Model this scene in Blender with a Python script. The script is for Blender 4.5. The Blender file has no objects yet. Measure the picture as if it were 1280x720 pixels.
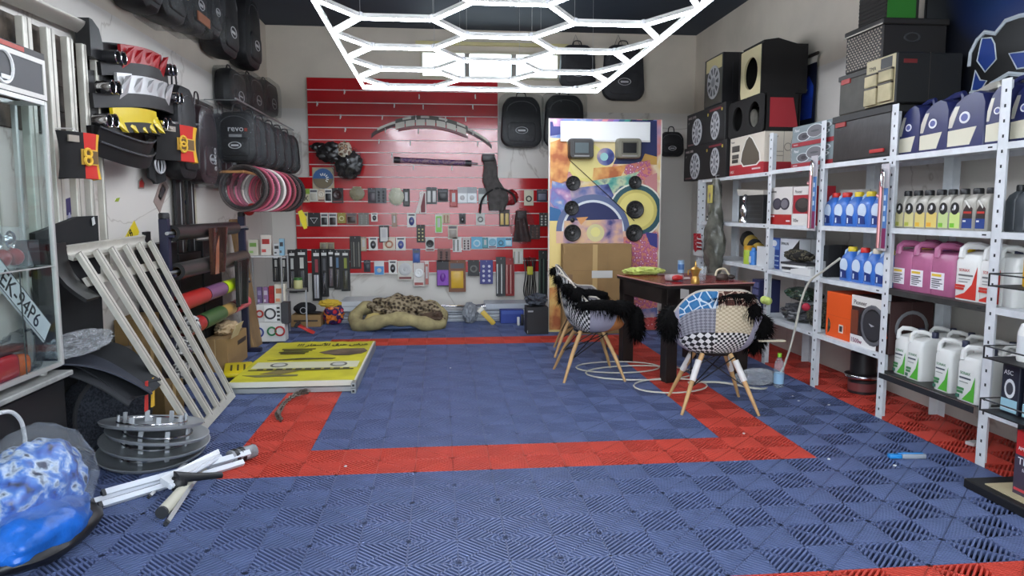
import bpy, bmesh, math, random
from mathutils import Vector, Matrix, Euler
random.seed(7)
PI = math.pi
C = bpy.context.scene.collection
SC = bpy.context.scene

# ------------------------------------------------------------------ camera
FPX, CAMX, CAMY, CAMH, PITCH, YAW = 903.09, 1.13974, -3.67292, 1.35743, 0.10733, 0.10008
cam_d = bpy.data.cameras.new('camera'); cam = bpy.data.objects.new('camera', cam_d); C.objects.link(cam)
cam_d.sensor_width = 36.0; cam_d.lens = 36.0 * FPX / 1280.0; cam_d.clip_start = 0.05; cam_d.clip_end = 200
cam.location = (CAMX, CAMY, CAMH); cam.rotation_euler = (PI / 2 - PITCH, 0, -YAW)
SC.camera = cam
# ------------------------------------------------------------------ sky and exposure
w = bpy.data.worlds.new('sky'); SC.world = w; w.use_nodes = True
bg = w.node_tree.nodes['Background']; bg.inputs[0].default_value = (0.80, 0.90, 1.0, 1); bg.inputs[1].default_value = 3.6
SC.view_settings.view_transform = 'Standard'; SC.view_settings.look = 'None'
SC.view_settings.exposure = 1.0; SC.view_settings.gamma = 1.0; SC.view_settings.use_curve_mapping = False
LED = 18.0

# ------------------------------------------------------------------ pixel rays on the photo: used to read real positions off known planes
_cp, _sp, _cy, _sy = math.cos(PITCH), math.sin(PITCH), math.cos(YAW), math.sin(YAW)
_F = Vector((_sy * _cp, _cy * _cp, -_sp)); _R = Vector((_cy, -_sy, 0)); _U = _R.cross(_F); _O = Vector((CAMX, CAMY, CAMH))
def at(px, py, X=None, Y=None, Z=None):
    d = _F + _R * ((px - 640) / FPX) + _U * ((360 - py) / FPX)
    ax, v = (0, X) if X is not None else ((1, Y) if Y is not None else (2, Z))
    return _O + d * ((v - _O[ax]) / d[ax])

# ------------------------------------------------------------------ materials
def lin(c):
    return tuple((x / 255 / 12.92) if x / 255 <= 0.04045 else ((x / 255 + 0.055) / 1.055) ** 2.4 for x in c) + (1,)
_M = {}
def mat(key, col, rough=0.6, metal=0.0, noise=0.0, scale=8.0, bump=0.0, bscale=60.0, coat=0.0, trans=0.0, alpha=1.0, emit=None, es=1.0, col2=None, spec=0.5):
    if key in _M: return _M[key]
    m = bpy.data.materials.new(key); m.use_nodes = True; nt = m.node_tree; b = nt.nodes['Principled BSDF']
    b.inputs['Base Color'].default_value = lin(col); b.inputs['Roughness'].default_value = rough; b.inputs['Metallic'].default_value = metal
    b.inputs['Specular IOR Level'].default_value = spec
    if coat: b.inputs['Coat Weight'].default_value = coat; b.inputs['Coat Roughness'].default_value = 0.08
    if trans: b.inputs['Transmission Weight'].default_value = trans
    if alpha < 1: b.inputs['Alpha'].default_value = alpha
    if emit: b.inputs['Emission Color'].default_value = lin(emit); b.inputs['Emission Strength'].default_value = es
    if noise or bump or col2:
        tc = nt.nodes.new('ShaderNodeTexCoord')
        n = nt.nodes.new('ShaderNodeTexNoise'); n.inputs['Scale'].default_value = scale; n.inputs['Detail'].default_value = 4
        nt.links.new(tc.outputs['Object'], n.inputs['Vector'])
        if noise or col2:
            r = nt.nodes.new('ShaderNodeValToRGB')
            c2 = col2 if col2 else tuple(max(0, min(255, x * (1 - noise))) for x in col)
            r.color_ramp.elements[0].color = lin(c2); r.color_ramp.elements[1].color = lin(col)
            r.color_ramp.elements[0].position = 0.35; r.color_ramp.elements[1].position = 0.62
            nt.links.new(n.outputs['Fac'], r.inputs['Fac']); nt.links.new(r.outputs['Color'], b.inputs['Base Color'])
        if bump:
            n2 = nt.nodes.new('ShaderNodeTexNoise'); n2.inputs['Scale'].default_value = bscale; n2.inputs['Detail'].default_value = 3
            nt.links.new(tc.outputs['Object'], n2.inputs['Vector'])
            bp = nt.nodes.new('ShaderNodeBump'); bp.inputs['Strength'].default_value = bump; bp.inputs['Distance'].default_value = 0.01
            nt.links.new(n2.outputs['Fac'], bp.inputs['Height']); nt.links.new(bp.outputs['Normal'], b.inputs['Normal'])
    _M[key] = m
    return m
def hue(c, rough=0.5, **k):                     # a plain painted / printed colour
    return mat('paint_%02x%02x%02x_%d' % (*c, int(rough * 100)), c, rough, **k)
def checkmat(key, c1, c2, scale, rough=0.8, rot=0.0):
    if key in _M: return _M[key]
    m = bpy.data.materials.new(key); m.use_nodes = True; nt = m.node_tree; b = nt.nodes['Principled BSDF']; b.inputs['Roughness'].default_value = rough
    tc = nt.nodes.new('ShaderNodeTexCoord'); mp = nt.nodes.new('ShaderNodeMapping'); mp.inputs['Rotation'].default_value = (0, 0, rot)
    ck = nt.nodes.new('ShaderNodeTexChecker'); ck.inputs['Scale'].default_value = scale
    ck.inputs['Color1'].default_value = lin(c1); ck.inputs['Color2'].default_value = lin(c2)
    nt.links.new(tc.outputs['UV'], mp.inputs['Vector']); nt.links.new(mp.outputs['Vector'], ck.inputs['Vector']); nt.links.new(ck.outputs['Color'], b.inputs['Base Color'])
    _M[key] = m
    return m
def filmmat(key, tint=(96, 98, 102), dens=0.12, rough=0.08, bump=0.6):   # clear plastic film: mostly see-through, crinkled gloss
    if key in _M: return _M[key]
    m = bpy.data.materials.new(key); m.use_nodes = True; nt = m.node_tree
    for n in list(nt.nodes):
        if n.type == 'BSDF_PRINCIPLED': nt.nodes.remove(n)
    out = nt.nodes['Material Output']
    tr = nt.nodes.new('ShaderNodeBsdfTransparent'); tr.inputs[0].default_value = (0.97, 0.98, 0.98, 1)
    pr = nt.nodes.new('ShaderNodeBsdfPrincipled'); pr.inputs['Base Color'].default_value = lin(tint); pr.inputs['Roughness'].default_value = rough; pr.inputs['Specular IOR Level'].default_value = 1.0
    mx = nt.nodes.new('ShaderNodeMixShader'); lw = nt.nodes.new('ShaderNodeLayerWeight'); lw.inputs['Blend'].default_value = 0.5
    ma = nt.nodes.new('ShaderNodeMath'); ma.operation = 'MULTIPLY_ADD'; ma.inputs[1].default_value = 0.16; ma.inputs[2].default_value = dens*0.55; ma.use_clamp = True
    nt.links.new(lw.outputs['Facing'], ma.inputs[0]); nt.links.new(ma.outputs[0], mx.inputs[0]); nt.links.new(tr.outputs[0], mx.inputs[1]); nt.links.new(pr.outputs[0], mx.inputs[2]); nt.links.new(mx.outputs[0], out.inputs[0])
    if bump:
        tc = nt.nodes.new('ShaderNodeTexCoord'); n2 = nt.nodes.new('ShaderNodeTexNoise'); n2.inputs['Scale'].default_value = 22; n2.inputs['Detail'].default_value = 5; n2.inputs['Distortion'].default_value = 1.5
        nt.links.new(tc.outputs['Object'], n2.inputs['Vector']); bp = nt.nodes.new('ShaderNodeBump'); bp.inputs['Strength'].default_value = bump; bp.inputs['Distance'].default_value = 0.02
        nt.links.new(n2.outputs['Fac'], bp.inputs['Height']); nt.links.new(bp.outputs['Normal'], pr.inputs['Normal']); nt.links.new(bp.outputs['Normal'], lw.inputs['Normal'])
    _M[key] = m
    return m
def glassmat(key, tint=(0.93, 0.97, 0.97), refl=0.08):
    if key in _M: return _M[key]
    m = bpy.data.materials.new(key); m.use_nodes = True; nt = m.node_tree
    for n in list(nt.nodes):
        if n.type == 'BSDF_PRINCIPLED': nt.nodes.remove(n)
    out = nt.nodes['Material Output']; tr = nt.nodes.new('ShaderNodeBsdfTransparent'); tr.inputs[0].default_value = (*tint, 1)
    gl = nt.nodes.new('ShaderNodeBsdfGlossy'); gl.inputs['Roughness'].default_value = 0.03
    mx = nt.nodes.new('ShaderNodeMixShader'); lw = nt.nodes.new('ShaderNodeLayerWeight'); lw.inputs['Blend'].default_value = 0.5
    pw = nt.nodes.new('ShaderNodeMath'); pw.operation = 'POWER'; pw.inputs[1].default_value = 5
    fr = nt.nodes.new('ShaderNodeMath'); fr.operation = 'MULTIPLY_ADD'; fr.inputs[1].default_value = 0.5; fr.inputs[2].default_value = 0.03
    nt.links.new(lw.outputs['Facing'], pw.inputs[0]); nt.links.new(pw.outputs[0], fr.inputs[0]); nt.links.new(fr.outputs[0], mx.inputs[0]); nt.links.new(tr.outputs[0], mx.inputs[1]); nt.links.new(gl.outputs[0], mx.inputs[2]); nt.links.new(mx.outputs[0], out.inputs[0])
    _M[key] = m
    return m
def spotmat(key, cols, scale, rough=0.7, kind='VORONOI', bump=0.0):        # blotchy multi-colour print
    if key in _M: return _M[key]
    m = bpy.data.materials.new(key); m.use_nodes = True; nt = m.node_tree; b = nt.nodes['Principled BSDF']; b.inputs['Roughness'].default_value = rough
    tc = nt.nodes.new('ShaderNodeTexCoord')
    if kind == 'EDGE': t = nt.nodes.new('ShaderNodeTexVoronoi'); o = 'Distance'; t.feature = 'DISTANCE_TO_EDGE'
    elif kind == 'VORONOI': t = nt.nodes.new('ShaderNodeTexVoronoi'); o = 'Distance'
    else: t = nt.nodes.new('ShaderNodeTexNoise'); o = 'Fac'; t.inputs['Detail'].default_value = 3
    t.inputs['Scale'].default_value = scale
    nt.links.new(tc.outputs['Object'], t.inputs['Vector'])
    r = nt.nodes.new('ShaderNodeValToRGB'); r.color_ramp.interpolation = 'CONSTANT' if kind == 'VORONOI' else 'LINEAR'
    e = r.color_ramp.elements
    pos = [i / len(cols) * (0.75 if kind == 'VORONOI' else 0.5) + (0 if kind == 'VORONOI' else 0.28) for i in range(len(cols))]
    while len(e) < len(cols): e.new(0.5)
    if kind == 'EDGE': r.color_ramp.interpolation = 'CONSTANT'; pos = [0, .06] + [.06+.2*(i+1) for i in range(len(cols)-2)]
    for i, c in enumerate(cols): e[i].position = pos[i]; e[i].color = lin(c)
    nt.links.new(t.outputs[o], r.inputs['Fac']); nt.links.new(r.outputs['Color'], b.inputs['Base Color'])
    _M[key] = m
    return m

# ------------------------------------------------------------------ mesh building
class MB:
    def __init__(s): s.v = []; s.f = []; s.uv = None
    def add(s, vs, fs, M=None):
        k = len(s.v)
        for p in vs:
            p = Vector(p); s.v.append(M @ p if M else p)
        for f in fs: s.f.append([i + k for i in f])
        return s
    def box(s, x0, x1, y0, y1, z0, z1, M=None):
        return s.add([(x0,y0,z0),(x1,y0,z0),(x1,y1,z0),(x0,y1,z0),(x0,y0,z1),(x1,y0,z1),(x1,y1,z1),(x0,y1,z1)],
                     [(3,2,1,0),(4,5,6,7),(0,1,5,4),(1,2,6,5),(2,3,7,6),(3,0,4,7)], M)
    def cbox(s, c, d, M=None):
        return s.box(c[0]-d[0]/2, c[0]+d[0]/2, c[1]-d[1]/2, c[1]+d[1]/2, c[2]-d[2]/2, c[2]+d[2]/2, M)
    def bbox(s, x0, x1, y0, y1, z0, z1, r=0.01, M=None, n=2):        # box with rounded vertical-free edges (all edges chamfered)
        bm = bmesh.new(); bmesh.ops.create_cube(bm, size=1)
        for v in bm.verts: v.co = Vector(((x0+x1)/2 + v.co.x*(x1-x0), (y0+y1)/2 + v.co.y*(y1-y0), (z0+z1)/2 + v.co.z*(z1-z0)))
        bmesh.ops.bevel(bm, geom=bm.edges[:], offset=r, segments=n, affect='EDGES', profile=0.5)
        bm.verts.index_update(); vs = [v.co.copy() for v in bm.verts]; fs = [[v.index for v in f.verts] for f in bm.faces]; bm.free()
        return s.add(vs, fs, M)
    def prism(s, pts, d0, d1, axis='y', M=None):                      # outline extruded; pts are the two other axes in order
        n = len(pts)
        def mk(a, b, d): return {'y': (a, d, b), 'x': (d, a, b), 'z': (a, b, d)}[axis]
        vs = [mk(a, b, d0) for a, b in pts] + [mk(a, b, d1) for a, b in pts]
        fs = [list(range(n)), list(range(2*n-1, n-1, -1))] + [[i, n+i, n+(i+1) % n, (i+1) % n] for i in range(n)]
        return s.add(vs, fs, M)
    def tube(s, path, r, seg=8, cap=True, M=None, closed=False):
        path = [Vector(p) for p in path]; n = len(path); rs = r if isinstance(r, (list, tuple)) else [r]*n
        vs = []; fs = []; prev = None
        for i, p in enumerate(path):
            t = (path[(i+1) % n] - path[i-1]) if closed else (path[min(i+1, n-1)] - path[max(i-1, 0)])
            t.normalize()
            if prev is None:
                u = t.cross(Vector((0,0,1)));
                if u.length < 1e-3: u = t.cross(Vector((1,0,0)))
            else: u = prev - t * prev.dot(t)
            u.normalize(); prev = u; v = t.cross(u)
            for k in range(seg):
                a = 2*PI*k/seg; vs.append(p + (u*math.cos(a) + v*math.sin(a))*rs[i])
        m = n if closed else n-1
        for i in range(m):
            j = (i+1) % n
            for k in range(seg): fs.append([i*seg+k, i*seg+(k+1) % seg, j*seg+(k+1) % seg, j*seg+k])
        if cap and not closed: fs.append(list(range(seg))[::-1]); fs.append([(n-1)*seg+k for k in range(seg)])
        return s.add(vs, fs, M)
    def lathe(s, prof, seg=16, M=None, cap=True):                     # (r, z) profile about z
        vs = []; fs = []; n = len(prof)
        for r, z in prof:
            for k in range(seg): a = 2*PI*k/seg; vs.append((r*math.cos(a), r*math.sin(a), z))
        for i in range(n-1):
            for k in range(seg): fs.append([i*seg+k, i*seg+(k+1) % seg, (i+1)*seg+(k+1) % seg, (i+1)*seg+k])
        if cap: fs.append(list(range(seg))[::-1]); fs.append([(n-1)*seg+k for k in range(seg)])
        return s.add(vs, fs, M)
    def torus(s, R, r, seg=24, rs=8, M=None):
        return s.tube([(R*math.cos(2*PI*k/seg), R*math.sin(2*PI*k/seg), 0) for k in range(seg)], r, rs, closed=True, M=M)
    def ball(s, c, r, seg=12, rings=8, M=None):
        if not isinstance(r, (list, tuple)): r = (r, r, r)
        prof = [(math.sin(PI*(i+0.02)/(rings+0.04)), -math.cos(PI*(i+0.02)/(rings+0.04))) for i in range(rings+1)]
        T = Matrix.Translation(c) @ Matrix.Diagonal((*r, 1))
        return s.lathe(prof, seg, (M @ T) if M else T)
    def loft(s, rings, cap=True, M=None):
        n = len(rings[0]); vs = [p for r in rings for p in r]; fs = []
        for i in range(len(rings)-1):
            for k in range(n): fs.append([i*n+k, i*n+(k+1) % n, (i+1)*n+(k+1) % n, (i+1)*n+k])
        if cap: fs.append(list(range(n))[::-1]); fs.append([(len(rings)-1)*n+k for k in range(n)])
        return s.add(vs, fs, M)
    def sheet(s, fn, nu, nv, th=0.0, M=None):                         # fn(u,v)->point; optional thickness along -normal
        vs = [Vector(fn(i/nu, j/nv)) for j in range(nv+1) for i in range(nu+1)]
        w_ = nu+1; fs = [[j*w_+i, j*w_+i+1, (j+1)*w_+i+1, (j+1)*w_+i] for j in range(nv) for i in range(nu)]
        if th:
            N = [Vector() for _ in vs]
            for f in fs:
                nn = (vs[f[1]]-vs[f[0]]).cross(vs[f[3]]-vs[f[0]])
                for i in f: N[i] += nn
            k = len(vs); vs = vs + [v - n_.normalized()*th for v, n_ in zip(vs, N)]
            fs = fs + [[i+k for i in f[::-1]] for f in fs]
            rim = [i for i in range(w_)] + [j*w_+nu for j in range(1, nv+1)] + [nv*w_+i for i in range(nu-1, -1, -1)] + [j*w_ for j in range(nv-1, 0, -1)]
            for a, b in zip(rim, rim[1:]+rim[:1]): fs.append([a, a+k, b+k, b])
        return s.add(vs, fs, M)
    def mesh(s, name, m, smooth=False):
        me = bpy.data.meshes.new(name); me.from_pydata([tuple(v) for v in s.v], [], s.f)
        bm = bmesh.new(); bm.from_mesh(me); bmesh.ops.recalc_face_normals(bm, faces=bm.faces[:]); bm.to_mesh(me); bm.free()
        me.materials.append(m)
        if smooth:
            me.polygons.foreach_set('use_smooth', [True]*len(me.polygons))
            try: me.set_sharp_from_angle(angle=math.radians(38))
            except Exception: pass
        return me
    def build(s, name, m, parent=None, smooth=False, loc=None, rot=None):
        return link(name, s.mesh(name, m, smooth), parent, loc, rot)
def link(name, me, parent=None, loc=None, rot=None):
    o = bpy.data.objects.new(name, me); C.objects.link(o)
    if parent is not None: o.parent = parent
    if loc is not None: o.location = loc
    if rot is not None: o.rotation_euler = rot
    return o
def tag(o, label, cat, group=None):
    o['label'] = label; o['category'] = cat
    if group: o['group'] = group
    return o
def thing(name, label, cat, loc=(0,0,0), rot=(0,0,0), group=None):
    o = bpy.data.objects.new(name, None); C.objects.link(o); o.empty_display_size = 0.05
    o.location = loc; o.rotation_euler = rot if isinstance(rot, (tuple, list)) else (0, 0, rot)
    return tag(o, label, cat, group)
def struct(o, label=None):
    o['kind'] = 'structure'
    if label: o['label'] = label
    return o
def dup(root, loc=None, rot=None, label=None, name=None):
    def cp(o, par):
        c = o.copy(); C.objects.link(c)
        if par is not None: c.parent = par
        for ch in list(KIDS.get(o.name, ())) or [k for k in o.children]: cp(k, c) if False else cp(ch, c)
        return c
    r = cp(root, None)
    if loc is not None: r.location = loc
    if rot is not None: r.rotation_euler = rot if isinstance(rot, (tuple, list)) else (0, 0, rot)
    if label: r['label'] = label
    return r
KIDS = {}
def RZ(a): return Matrix.Rotation(a, 4, 'Z')
def RX(a): return Matrix.Rotation(a, 4, 'X')
def RY(a): return Matrix.Rotation(a, 4, 'Y')
def TR(*p): return Matrix.Translation(p if len(p) == 3 else p[0])
def rnd(a, b): return random.uniform(a, b)
def disc(c, r, seg=16, axis='y', sx=1.0):       # outline of a disc in the two other axes
    return [(c[0] + r*sx*math.cos(2*PI*k/seg), c[1] + r*math.sin(2*PI*k/seg)) for k in range(seg)]
def lettering(txt, size, m, parent, loc, rot=(PI/2, 0, 0), name='lettering', ext=0.0008, align='LEFT', sx=1.0, bold=0.0, shear=0.0):
    cu = bpy.data.curves.new(name, 'FONT'); cu.body = txt; cu.size = size; cu.extrude = ext; cu.align_x = align; cu.resolution_u = 2; cu.offset = bold; cu.shear = shear
    t = bpy.data.objects.new(name, cu); C.objects.link(t)
    dg = bpy.context.evaluated_depsgraph_get(); me = bpy.data.meshes.new_from_object(t.evaluated_get(dg)); bpy.data.objects.remove(t); bpy.data.curves.remove(cu)
    me.materials.clear(); me.materials.append(m); me.name = name
    o = link(name, me, parent, loc, rot); o.scale = (sx, 1, 1)
    return o

# ------------------------------------------------------------------ the room
XL, XR, YB, YF, ZC = -0.96, 4.50, 5.75, -4.4, 3.62
def wallmat(key, col, vein=(168, 160, 150)):
    m = bpy.data.materials.new(key); m.use_nodes = True; nt = m.node_tree; b = nt.nodes['Principled BSDF']; b.inputs['Roughness'].default_value = 0.42
    tc = nt.nodes.new('ShaderNodeTexCoord')
    n = nt.nodes.new('ShaderNodeTexNoise'); n.inputs['Scale'].default_value = 0.55; n.inputs['Detail'].default_value = 6; n.inputs['Distortion'].default_value = 0.8
    nt.links.new(tc.outputs['Object'], n.inputs['Vector'])
    r = nt.nodes.new('ShaderNodeValToRGB'); e = r.color_ramp.elements
    e[0].position = 0.494; e[0].color = lin(col); e[1].position = 0.506; e[1].color = lin(col)
    k = e.new(0.5); k.color = lin(vein)
    nt.links.new(n.outputs['Fac'], r.inputs['Fac']); nt.links.new(r.outputs['Color'], b.inputs['Base Color'])
    return m
marble = wallmat('marble_tile_wall', (210, 205, 197), (178, 170, 160)); plaster = mat('plaster_wall', (216, 206, 190), 0.75, noise=0.05, scale=2.0)
# the wall faces: a marble clad lower part, plain plaster above
WSPLIT = 2.62
def wall(name, x0, x1, y0, y1, split=WSPLIT):
    o = MB().box(x0, x1, y0, y1, 0, split).build(name, marble); struct(o)
    o2 = MB().box(x0, x1, y0, y1, split, ZC).build('upper_plaster', plaster, o); return o
wl = wall('wall_left', XL-0.2, XL, YF, YB+0.2)
wr = wall('wall_right', XR, XR+0.2, YF, YB+0.2)
# back wall with the transom window opening
wa, wb = at(525, 98, Y=YB), at(700, 66, Y=YB)
WX0, WX1, WZ0, WZ1 = wa.x, wb.x, wa.z, wb.z
bw = MB().box(XL, XR, YB, YB+0.2, 0, WSPLIT).build('wall_back', marble); struct(bw)
m_ = MB(); m_.box(XL, WX0, YB, YB+0.2, WSPLIT, ZC); m_.box(WX1, XR, YB, YB+0.2, WSPLIT, ZC); m_.box(WX0, WX1, YB, YB+0.2, WZ1, ZC); m_.box(WX0, WX1, YB, YB+0.2, WSPLIT, WZ0)
m_.build('upper_plaster', plaster, bw)
fw = MB(); fw.box(XL, -0.4, YF-0.2, YF, 0, ZC); fw.box(3.6, XR, YF-0.2, YF, 0, ZC); fw.box(-0.4, 3.6, YF-0.2, YF, 3.15, ZC)
struct(fw.build('wall_front', plaster))
ceil_m = mat('dark_ceiling_paint', (46, 57, 72), 0.7, noise=0.12, scale=1.5)
struct(MB().box(XL-0.2, XR+0.2, YF-0.2, YB+0.2, ZC, ZC+0.15).build('ceiling', ceil_m))
struct(MB().box(-30, 35, -45, YF-0.001, -0.12, -0.03).build('ground_outside', mat('pale_concrete', (150, 148, 142), 0.9, noise=0.1)))
# window: frame, two mullions, three panes
win = MB(); f = 0.035
win.box(WX0, WX1, YB-0.02, YB+0.06, WZ0, WZ0+f); win.box(WX0, WX1, YB-0.02, YB+0.06, WZ1-f, WZ1); win.box(WX0, WX0+f, YB-0.02, YB+0.06, WZ0+f, WZ1-f); win.box(WX1-f, WX1, YB-0.02, YB+0.06, WZ0+f, WZ1-f)
wframe = mat('cream_window_frame', (198, 190, 165), 0.5)
wo = struct(win.build('window_1', wframe))
third = (WX1-WX0)/3
for k in (1, 2): MB().box(WX0+third*k-0.03, WX0+third*k+0.03, YB-0.01, YB+0.06, WZ0+f, WZ1-f).build('mullion', mat('grey_mullion', (150, 146, 138), 0.5), wo)
for k in range(3): MB().box(WX0+third*k+0.03, WX0+third*(k+1)-0.03, YB+0.02, YB+0.026, WZ0+f, WZ1-f).build('pane', glassmat('window_glass'), wo)
MB().box(WX0-0.05, WX1+0.1, YB-0.05, YB-0.001, WZ1+0.06, WZ1+0.10).build('curtain_rail', mat('cream_rail', (215, 205, 150), 0.5), wo)

# ------------------------------------------------------------------ the interlocking floor tiles (ribbed, open between the ribs)
T = 0.4
struct(MB().box(XL-0.2, XR+0.2, YF, YB+0.2, -0.16, -0.032).build('floor', mat('dark_subfloor', (9, 10, 14), 0.95)))
floor = bpy.data.objects['floor']
def tile_mesh(m):
    t = MB(); h = 0.2; z0, z1 = -0.030, 0.0
    def rib(a, b, wd):
        a, b = Vector((*a, 0)), Vector((*b, 0)); d = (b-a).normalized(); n = Vector((-d.y, d.x, 0))*wd/2
        q = [a-n, b-n, b+n, a+n]
        t.add([(p.x, p.y, z) for z in (z0, z1) for p in q], [(4,5,6,7),(0,1,5,4),(1,2,6,5),(2,3,7,6),(3,0,4,7)])
    N = 15; p = 2*h/N
    for qx in (0, 1):
        for qy in (0, 1):
            ox, oy = qx*h, qy*h
            A = (qx == 0) == (qy == 1)            # far-left and near-right quarters: ribs run near-right to far-left
            for k in range(N):
                c = (k+0.5)*p                     # x + y = c (mirrored for the other kind)
                x_0, x_1 = max(0, c-h), min(h, c)
                P = (x_0, c-x_0); Q = (x_1, c-x_1)
                if not A: P = (h-P[0], P[1]); Q = (h-Q[0], Q[1])
                if (Vector(P)-Vector(Q)).length < 0.004: continue
                rib((ox+P[0], oy+P[1]), (ox+Q[0], oy+Q[1]), 0.0078)
            if A: rib((ox, oy), (ox+h, oy+h), 0.0055)
            else: rib((ox+h, oy), (ox, oy+h), 0.0055)
    rib((h, 0), (h, 2*h), 0.0065); rib((0, h), (2*h, h), 0.0055)
    e = 0.0015
    rib((e, 0), (e, 2*h), 0.002); rib((0, e), (2*h, e), 0.002); rib((2*h-e, 0), (2*h-e, 2*h), 0.002); rib((0, 2*h-e), (2*h, 2*h-e), 0.002)
    return t.mesh('tile', m)
blue_m = mat('blue_tile_plastic', (100, 114, 156), 0.40, noise=0.10, scale=5, spec=0.35); red_m = mat('red_tile_plastic', (212, 78, 64), 0.44, noise=0.06, scale=5, spec=0.35)
TB, TRd = tile_mesh(blue_m), tile_mesh(red_m)
for j in range(-5, 15):
    for i in range(-3, 12):
        x, y = i*T, j*T
        if x < XL-0.25 or x+T > XR+0.35 or y+T > YB+0.3: continue
        red = (0 <= i <= 7 and 0 <= j <= 9 and (i in (0, 7) or j in (0, 9))) or i >= 10 or (j <= -4 and i >= 4)
        link('tile', TRd if red else TB, floor, (x, y, 0))

# ------------------------------------------------------------------ hexagon LED grid hung from the ceiling
S = 0.475; HX, HY = 0.4013, 0.8876
def hz(y): return 2.6221 - 0.01208*y
hexo = thing('hexagon_ceiling_light', 'large white glowing hexagon grid ceiling light hung on wires over the floor', 'ceiling light', (HX, HY, hz(HY)))
led_m = mat('led_diffuser', (255, 255, 255), 0.4, emit=(236, 243, 255), es=LED); alu = mat('brushed_aluminium', (196, 198, 200), 0.35, metal=0.85); lightalu = mat('white_aluminium', (222, 222, 218), 0.4, metal=0.25)
K = math.sqrt(3)
def hp(a, b):
    y = S*K*b; return Vector((a*S, y, hz(HY+y)-hz(HY)))
def ledbar(a, b):
    P, Q = hp(*a), hp(*b); d = (Q-P); L = d.length; d.normalize(); ang = math.atan2(d.y, d.x)
    M = TR(P) @ RZ(ang) @ RY(-math.asin(d.z))
    h = MB().box(0.012, L-0.012, -0.008, 0.008, 0.006, 0.034, M).build('bar_housing', lightalu, hexo)
    MB().box(0.008, L-0.008, -0.0075, 0.0075, -0.009, 0.006, M).build('light_tube', led_m, h)
B0, B1 = -3.0, 3.62
joints = set()
for k in range(-3, 4):                       # rows of hexagons; row k has edge nodes at b = k
    b = k; hfar = b+0.5
    for a0 in (0.5, 3.5):                    # horizontal bars half a row further on
        ledbar((a0, hfar), (a0+1, hfar)); joints |= {(a0, hfar), (a0+1, hfar)}
    ledbar((2, b), (3, b)); joints |= {(2, b), (3, b)}
    for (x0, x1) in ((0, .5), (2, 1.5), (3, 3.5), (5, 4.5)):
        ledbar((x0, b), (x1, hfar))
        if b > -3: ledbar((x0, b), (x1, b-0.5))
ledbar((0, B0), (0, B1)); ledbar((5, B0), (5, B1)); ledbar((0, B1), (5, B1)); ledbar((0, B0), (5, B0))
jm = mat('clear_joint', (230, 232, 235), 0.2)
for (a, b) in sorted(joints): MB().lathe([(0.022, -0.006), (0.022, 0.036), (0.01, 0.042)], 8, TR(hp(a, b))).build('joint', jm, hexo)
for (a, b) in ((1.5, .5), (1.5, 2.5), (3.5, .5), (3.5, 2.5), (2, 3), (4.5, 2.5), (.5, .5), (2, 0), (3, 1), (2, 1), (3, 2)):
    p = hp(a, b); MB().tube([p + Vector((0, 0, 0.04)), (p.x, p.y, ZC-hz(HY))], 0.0015, 4).build('suspension_wire', alu, hexo)

# ------------------------------------------------------------------ red slatwalls on the back wall
red_slat = mat('glossy_red_slat', (182, 24, 30), 0.16, noise=0.05, scale=3, coat=0.3); groove_m = mat('slat_insert_white', (226, 214, 210), 0.35)
YS = YB-0.05                                  # front face of the boards
PX = 9.5/903.0
def slatwall(name, label, x0, x1, ztop, n, pitch):
    t = thing(name, label, 'slatwall', ((x0+x1)/2, YB, ztop-n*pitch))
    wd = (x1-x0)/2
    MB().box(-wd, wd, -0.028, -0.002, 0, n*pitch).build('backing_board', mat('slat_backing', (120, 30, 32), 0.6), t)
    me = MB().bbox(-wd, wd, -0.048, -0.0285, 0.011, pitch, 0.002, n=1).mesh('slat', red_slat)
    ms = MB().box(-wd, wd, -0.050, -0.0285, 0.0, 0.0105).mesh('groove_insert', groove_m)
    for k in range(n):
        link('slat', me, t, (0, 0, k*pitch)); link('groove_insert', ms, t, (0, 0, k*pitch))
    return t
ul, ur = at(383, 96, Y=YS), at(622, 108, Y=YS)
lb, lr_ = at(372, 339, Y=YS), at(686, 338, Y=YS); lt = at(500, 222, Y=YS)
PIT = (at(450, 111, Y=YS).z - at(450, 204, Y=YS).z)/6
nU = 8; nL = round((lt.z-lb.z)/PIT)
slatwall('red_slatwall', 'upper red slatwall panel of glossy boards behind the grey bumper trim', ul.x, ur.x, lt.z+nU*PIT, nU, PIT)
slatwall('red_slatwall', 'wide lower red slatwall panel hung with rows of small packs', lb.x, lr_.x, lt.z-0.001, nL, PIT)
ZS = lt.z
print('SLAT', PIT, nL, lt.z, ul.z, ul.x, ur.x, lb.x, lr_.x)

# ------------------------------------------------------------------ shared builders (all face local -Y, base at the origin, y = 0 is the front)
def rrect(x0, x1, y0, y1, z, r, n=3):
    r = min(r, (x1-x0)/2-1e-4, (y1-y0)/2-1e-4); out = []
    for cx, cy, a0 in ((x1-r, y1-r, 0), (x0+r, y1-r, PI/2), (x0+r, y0+r, PI), (x1-r, y0+r, 3*PI/2)):
        for k in range(n+1): a = a0 + PI/2*k/n; out.append((cx+r*math.cos(a), cy+r*math.sin(a), z))
    return out
def rloft(mb, rows, M=None):                      # rows of (z, x0, x1, y0, y1, r)
    return mb.loft([rrect(a, b, c, d, z, r) for z, a, b, c, d, r in rows], M=M)
def spanR(px0, px1, py, X, z=None, pt=None):      # on the right shelves: (location, width, height)
    a, b = at(px0, py, X=X), at(px1, py, X=X); zz = a.z if z is None else z
    h = (at((px0+px1)/2, pt, X=X).z - zz) if pt is not None else 0
    return Vector((X, (a.y+b.y)/2, zz)), abs(a.y-b.y), h
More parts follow.
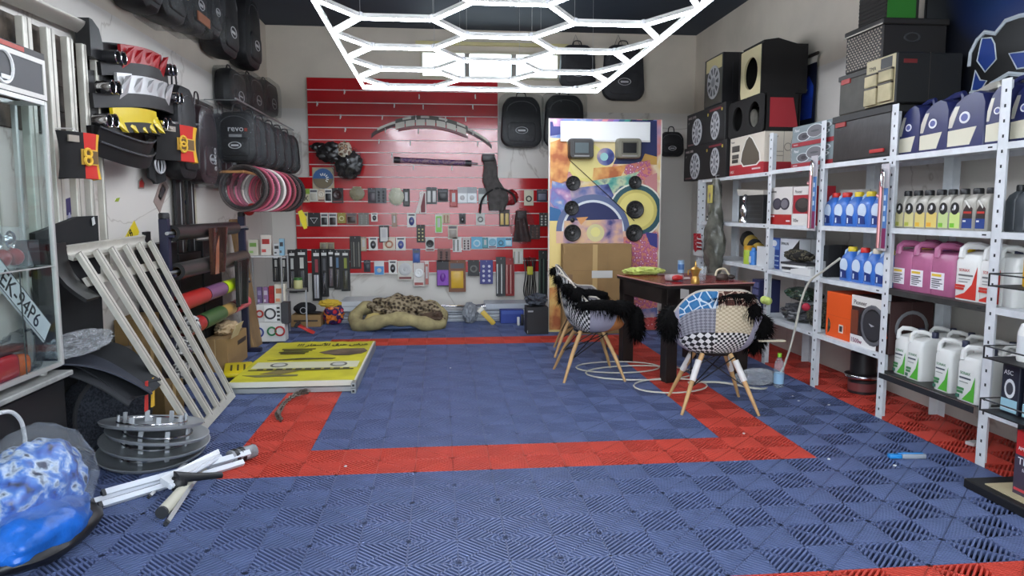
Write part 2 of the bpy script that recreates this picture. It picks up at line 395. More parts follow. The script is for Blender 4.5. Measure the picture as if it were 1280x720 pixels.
def spanB(px0, px1, py, Y, z=None, pt=None):      # facing the camera at depth Y
    a, b = at(px0, py, Y=Y), at(px1, py, Y=Y); zz = a.z if z is None else z
    h = (at((px0+px1)/2, pt, Y=Y).z - zz) if pt is not None else 0
    return Vector(((a.x+b.x)/2, Y, zz)), abs(a.x-b.x), h
RR, RL = -PI/2, PI/2                              # facing the aisle from the right / left wall
def decal(t, w, h, d, pr, lift, k):
    face = 'F'; a = list(pr)
    if a[0] in ('L', 'R', 'T'): face = a.pop(0)
    kind = a.pop(0)
    W_, H_ = (w, h) if face == 'F' else ((d, h) if face in 'LR' else (w, d))
    if kind == 't':
        u, v, txt, s, col = a[:5]; sx = a[5] if len(a) > 5 else 1.0
        p = (u*W_, v*H_)
        loc, rot = {'F': ((p[0]-w/2, -lift, p[1]), (PI/2, 0, 0)), 'R': ((w/2+lift, p[0], p[1]), (PI/2, 0, PI/2)), 'L': ((-w/2-lift, d-p[0], p[1]), (PI/2, 0, -PI/2)), 'T': ((p[0]-w/2, p[1], h+lift), (0, 0, 0))}[face]
        return lettering(txt, s*H_, hue(col), t, loc, rot, sx=sx, ext=0.0004)
    if kind == 'r': u0, u1, v0, v1, col = a; pts = [(u0*W_, v0*H_), (u1*W_, v0*H_), (u1*W_, v1*H_), (u0*W_, v1*H_)]
    elif kind == 'c': u, v, r, col = a; pts = disc((u*W_, v*H_), r*H_, 18)
    elif kind == 'e': u, v, ru, rv, col = a; pts = [(u*W_+ru*W_*math.cos(2*PI*q/18), v*H_+rv*H_*math.sin(2*PI*q/18)) for q in range(18)]
    elif kind == 'g':                              # ring
        u, v, r, col = a; m = MB(); M = {'F': TR(u*w-w/2, -lift, v*h) @ RX(PI/2), 'R': TR(w/2+lift, u*d, v*h) @ RY(PI/2), 'L': TR(-w/2-lift, d-u*d, v*h) @ RY(PI/2), 'T': TR(u*w-w/2, v*d, h+lift)}[face]
        m.torus(r*H_, 0.12*r*H_ if r*H_ > 0.02 else 0.003, 18, 5, M @ Matrix.Diagonal((1, 1, 0.25, 1))); return m.build('printed_ring', col if not isinstance(col, tuple) else hue(col), t)
    else: pts, col = a; pts = [(p[0]*W_, p[1]*H_) for p in pts]
    m = MB()
    if face == 'F': m.prism([(x-w/2, z) for x, z in pts], -lift, -0.0001, 'y')
    elif face == 'R': m.prism([(x, z) for x, z in pts], w/2+0.0001, w/2+lift, 'x')
    elif face == 'L': m.prism([(d-x, z) for x, z in pts], -w/2-lift, -w/2-0.0001, 'x')
    else: m.prism([(x-w/2, y) for x, y in pts], h+0.0001, h+lift, 'z')
    return m.build({'r': 'printed_panel', 'c': 'printed_disc', 'e': 'printed_oval', 'p': 'printed_shape'}[kind], col if not isinstance(col, tuple) else hue(col), t)
def carton(name, label, cat, loc, rz, w, d, h, col, prints=(), group=None, rough=0.55, tilt=0.0, r=0.003, lid=None):
    t = thing(name, label, cat, loc, (tilt, 0, rz), group)
    MB().bbox(-w/2, w/2, 0, d, 0, h, min(r, w*.1, d*.1, h*.1), n=1).build('body', hue(col, rough) if isinstance(col, tuple) else col, t)
    MB().box(-w/2-0.0008, w/2+0.0008, d*0.5-0.0012, d*0.5+0.0012, h*0.02, h+0.0008).build('flap_seam', hue((70, 62, 55)), t)
    if lid: MB().bbox(-w/2-0.008, w/2+0.008, -0.008, d+0.008, h*(1-lid[0]), h+0.004, 0.004, n=1).build('lid', hue(lid[1], rough), t)
    for k, p in enumerate(prints): decal(t, w, h, d, p, 0.0009+0.0007*k + (0.008 if lid else 0), k)
    return t
def can5(name, label, cat, loc, rz, w, d, h, m, capc, prints, group=None, fill=None):
    t = thing(name, label, cat, loc, rz, group); b = MB()
    rloft(b, [(0, -w*.48, w*.48, d*.02, d*.98, .02), (h*.03, -w*.5, w*.5, 0, d, .025), (h*.70, -w*.5, w*.5, 0, d, .025), (h*.82, -w*.47, w*.47, d*.10, d, .025), (h*.88, -w*.28, w*.42, d*.48, d*.95, .02)])
    b.build('body', m, t, True)
    MB().tube([(-w*.30, d*.08, h*.76), (-w*.30, d*.10, h*.92), (-w*.22, d*.2, h*.985), (0, d*.4, h*.985), (w*.12, d*.6, h*.95), (w*.15, d*.7, h*.86)], [w*.11, w*.10, w*.11, w*.11, w*.10, w*.09], 8).build('handle', m, t, True)
    MB().lathe([(w*.15, h*.87), (w*.16, h*.88), (w*.16, h*.975), (w*.13, h)], 12, TR(w*.22, d*.74, 0)).build('cap', hue(capc, .4), t, True)
    for k, p in enumerate(prints): decal(t, w, h, d, p, 0.0012+0.0006*k, k)
    return t
def bottle1(name, label, cat, loc, rz, w, d, h, m, capc, prints, group=None):
    t = thing(name, label, cat, loc, rz, group); b = MB()
    rloft(b, [(0, -w*.46, w*.46, d*.04, d*.96, .012), (h*.03, -w*.5, w*.5, 0, d, .014), (h*.66, -w*.5, w*.5, 0, d, .014), (h*.78, -w*.36, w*.5, d*.1, d*.9, .014), (h*.86, -w*.05, w*.42, d*.25, d*.75, .012)])
    b.build('body', m, t, True)
    MB().lathe([(w*.26, h*.855), (w*.27, h*.87), (w*.27, h*.97), (w*.23, h)], 12, TR(w*.16, d*.5, 0)).build('cap', hue(capc, .4), t, True)
    for k, p in enumerate(prints): decal(t, w, h, d, p, 0.001+0.0006*k, k)
    return t
def oil5(label, loc, rz, w, d, h, mb_, ms, light=False):
    t = thing('oil_jug', label, 'oil jug', loc, rz, 'big oil jugs on the top shelf')
    out = [(-w*.5, 0), (w*.5, 0), (w*.5, h*.70), (w*.42, h*.84), (w*.2, h*.90), (-w*.05, h*.86), (-w*.30, h*.76), (-w*.46, h*.62), (-w*.5, h*.5)]
    m = MB(); n = len(out)
    ins = [(x*.9, z if z < .01 else z*.985) for x, z in out]
    m.loft([[(x, y, z) for x, z in o] for o, y in ((ins, 0), (out, d*.12), (out, d*.88), (ins, d))]); m.build('body', mb_, t, True)
    MB().tube([(-w*.3, d*.5, h*.76), (-w*.12, d*.5, h*.90), (w*.15, d*.5, h*.965), (w*.38, d*.5, h*.975), (w*.44, d*.5, h*.90), (w*.36, d*.5, h*.70)], [w*.09, w*.085, w*.08, w*.08, w*.08, w*.07], 8).build('handle', ms if light else mb_, t, True)
    MB().lathe([(w*.11, h*.74), (w*.12, h*.86), (w*.10, h*.9)], 12, TR(-w*.12, d*.78, 0)).build('cap', hue((196, 50, 40), .4), t, True)
    MB().prism([(-w*.46, h*.05), (w*.12, h*.05), (w*.28, h*.33), (-w*.46, h*.31)], -.002, .004, 'y').build('paper_label', hue((214, 208, 186), .5), t)
    MB().prism([(-w*.46, h*.36), (-w*.36, h*.36), (-w*.18, h*.70), (-w*.30, h*.70), (-w*.44, h*.52)], -.0015, .004, 'y').build('silver_flash', ms, t)
    e = MB().prism(disc((-w*.04, h*.5), w*.11, 16, sx=1.25), -.002, .004, 'y').build('round_emblem', hue((225, 225, 228)), t)
    MB().prism(disc((-w*.04, h*.5), w*.07, 16, sx=1.3), -.0028, .003, 'y').build('emblem_band', hue((90, 95, 150)), e)
    return t

# ------------------------------------------------------------------ right-hand shelving
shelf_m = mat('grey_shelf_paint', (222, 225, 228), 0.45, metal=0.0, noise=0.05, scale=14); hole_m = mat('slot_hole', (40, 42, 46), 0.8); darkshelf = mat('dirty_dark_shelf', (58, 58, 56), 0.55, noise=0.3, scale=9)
XF, XB = 4.0, 4.44
PY = [-1.07, -0.17, 0.73, 1.58, 2.44, 4.10]
LEV = [[1.70, 1.245, .855, .31], [1.70, 1.245, .855, .31], [1.70, 1.24, .85, .42], [1.70, 1.235, .84, .42], [1.69, 1.235, .85, .42]]
UL = ['grey slotted shelving bay at the right edge behind the black wire stand', 'grey slotted shelving bay with oil bottles above white green cans', 'grey slotted shelving bay with blue wash fluid jugs and orange box', 'grey slotted shelving bay with paired speaker boxes and camouflage bags', 'wide far grey shelving bay behind the red table']
def post(t, y, x, side, far, top=2.02):                     # L-angle, holes in both flanges
    m = MB(); a = 0.066; s = 1 if side == 'F' else -1
    dy = -a if far else a
    m.box(min(x, x+s*.003), max(x, x+s*.003), min(y, y+dy), max(y, y+dy), 0, top)
    m.box(min(x, x+s*a), max(x, x+s*a), y-.0015, y+.0015, 0, top)
    p = m.build('post', shelf_m, t)
    h = MB()
    for k in range(26):
        z = .06+k*.076
        if z > top-.04: break
        h.cbox((x-s*.0006, y+dy*.5, z), (.0016, .011, .016)); h.cbox((x+s*a*.55, y-.0022 if far is False else y+.0022, z+.03), (.011, .0016, .016))
    h.build('slot_holes', hole_m, p)['kind'] = 'stuff'
for u in range(5):
    y0, y1 = PY[u], PY[u+1]
    t = thing('shelving_unit', UL[u], 'shelving', (0, 0, 0), 0, 'grey shelving along the right wall')
    if u == 0: post(t, y0, XF, 'F', False); post(t, y0, XB, 'B', False)
    post(t, y1, XF, 'F', u != 4, 1.69 if u == 4 else 2.02); post(t, y1, XB, 'B', True, 1.69 if u == 4 else 2.02)
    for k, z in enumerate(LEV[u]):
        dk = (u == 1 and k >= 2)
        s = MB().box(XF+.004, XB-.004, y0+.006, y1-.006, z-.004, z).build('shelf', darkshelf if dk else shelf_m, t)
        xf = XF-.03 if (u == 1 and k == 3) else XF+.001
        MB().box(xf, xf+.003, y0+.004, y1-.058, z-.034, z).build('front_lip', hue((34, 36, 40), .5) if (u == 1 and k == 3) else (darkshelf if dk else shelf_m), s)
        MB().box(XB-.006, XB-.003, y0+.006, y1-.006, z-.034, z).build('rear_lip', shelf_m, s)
        MB().cbox((xf-.0006, y0+.05, z-.017), (.0016, .03, .008)).build('lip_slot', hole_m, s)

# --- bay 1, top shelf: large oil jugs
navy = mat('navy_jug_plastic', (36, 42, 92), 0.3, noise=0.1); silver = mat('silver_jug_plastic', (186, 182, 170), 0.3, metal=0.3)
for px0, px1, pt, lab, lt_ in ((1122, 1150, 136, 'dark blue oil jug on the top shelf, nearest the black storage boxes', 0), (1147, 1186, 126, 'dark blue oil jug on the top shelf with pale label, second from the storage boxes', 0), (1181, 1232, 114, 'blue oil jug with broad silver handle on the top shelf, third along', 1), (1229, 1262, 103, 'oil jug half hidden behind the nearest shelving post on the top shelf', 0), (1259, 1300, 100, 'dark blue oil jug at the right edge of the photo on the top shelf', 0)):
    l, w_, h_ = spanR(px0, px1, 182, 4.05, 1.701, pt); oil5(lab, l, RR, w_*.94, min(.2, w_*1.0), max(.33, h_*1.08), navy, silver, lt_)
# --- bay 1, second shelf: one-litre bottles
bx = [1118, 1129, 1142, 1156, 1171, 1185, 1200, 1217, 1233]; champagne = mat('champagne_bottle', (168, 164, 154), 0.35, metal=0.25)
od = ['first', 'second', 'third', 'fourth', 'fifth', 'sixth', 'seventh', 'eighth']
for k in range(8):
    l, w_, h_ = spanR(bx[k], bx[k+1], 282, 4.05, 1.246, 233)
    h_ = .232
    if k < 6:
        lc = [(205, 198, 150), (208, 200, 140), (214, 196, 120), (220, 196, 110), (190, 205, 140), (196, 214, 130)][k]; ic = [(170, 170, 70), (170, 175, 70), (214, 170, 50), (220, 160, 50), (120, 180, 50), (110, 180, 40)][k]
        pr = [('r', .06, .94, .04, .42, lc), ('r', .12, .5, .06, .16, ic), ('e', .5, .52, .36, .15, (28, 28, 28)), ('e', .5, .55, .10, .06, (230, 230, 230)), ('t', .3, .47, 'PO', .07, (230, 230, 230))]
        lab = 'silver one litre bottle with round black logo on the second shelf, %s from the left' % od[k]
    else:
        pr = [('p', [(.1, .05), (.85, .05), (.85, .28), (.12, .28)], (32, 62, 130)), ('p', [(.12, .28), (.85, .28), (.85, .52), (.48, .66), (.18, .48)], (52, 38, 36)), ('r', .22, .8, .4, .45, (190, 50, 40)), ('r', .2, .4, .2, .24, (225, 225, 225)), ('p', [(.2, .72), (.36, .72), (.72, .56), (.66, .52)], (225, 222, 214))]
        lab = ['silver one litre bottle with red, black and blue label next to the round-logo bottles', 'silver one litre bottle with red, black and blue label beside the nearest post'][k-6]
    bottle1('oil_bottle', lab, 'bottle', l, RR, w_*.97, .06+w_*.3, h_, champagne, (26, 26, 28), pr, 'one litre oil bottles on the second shelf')
for k, (a, b) in enumerate(((1253, 1268), (1265, 1281))):
    l, w_, h_ = spanR(a, b, 282, 4.05, 1.246, 231)
    bottle1('oil_bottle', ['charcoal grey oil bottle just right of the nearest shelving post', 'charcoal grey oil bottle at the right edge on the second shelf'][k], 'bottle', l, RR, w_*.97, .09, .24, mat('charcoal_bottle', (64, 68, 72), .4), (24, 24, 26), [('r', .9, .96, .05, .7, (120, 122, 124))])
# --- bay 1, third shelf: pink cans and white cans
pink = mat('pink_fluid_can', (204, 118, 160), 0.25, noise=0.08, scale=6, trans=0.25); whitep = mat('white_can_plastic', (224, 224, 220), 0.38)
def linesl(u0, u1, v0, v1, n, col=(90, 90, 95)):
    return [('r', u0, u0+(u1-u0)*(.6+.4*((k*7) % 5)/4), v0+(v1-v0)*k/n, v0+(v1-v0)*(k+.45)/n, col) for k in range(n)]
for k, (a, b, cap, lab) in enumerate(((1113, 1139, (226, 196, 40), 'pink fluid can with yellow cap and white label, furthest left'), (1135, 1163, (70, 62, 130), 'pink fluid can with dark blue cap, middle one of three'), (1160, 1191, (226, 196, 40), 'pink fluid can with yellow cap next to the white cans'))):
    l, w_, h_ = spanR(a, b, 372, 4.06, .856, 312)
    can5('fluid_can', lab, 'fluid can', l, RR, w_*.98, .17, .295, pink, cap, [('r', .06, .62, .12, .46, (232, 228, 232)), ('r', .1, .5, .38, .43, (226, 190, 60))]+linesl(.12, .56, .15, .36, 5), 'pink cans on the third shelf')
for k, (a, lab) in enumerate(((1142, 'white screw cap of a rear pink can, left'), (1168, 'rear pink can with white cap behind the pink row, right'))):
    l, w_, h_ = spanR(a, a+24, 372, 4.25, .856, 312)
    can5('fluid_can', ['second-row pink fluid can with white cap, behind the left pink can', 'second-row pink fluid can with white cap, behind the right pink can'][k], 'fluid can', l, RR, w_*.9, .15, .30, pink, (228, 222, 220), [], 'pink cans on the third shelf')
SX = [('p', [(.1, .03), (.9, .03), (.9, .62), (.72, .3), (.45, .14), (.1, .06)], (206, 52, 40)), ('t', .2, .52, 'SONAX', .075, (190, 60, 50)), ('r', .18, .75, .44, .47, (110, 110, 110)), ('r', .2, .65, .38, .395, (150, 150, 150)), ('r', .2, .55, .33, .345, (150, 150, 150)), ('r', .08, .45, .24, .28, (200, 56, 46)), ('r', .08, .42, .19, .23, (200, 56, 46))]
SG = [('p', [(.35, .03), (.92, .03), (.92, .50), (.75, .25)], (84, 176, 56)), ('t', .2, .5, 'SONAX', .075, (90, 140, 100)), ('r', .18, .72, .42, .45, (84, 90, 100)), ('r', .2, .6, .35, .365, (150, 156, 150)), ('r', .1, .42, .2, .245, (70, 130, 80)), ('r', .1, .38, .14, .185, (70, 130, 80)), ('r', .06, .22, .05, .11, (60, 110, 90))]
for a, b, lab in ((1190, 1223, 'white cleaner can with red corner and grip handle beside the pink cans'), (1220, 1252, 'white cleaner can with red print partly behind the nearest post')):
    l, w_, h_ = spanR(a, b, 378, 4.05, .856, 314); can5('cleaner_can', lab, 'cleaner can', l, RR, w_*.96, .17, .31, whitep, (52, 54, 84), SX)
l, w_, h_ = spanR(1240, 1267, 382, 4.06, .856, 315); can5('cleaner_can', 'plain white can with yellow cap right of the nearest post', 'cleaner can', l, RR, w_, .15, .31, whitep, (226, 200, 50), [])
# --- bay 1, bottom shelf: white and green cans
gl = [(1114, 1131, 4.06, 'white and green cleaner can, furthest left in the low shelf front row'), (1130, 1148, 4.05, 'white and green cleaner can, second from left in the low shelf front row'), (1165, 1186, 4.03, 'white and green cleaner can in the middle of the low shelf front row'), (1194, 1221, 4.0, 'large-looking white and green cleaner can touching the nearest post')]
for a, b, X_, lab in gl:
    l, w_, h_ = spanR(a, b, 480, X_, .311, 420); can5('cleaner_can', lab, 'cleaner can', l, RR, max(.12, w_*.97), .16, .30, whitep, (46, 50, 74), SG, 'white and green cans on the low shelf')
for k, (y_, x_) in enumerate(((.56, 4.25), (.40, 4.25), (.24, 4.25), (.08, 4.25), (-.06, 4.24), (-.28, 4.08), (-.45, 4.1))):
    lab = 'white cleaner can right of the nearest post on the low shelf' if k == 5 else ('white cleaner can behind the black wire stand' if k == 6 else 'white cleaner can in the low shelf back row, %s from the left' % od[k])
    can5('cleaner_can', lab, 'cleaner can', (x_, y_, .311), RR, .13, .15, .305, whitep, (46, 50, 74), [])
# --- bay 2: blue wash jugs
bluej = mat('blue_wash_jug', (58, 112, 196), 0.3, noise=0.08)
def washjug(lab, a, b, py, X_, z, capc):
    l, w_, h_ = spanR(a, b, py, X_, z, py-38)
    t = thing('wash_jug', lab, 'wash fluid jug', l, RR, 'blue wash fluid jugs'); w = w_*.96; d = .11; h = .245
    m = MB(); rloft(m, [(0, -w*.48, w*.48, d*.03, d*.97, .02), (h*.03, -w*.5, w*.5, 0, d, .03), (h*.58, -w*.5, w*.5, 0, d, .03), (h*.72, -w*.44, w*.44, d*.1, d*.95, .03), (h*.86, -w*.22, w*.22, d*.3, d*.8, .02)]); m.build('body', bluej, t, True)
    MB().tube([(-w*.42, d*.4, h*.62), (-w*.36, d*.45, h*.86), (-w*.05, d*.5, h*.95)], [w*.09, w*.1, w*.1], 8).build('handle', mat('pale_blue_plastic', (170, 196, 224), .3), t, True)
    MB().lathe([(w*.20, h*.85), (w*.21, h*.87), (w*.21, h*.97), (w*.18, h)], 12, TR(0, d*.55, 0)).build('cap', hue(capc, .4), t, True)
    decal(t, w, h, d, ('e', .45, .46, .33, .2, (206, 220, 236)), .002, 0); decal(t, w, h, d, ('p', [(.18, .08), (.72, .08), (.66, .3), (.2, .34)], (26, 52, 120)), .0026, 1); decal(t, w, h, d, ('r', .25, .34, .1, .25, (220, 228, 240)), .0032, 2)
for k, (a, b, c_) in enumerate(((1028, 1041, (200, 40, 36)), (1040, 1056, (200, 40, 36)), (1055, 1070, (228, 200, 50)), (1069, 1086, (228, 200, 50)), (1086, 1104, (228, 200, 50)))):
    washjug('blue wash fluid jug with %s cap on the upper shelf, %s from the left' % ('red' if k < 2 else 'yellow', od[k]), a, b, 280, 4.05, 1.241, c_)
for k, (a, b, c_) in enumerate(((1047, 1062, (228, 200, 50)), (1062, 1078, (206, 40, 32)), (1077, 1093, (226, 214, 190)), (1091, 1109, (228, 200, 50)))):
    washjug('blue wash fluid jug with %s cap on the shelf above the orange box' % ['yellow', 'red', 'cream', 'darker yellow'][k], a, b, 350, 4.05, .851, c_)
pion = (226, 222, 216); cr = (176, 32, 44)
def px(u0, u1): return u0, u1
for k, (a, b) in enumerate(((1018, 1044), (1044, 1075))):
    l, w_, h_ = spanR(a, b, 280, 4.26, 1.241, 232); carton('speaker_box', ['white and dark red speaker box behind the red-capped wash jugs', 'white and dark red speaker box behind the yellow-capped wash jugs'][k], 'box', l, RR, w_, .14, .27, pion, [('r', 0, 1, .0, .72, cr), ('R', 'r', 0, 1, .0, .8, (70, 26, 30)), ('e', .4, .4, .35, .25, (30, 28, 30))])
l, w_, h_ = spanR(1022, 1034, 342, 4.06, .851, 300); carton('narrow_box', 'narrow black box standing upright left of the blue jugs', 'box', l, RR, w_, .2, .24, (24, 24, 26), [('r', .2, .8, .25, .5, (190, 190, 190))])
l, w_, h_ = spanR(1031, 1062, 430, 4.04, .421, 366)
carton('orange_box', 'bright orange cardboard box on the low shelf beside the subwoofer box', 'box', l, RR, w_, .3, h_, (232, 88, 26), [('r', .02, .98, .48, .485, (196, 66, 16)), ('r', .55, .72, .14, .32, (228, 214, 200)), ('r', .58, .69, .17, .29, (70, 60, 60)), ('r', .78, .82, .14, .32, (210, 90, 40))])
l, w_, h_ = spanR(1062, 1110, 436, 4.03, .421, 372)
t = carton('subwoofer_box', 'subwoofer box with big round speaker picture and 1500w print', 'box', l, RR, w_, .30, h_, (58, 34, 32), [('r', 0, 1, .78, 1, pion), ('r', 0, .7, 0, .2, (230, 228, 226)), ('t', .06, .82, 'Pioneer', .13, (60, 50, 50), 1.1), ('e', .60, .47, .39, .38, (28, 28, 30)), ('g', .60, .47, .36, (96, 96, 100)), ('e', .60, .47, .28, .28, (52, 52, 56)), ('p', [(.50, .5), (.65, .47), (.57, .44)], (180, 180, 184)), ('t', .03, .05, '1500w', .13, (126, 40, 80), 1.1), ('p', [(.85, .25), (.97, .3), (.95, .5), (.88, .42)], (190, 80, 50)), ('r', .02, .2, .22, .7, (120, 60, 40)), ('R', 'g', .5, .5, .3, (110, 110, 112))])
# storage boxes stacked above bay 2
def storage(lab, a, b, pb, pt, X_, z, d, col, prints, lid, top=None, name='storage_box'):
    l, w_, h_ = spanR(a, b, pb, X_, z, pt); return carton(name, lab, 'storage box', l, RR, w_, d, h_, col, prints, 'storage boxes piled above the shelving', .6, lid=lid, r=.01), l, h_
blk = mat('black_vinyl', (38, 37, 36), .35, noise=.15, scale=4, bump=.25, bscale=9)
_, l0, h0 = storage('large black vinyl storage box with small red tags on the top shelf', 1040, 1111, 200, 140, 4.0, 1.701, .4, blk, [('r', .06, .24, .76, .86, (150, 44, 40)), ('r', .70, .92, .1, .17, (176, 36, 34)), ('R', 'r', .3, .6, .7, .8, (150, 40, 36))], (.14, (44, 43, 42)))
z1 = 1.701+h0+.005
_, l1, h1 = storage('grey fabric storage box with red tag under the wicker-look box', 1048, 1084, 140, 92, 4.0, z1, .4, mat('grey_fabric', (92, 90, 84), .8, noise=.2, scale=5), [('r', .1, .4, .78, .9, (160, 46, 42))], (.12, (58, 57, 54)))
l, w_, h_ = spanR(1080, 1118, 138, 3.98, z1, 72)
t = carton('tool_bag', 'big black storage box with beige pockets on its face', 'storage box', l, RR, w_, .44, h_, (30, 30, 30), [('r', .03, .97, .02, .98, (176, 164, 128)), ('r', .50, .86, .74, .95, (32, 32, 30)), ('t', .12, .76, 'TMA', .12, (60, 56, 48)), ('R', 'r', .1, .3, .78, .86, (120, 40, 40))], 'storage boxes piled above the shelving', .6, r=.008)
for k, (u0, u1, v0, v1) in enumerate(((.06, .46, .42, .68), (.52, .94, .46, .70), (.06, .46, .04, .40), (.52, .94, .06, .43))):
    MB().bbox(w_*u0-w_/2, w_*u1-w_/2, -.022, -.004, h_*v0, h_*v1, .007, n=2).build('pocket', mat('beige_canvas', (190, 178, 142), .85, noise=.15, bump=.3, bscale=30), t, True)
    MB().bbox(w_*u0-w_/2-.002, w_*u1-w_/2+.002, -.024, -.003, h_*v1-.008, h_*v1+.004, .002, n=1).build('pocket_hem', hue((60, 54, 44)), t)
z2 = z1+h1+.005
wick = checkmat('woven_wicker', (150, 140, 128), (34, 31, 30), 34)
l, w_, h_ = spanR(1056, 1101, 90, 3.99, z2, 33)
t = thing('woven_box', 'dark woven-look lidded box with grab handle near the dark blue wall banner', 'storage box', l, RR)
m = MB(); m.bbox(-w_/2, w_/2, .002, .44, 0, h_*.86, .006, n=1); m.build('body', mat('woven_base', (40, 37, 36), .6), t)
m = MB()
for i in range(24):
    for j in range(13):
        if (i+j) % 2: m.cbox((-w_*.47+w_*.94*(i+.5)/24, .001, h_*.03+h_*.80*(j+.5)/13), (w_*.034, .006, h_*.034))
m.build('weave', mat('pale_weave', (156, 146, 132), .6), t)['kind'] = 'stuff'
m = MB(); m.bbox(-w_/2-.01, w_/2+.01, -.01, .45, h_*.86, h_, .006, n=1); m.build('lid', mat('woven_lid', (46, 43, 41), .6), t); MB().box(-w_/2-.011, w_/2+.011, -.0125, -.0095, h_*.85, h_*.88).build('lid_trim', hue((190, 184, 170)), t)
MB().torus(.05, .008, 16, 6, TR(w_/2+.002, .2, h_*.58) @ RY(PI/2) @ Matrix.Diagonal((.55, 1, 1, 1))).build('grab_handle', hue((70, 70, 72)), t)
l2, w2, h2 = spanR(1073, 1108, 30, 4.05, z2+h_+.005, -14)
t = carton('dark_box', 'dark brown ribbed box with green side on top of the pile', 'storage box', l2, RR, w2, .22, h2, (52, 46, 42), [('R', 'r', 0, .9, 0, 1, (60, 140, 50))])
for k in range(9): MB().box(-w2*.48, w2*.48, -.004, .001, h2*(.04+k*.105), h2*(.09+k*.105)).build('rib', hue((38, 34, 32)), t)
# speaker boxes with a cursive logo, two stacked (bay 3 top shelf)
for k, (pb, lab) in enumerate(((206, 'lower of two grey speaker boxes with red stripe stacked by the black vinyl box'), (172, 'upper of two grey speaker boxes with red stripe stacked by the black vinyl box'))):
    l, w_, h_ = spanR(989, 1041, 205, 4.03, 1.701+k*.165, 172)
    carton('speaker_box', lab, 'box', l, RR, w_, .2, .163, (128, 140, 142), [('r', 0, 1, 0, .2, (156, 36, 46)), ('t', .05, .06, 'PLATINUM', .09, (230, 220, 220)), ('t', .07, .72, 'Pintol', .2, (238, 238, 240)), ('e', .30, .45, .16, .22, (206, 210, 212)), ('e', .30, .45, .14, .19, (88, 86, 92)), ('e', .32, .45, .06, .09, (50, 50, 54)), ('e', .58, .62, .20, .31, (206, 210, 212)), ('e', .58, .62, .18, .28, (108, 106, 110)), ('e', .58, .62, .1, .05, (80, 80, 84)), ('e', .84, .78, .1, .14, (206, 210, 212)), ('e', .84, .78, .08, .11, (120, 118, 122)), ('e', .84, .5, .07, .09, (206, 210, 212)), ('e', .84, .5, .05, .07, (110, 108, 112))], 'stacked grey speaker boxes')

# ------------------------------------------------------------------ crumpled soft shapes
from mathutils import noise as NZ
def crumple(c, rad, amp=.25, freq=3.0, seed=0, sub=4, flat=None, ridged=False):
    bm = bmesh.new(); bmesh.ops.create_icosphere(bm, subdivisions=sub, radius=1); off = Vector((seed*7.3, seed*3.1, seed*1.7))
    for v in bm.verts:
        p = v.co.copy(); n = NZ.noise(p*freq+off) + .5*NZ.noise(p*freq*2.3+off)
        if ridged: n = .6-abs(n)*1.6
        q = p*(1+amp*n); q = Vector((q.x*rad[0], q.y*rad[1], q.z*rad[2]))
        if flat is not None: q.z = max(q.z, flat)
        v.co = q + Vector(c)
    bm.verts.index_update(); m = MB(); m.add([v.co.copy() for v in bm.verts], [[v.index for v in f.verts] for f in bm.faces]); bm.free()
    return m
film = filmmat('clear_film'); filmd = filmmat('cloudy_film', (215, 218, 222), dens=.5, bump=.9)
# ------------------------------------------------------------------ bay 3 (x 955-1015) and bay 4 (x 872-955)
l, w_, h_ = spanR(961, 989, 278, 4.03, 1.236, 234)
carton('speaker_box', 'white speaker box showing two round speakers above a red band', 'box', l, RR, w_*.99, .2, h_, (218, 212, 206), [('r', 0, 1, 0, .27, (172, 34, 34)), ('e', .36, .55, .2, .16, (52, 48, 60)), ('e', .70, .55, .2, .16, (52, 48, 60)), ('e', .36, .55, .15, .12, (74, 70, 82)), ('e', .70, .55, .15, .12, (120, 116, 124)), ('r', .08, .3, .86, .9, (120, 116, 112)), ('r', .05, .25, .2, .24, (226, 200, 200)), ('r', .8, .95, .08, .12, (226, 200, 200))])
l, w_, h_ = spanR(990, 1013, 278, 4.02, 1.236, 233)
carton('speaker_box', 'crimson speaker box with 700w print beside the third post', 'box', l, RR, w_*.97, .2, h_, (164, 28, 44), [('r', 0, 1, .78, 1, (224, 218, 212)), ('t', .1, .83, 'Pioneer', .12, (60, 50, 50)), ('e', .55, .52, .42, .19, (44, 40, 40)), ('e', .55, .56, .3, .12, (70, 64, 62)), ('p', [(0, 0), (1, 0), (1, .2), (.8, .3), (0, .3)], (226, 222, 216)), ('t', .05, .08, '700w', .13, (70, 60, 60))])
l, w_, h_ = spanR(963, 998, 337, 4.10, .841, 298)
carton('part_box', 'blue and white car part box with black slash on the middle shelf', 'box', l, RR, w_, .2, h_, (206, 208, 212), [('r', 0, .34, 0, 1, (44, 74, 150)), ('r', .02, .3, .62, .95, (90, 130, 200)), ('e', .12, .82, .1, .1, (220, 224, 230)), ('p', [(.55, .4), (1, .98), (1, .4)], (24, 24, 26)), ('t', .38, .8, 'SIMALUN', .12, (60, 60, 64)), ('r', .05, .3, .1, .14, (170, 190, 220)), ('r', .05, .3, .25, .29, (170, 190, 220)), ('r', .05, .3, .4, .44, (170, 190, 220))])
camo = spotmat('camo_cloth', [(58, 56, 42), (36, 34, 26), (82, 80, 60), (28, 28, 24)], 30, .9)
m = crumple((4.09, 2.02, .985), (.055, .23, .05), .18, 4, 3, 4); tag(m.build('net_roll', spotmat('dark_camo', [(70, 64, 48), (34, 30, 24), (90, 84, 66), (26, 24, 20)], 24, .9), None, True), 'rolled dark camouflage net lying in front of the blue and white box', 'net')
t = thing('booklet_stack', 'stack of striped white booklets under the camouflage net', 'booklets', (4.06, 1.98, .841), (0, 0, .1))
for k in range(4): MB().box(-.04, .1, -.15, .15, .006+.022*k, .024+.022*k, RZ(.05*k)).build('booklet', hue((226, 226, 224) if k % 2 == 0 else (60, 60, 64)), t)
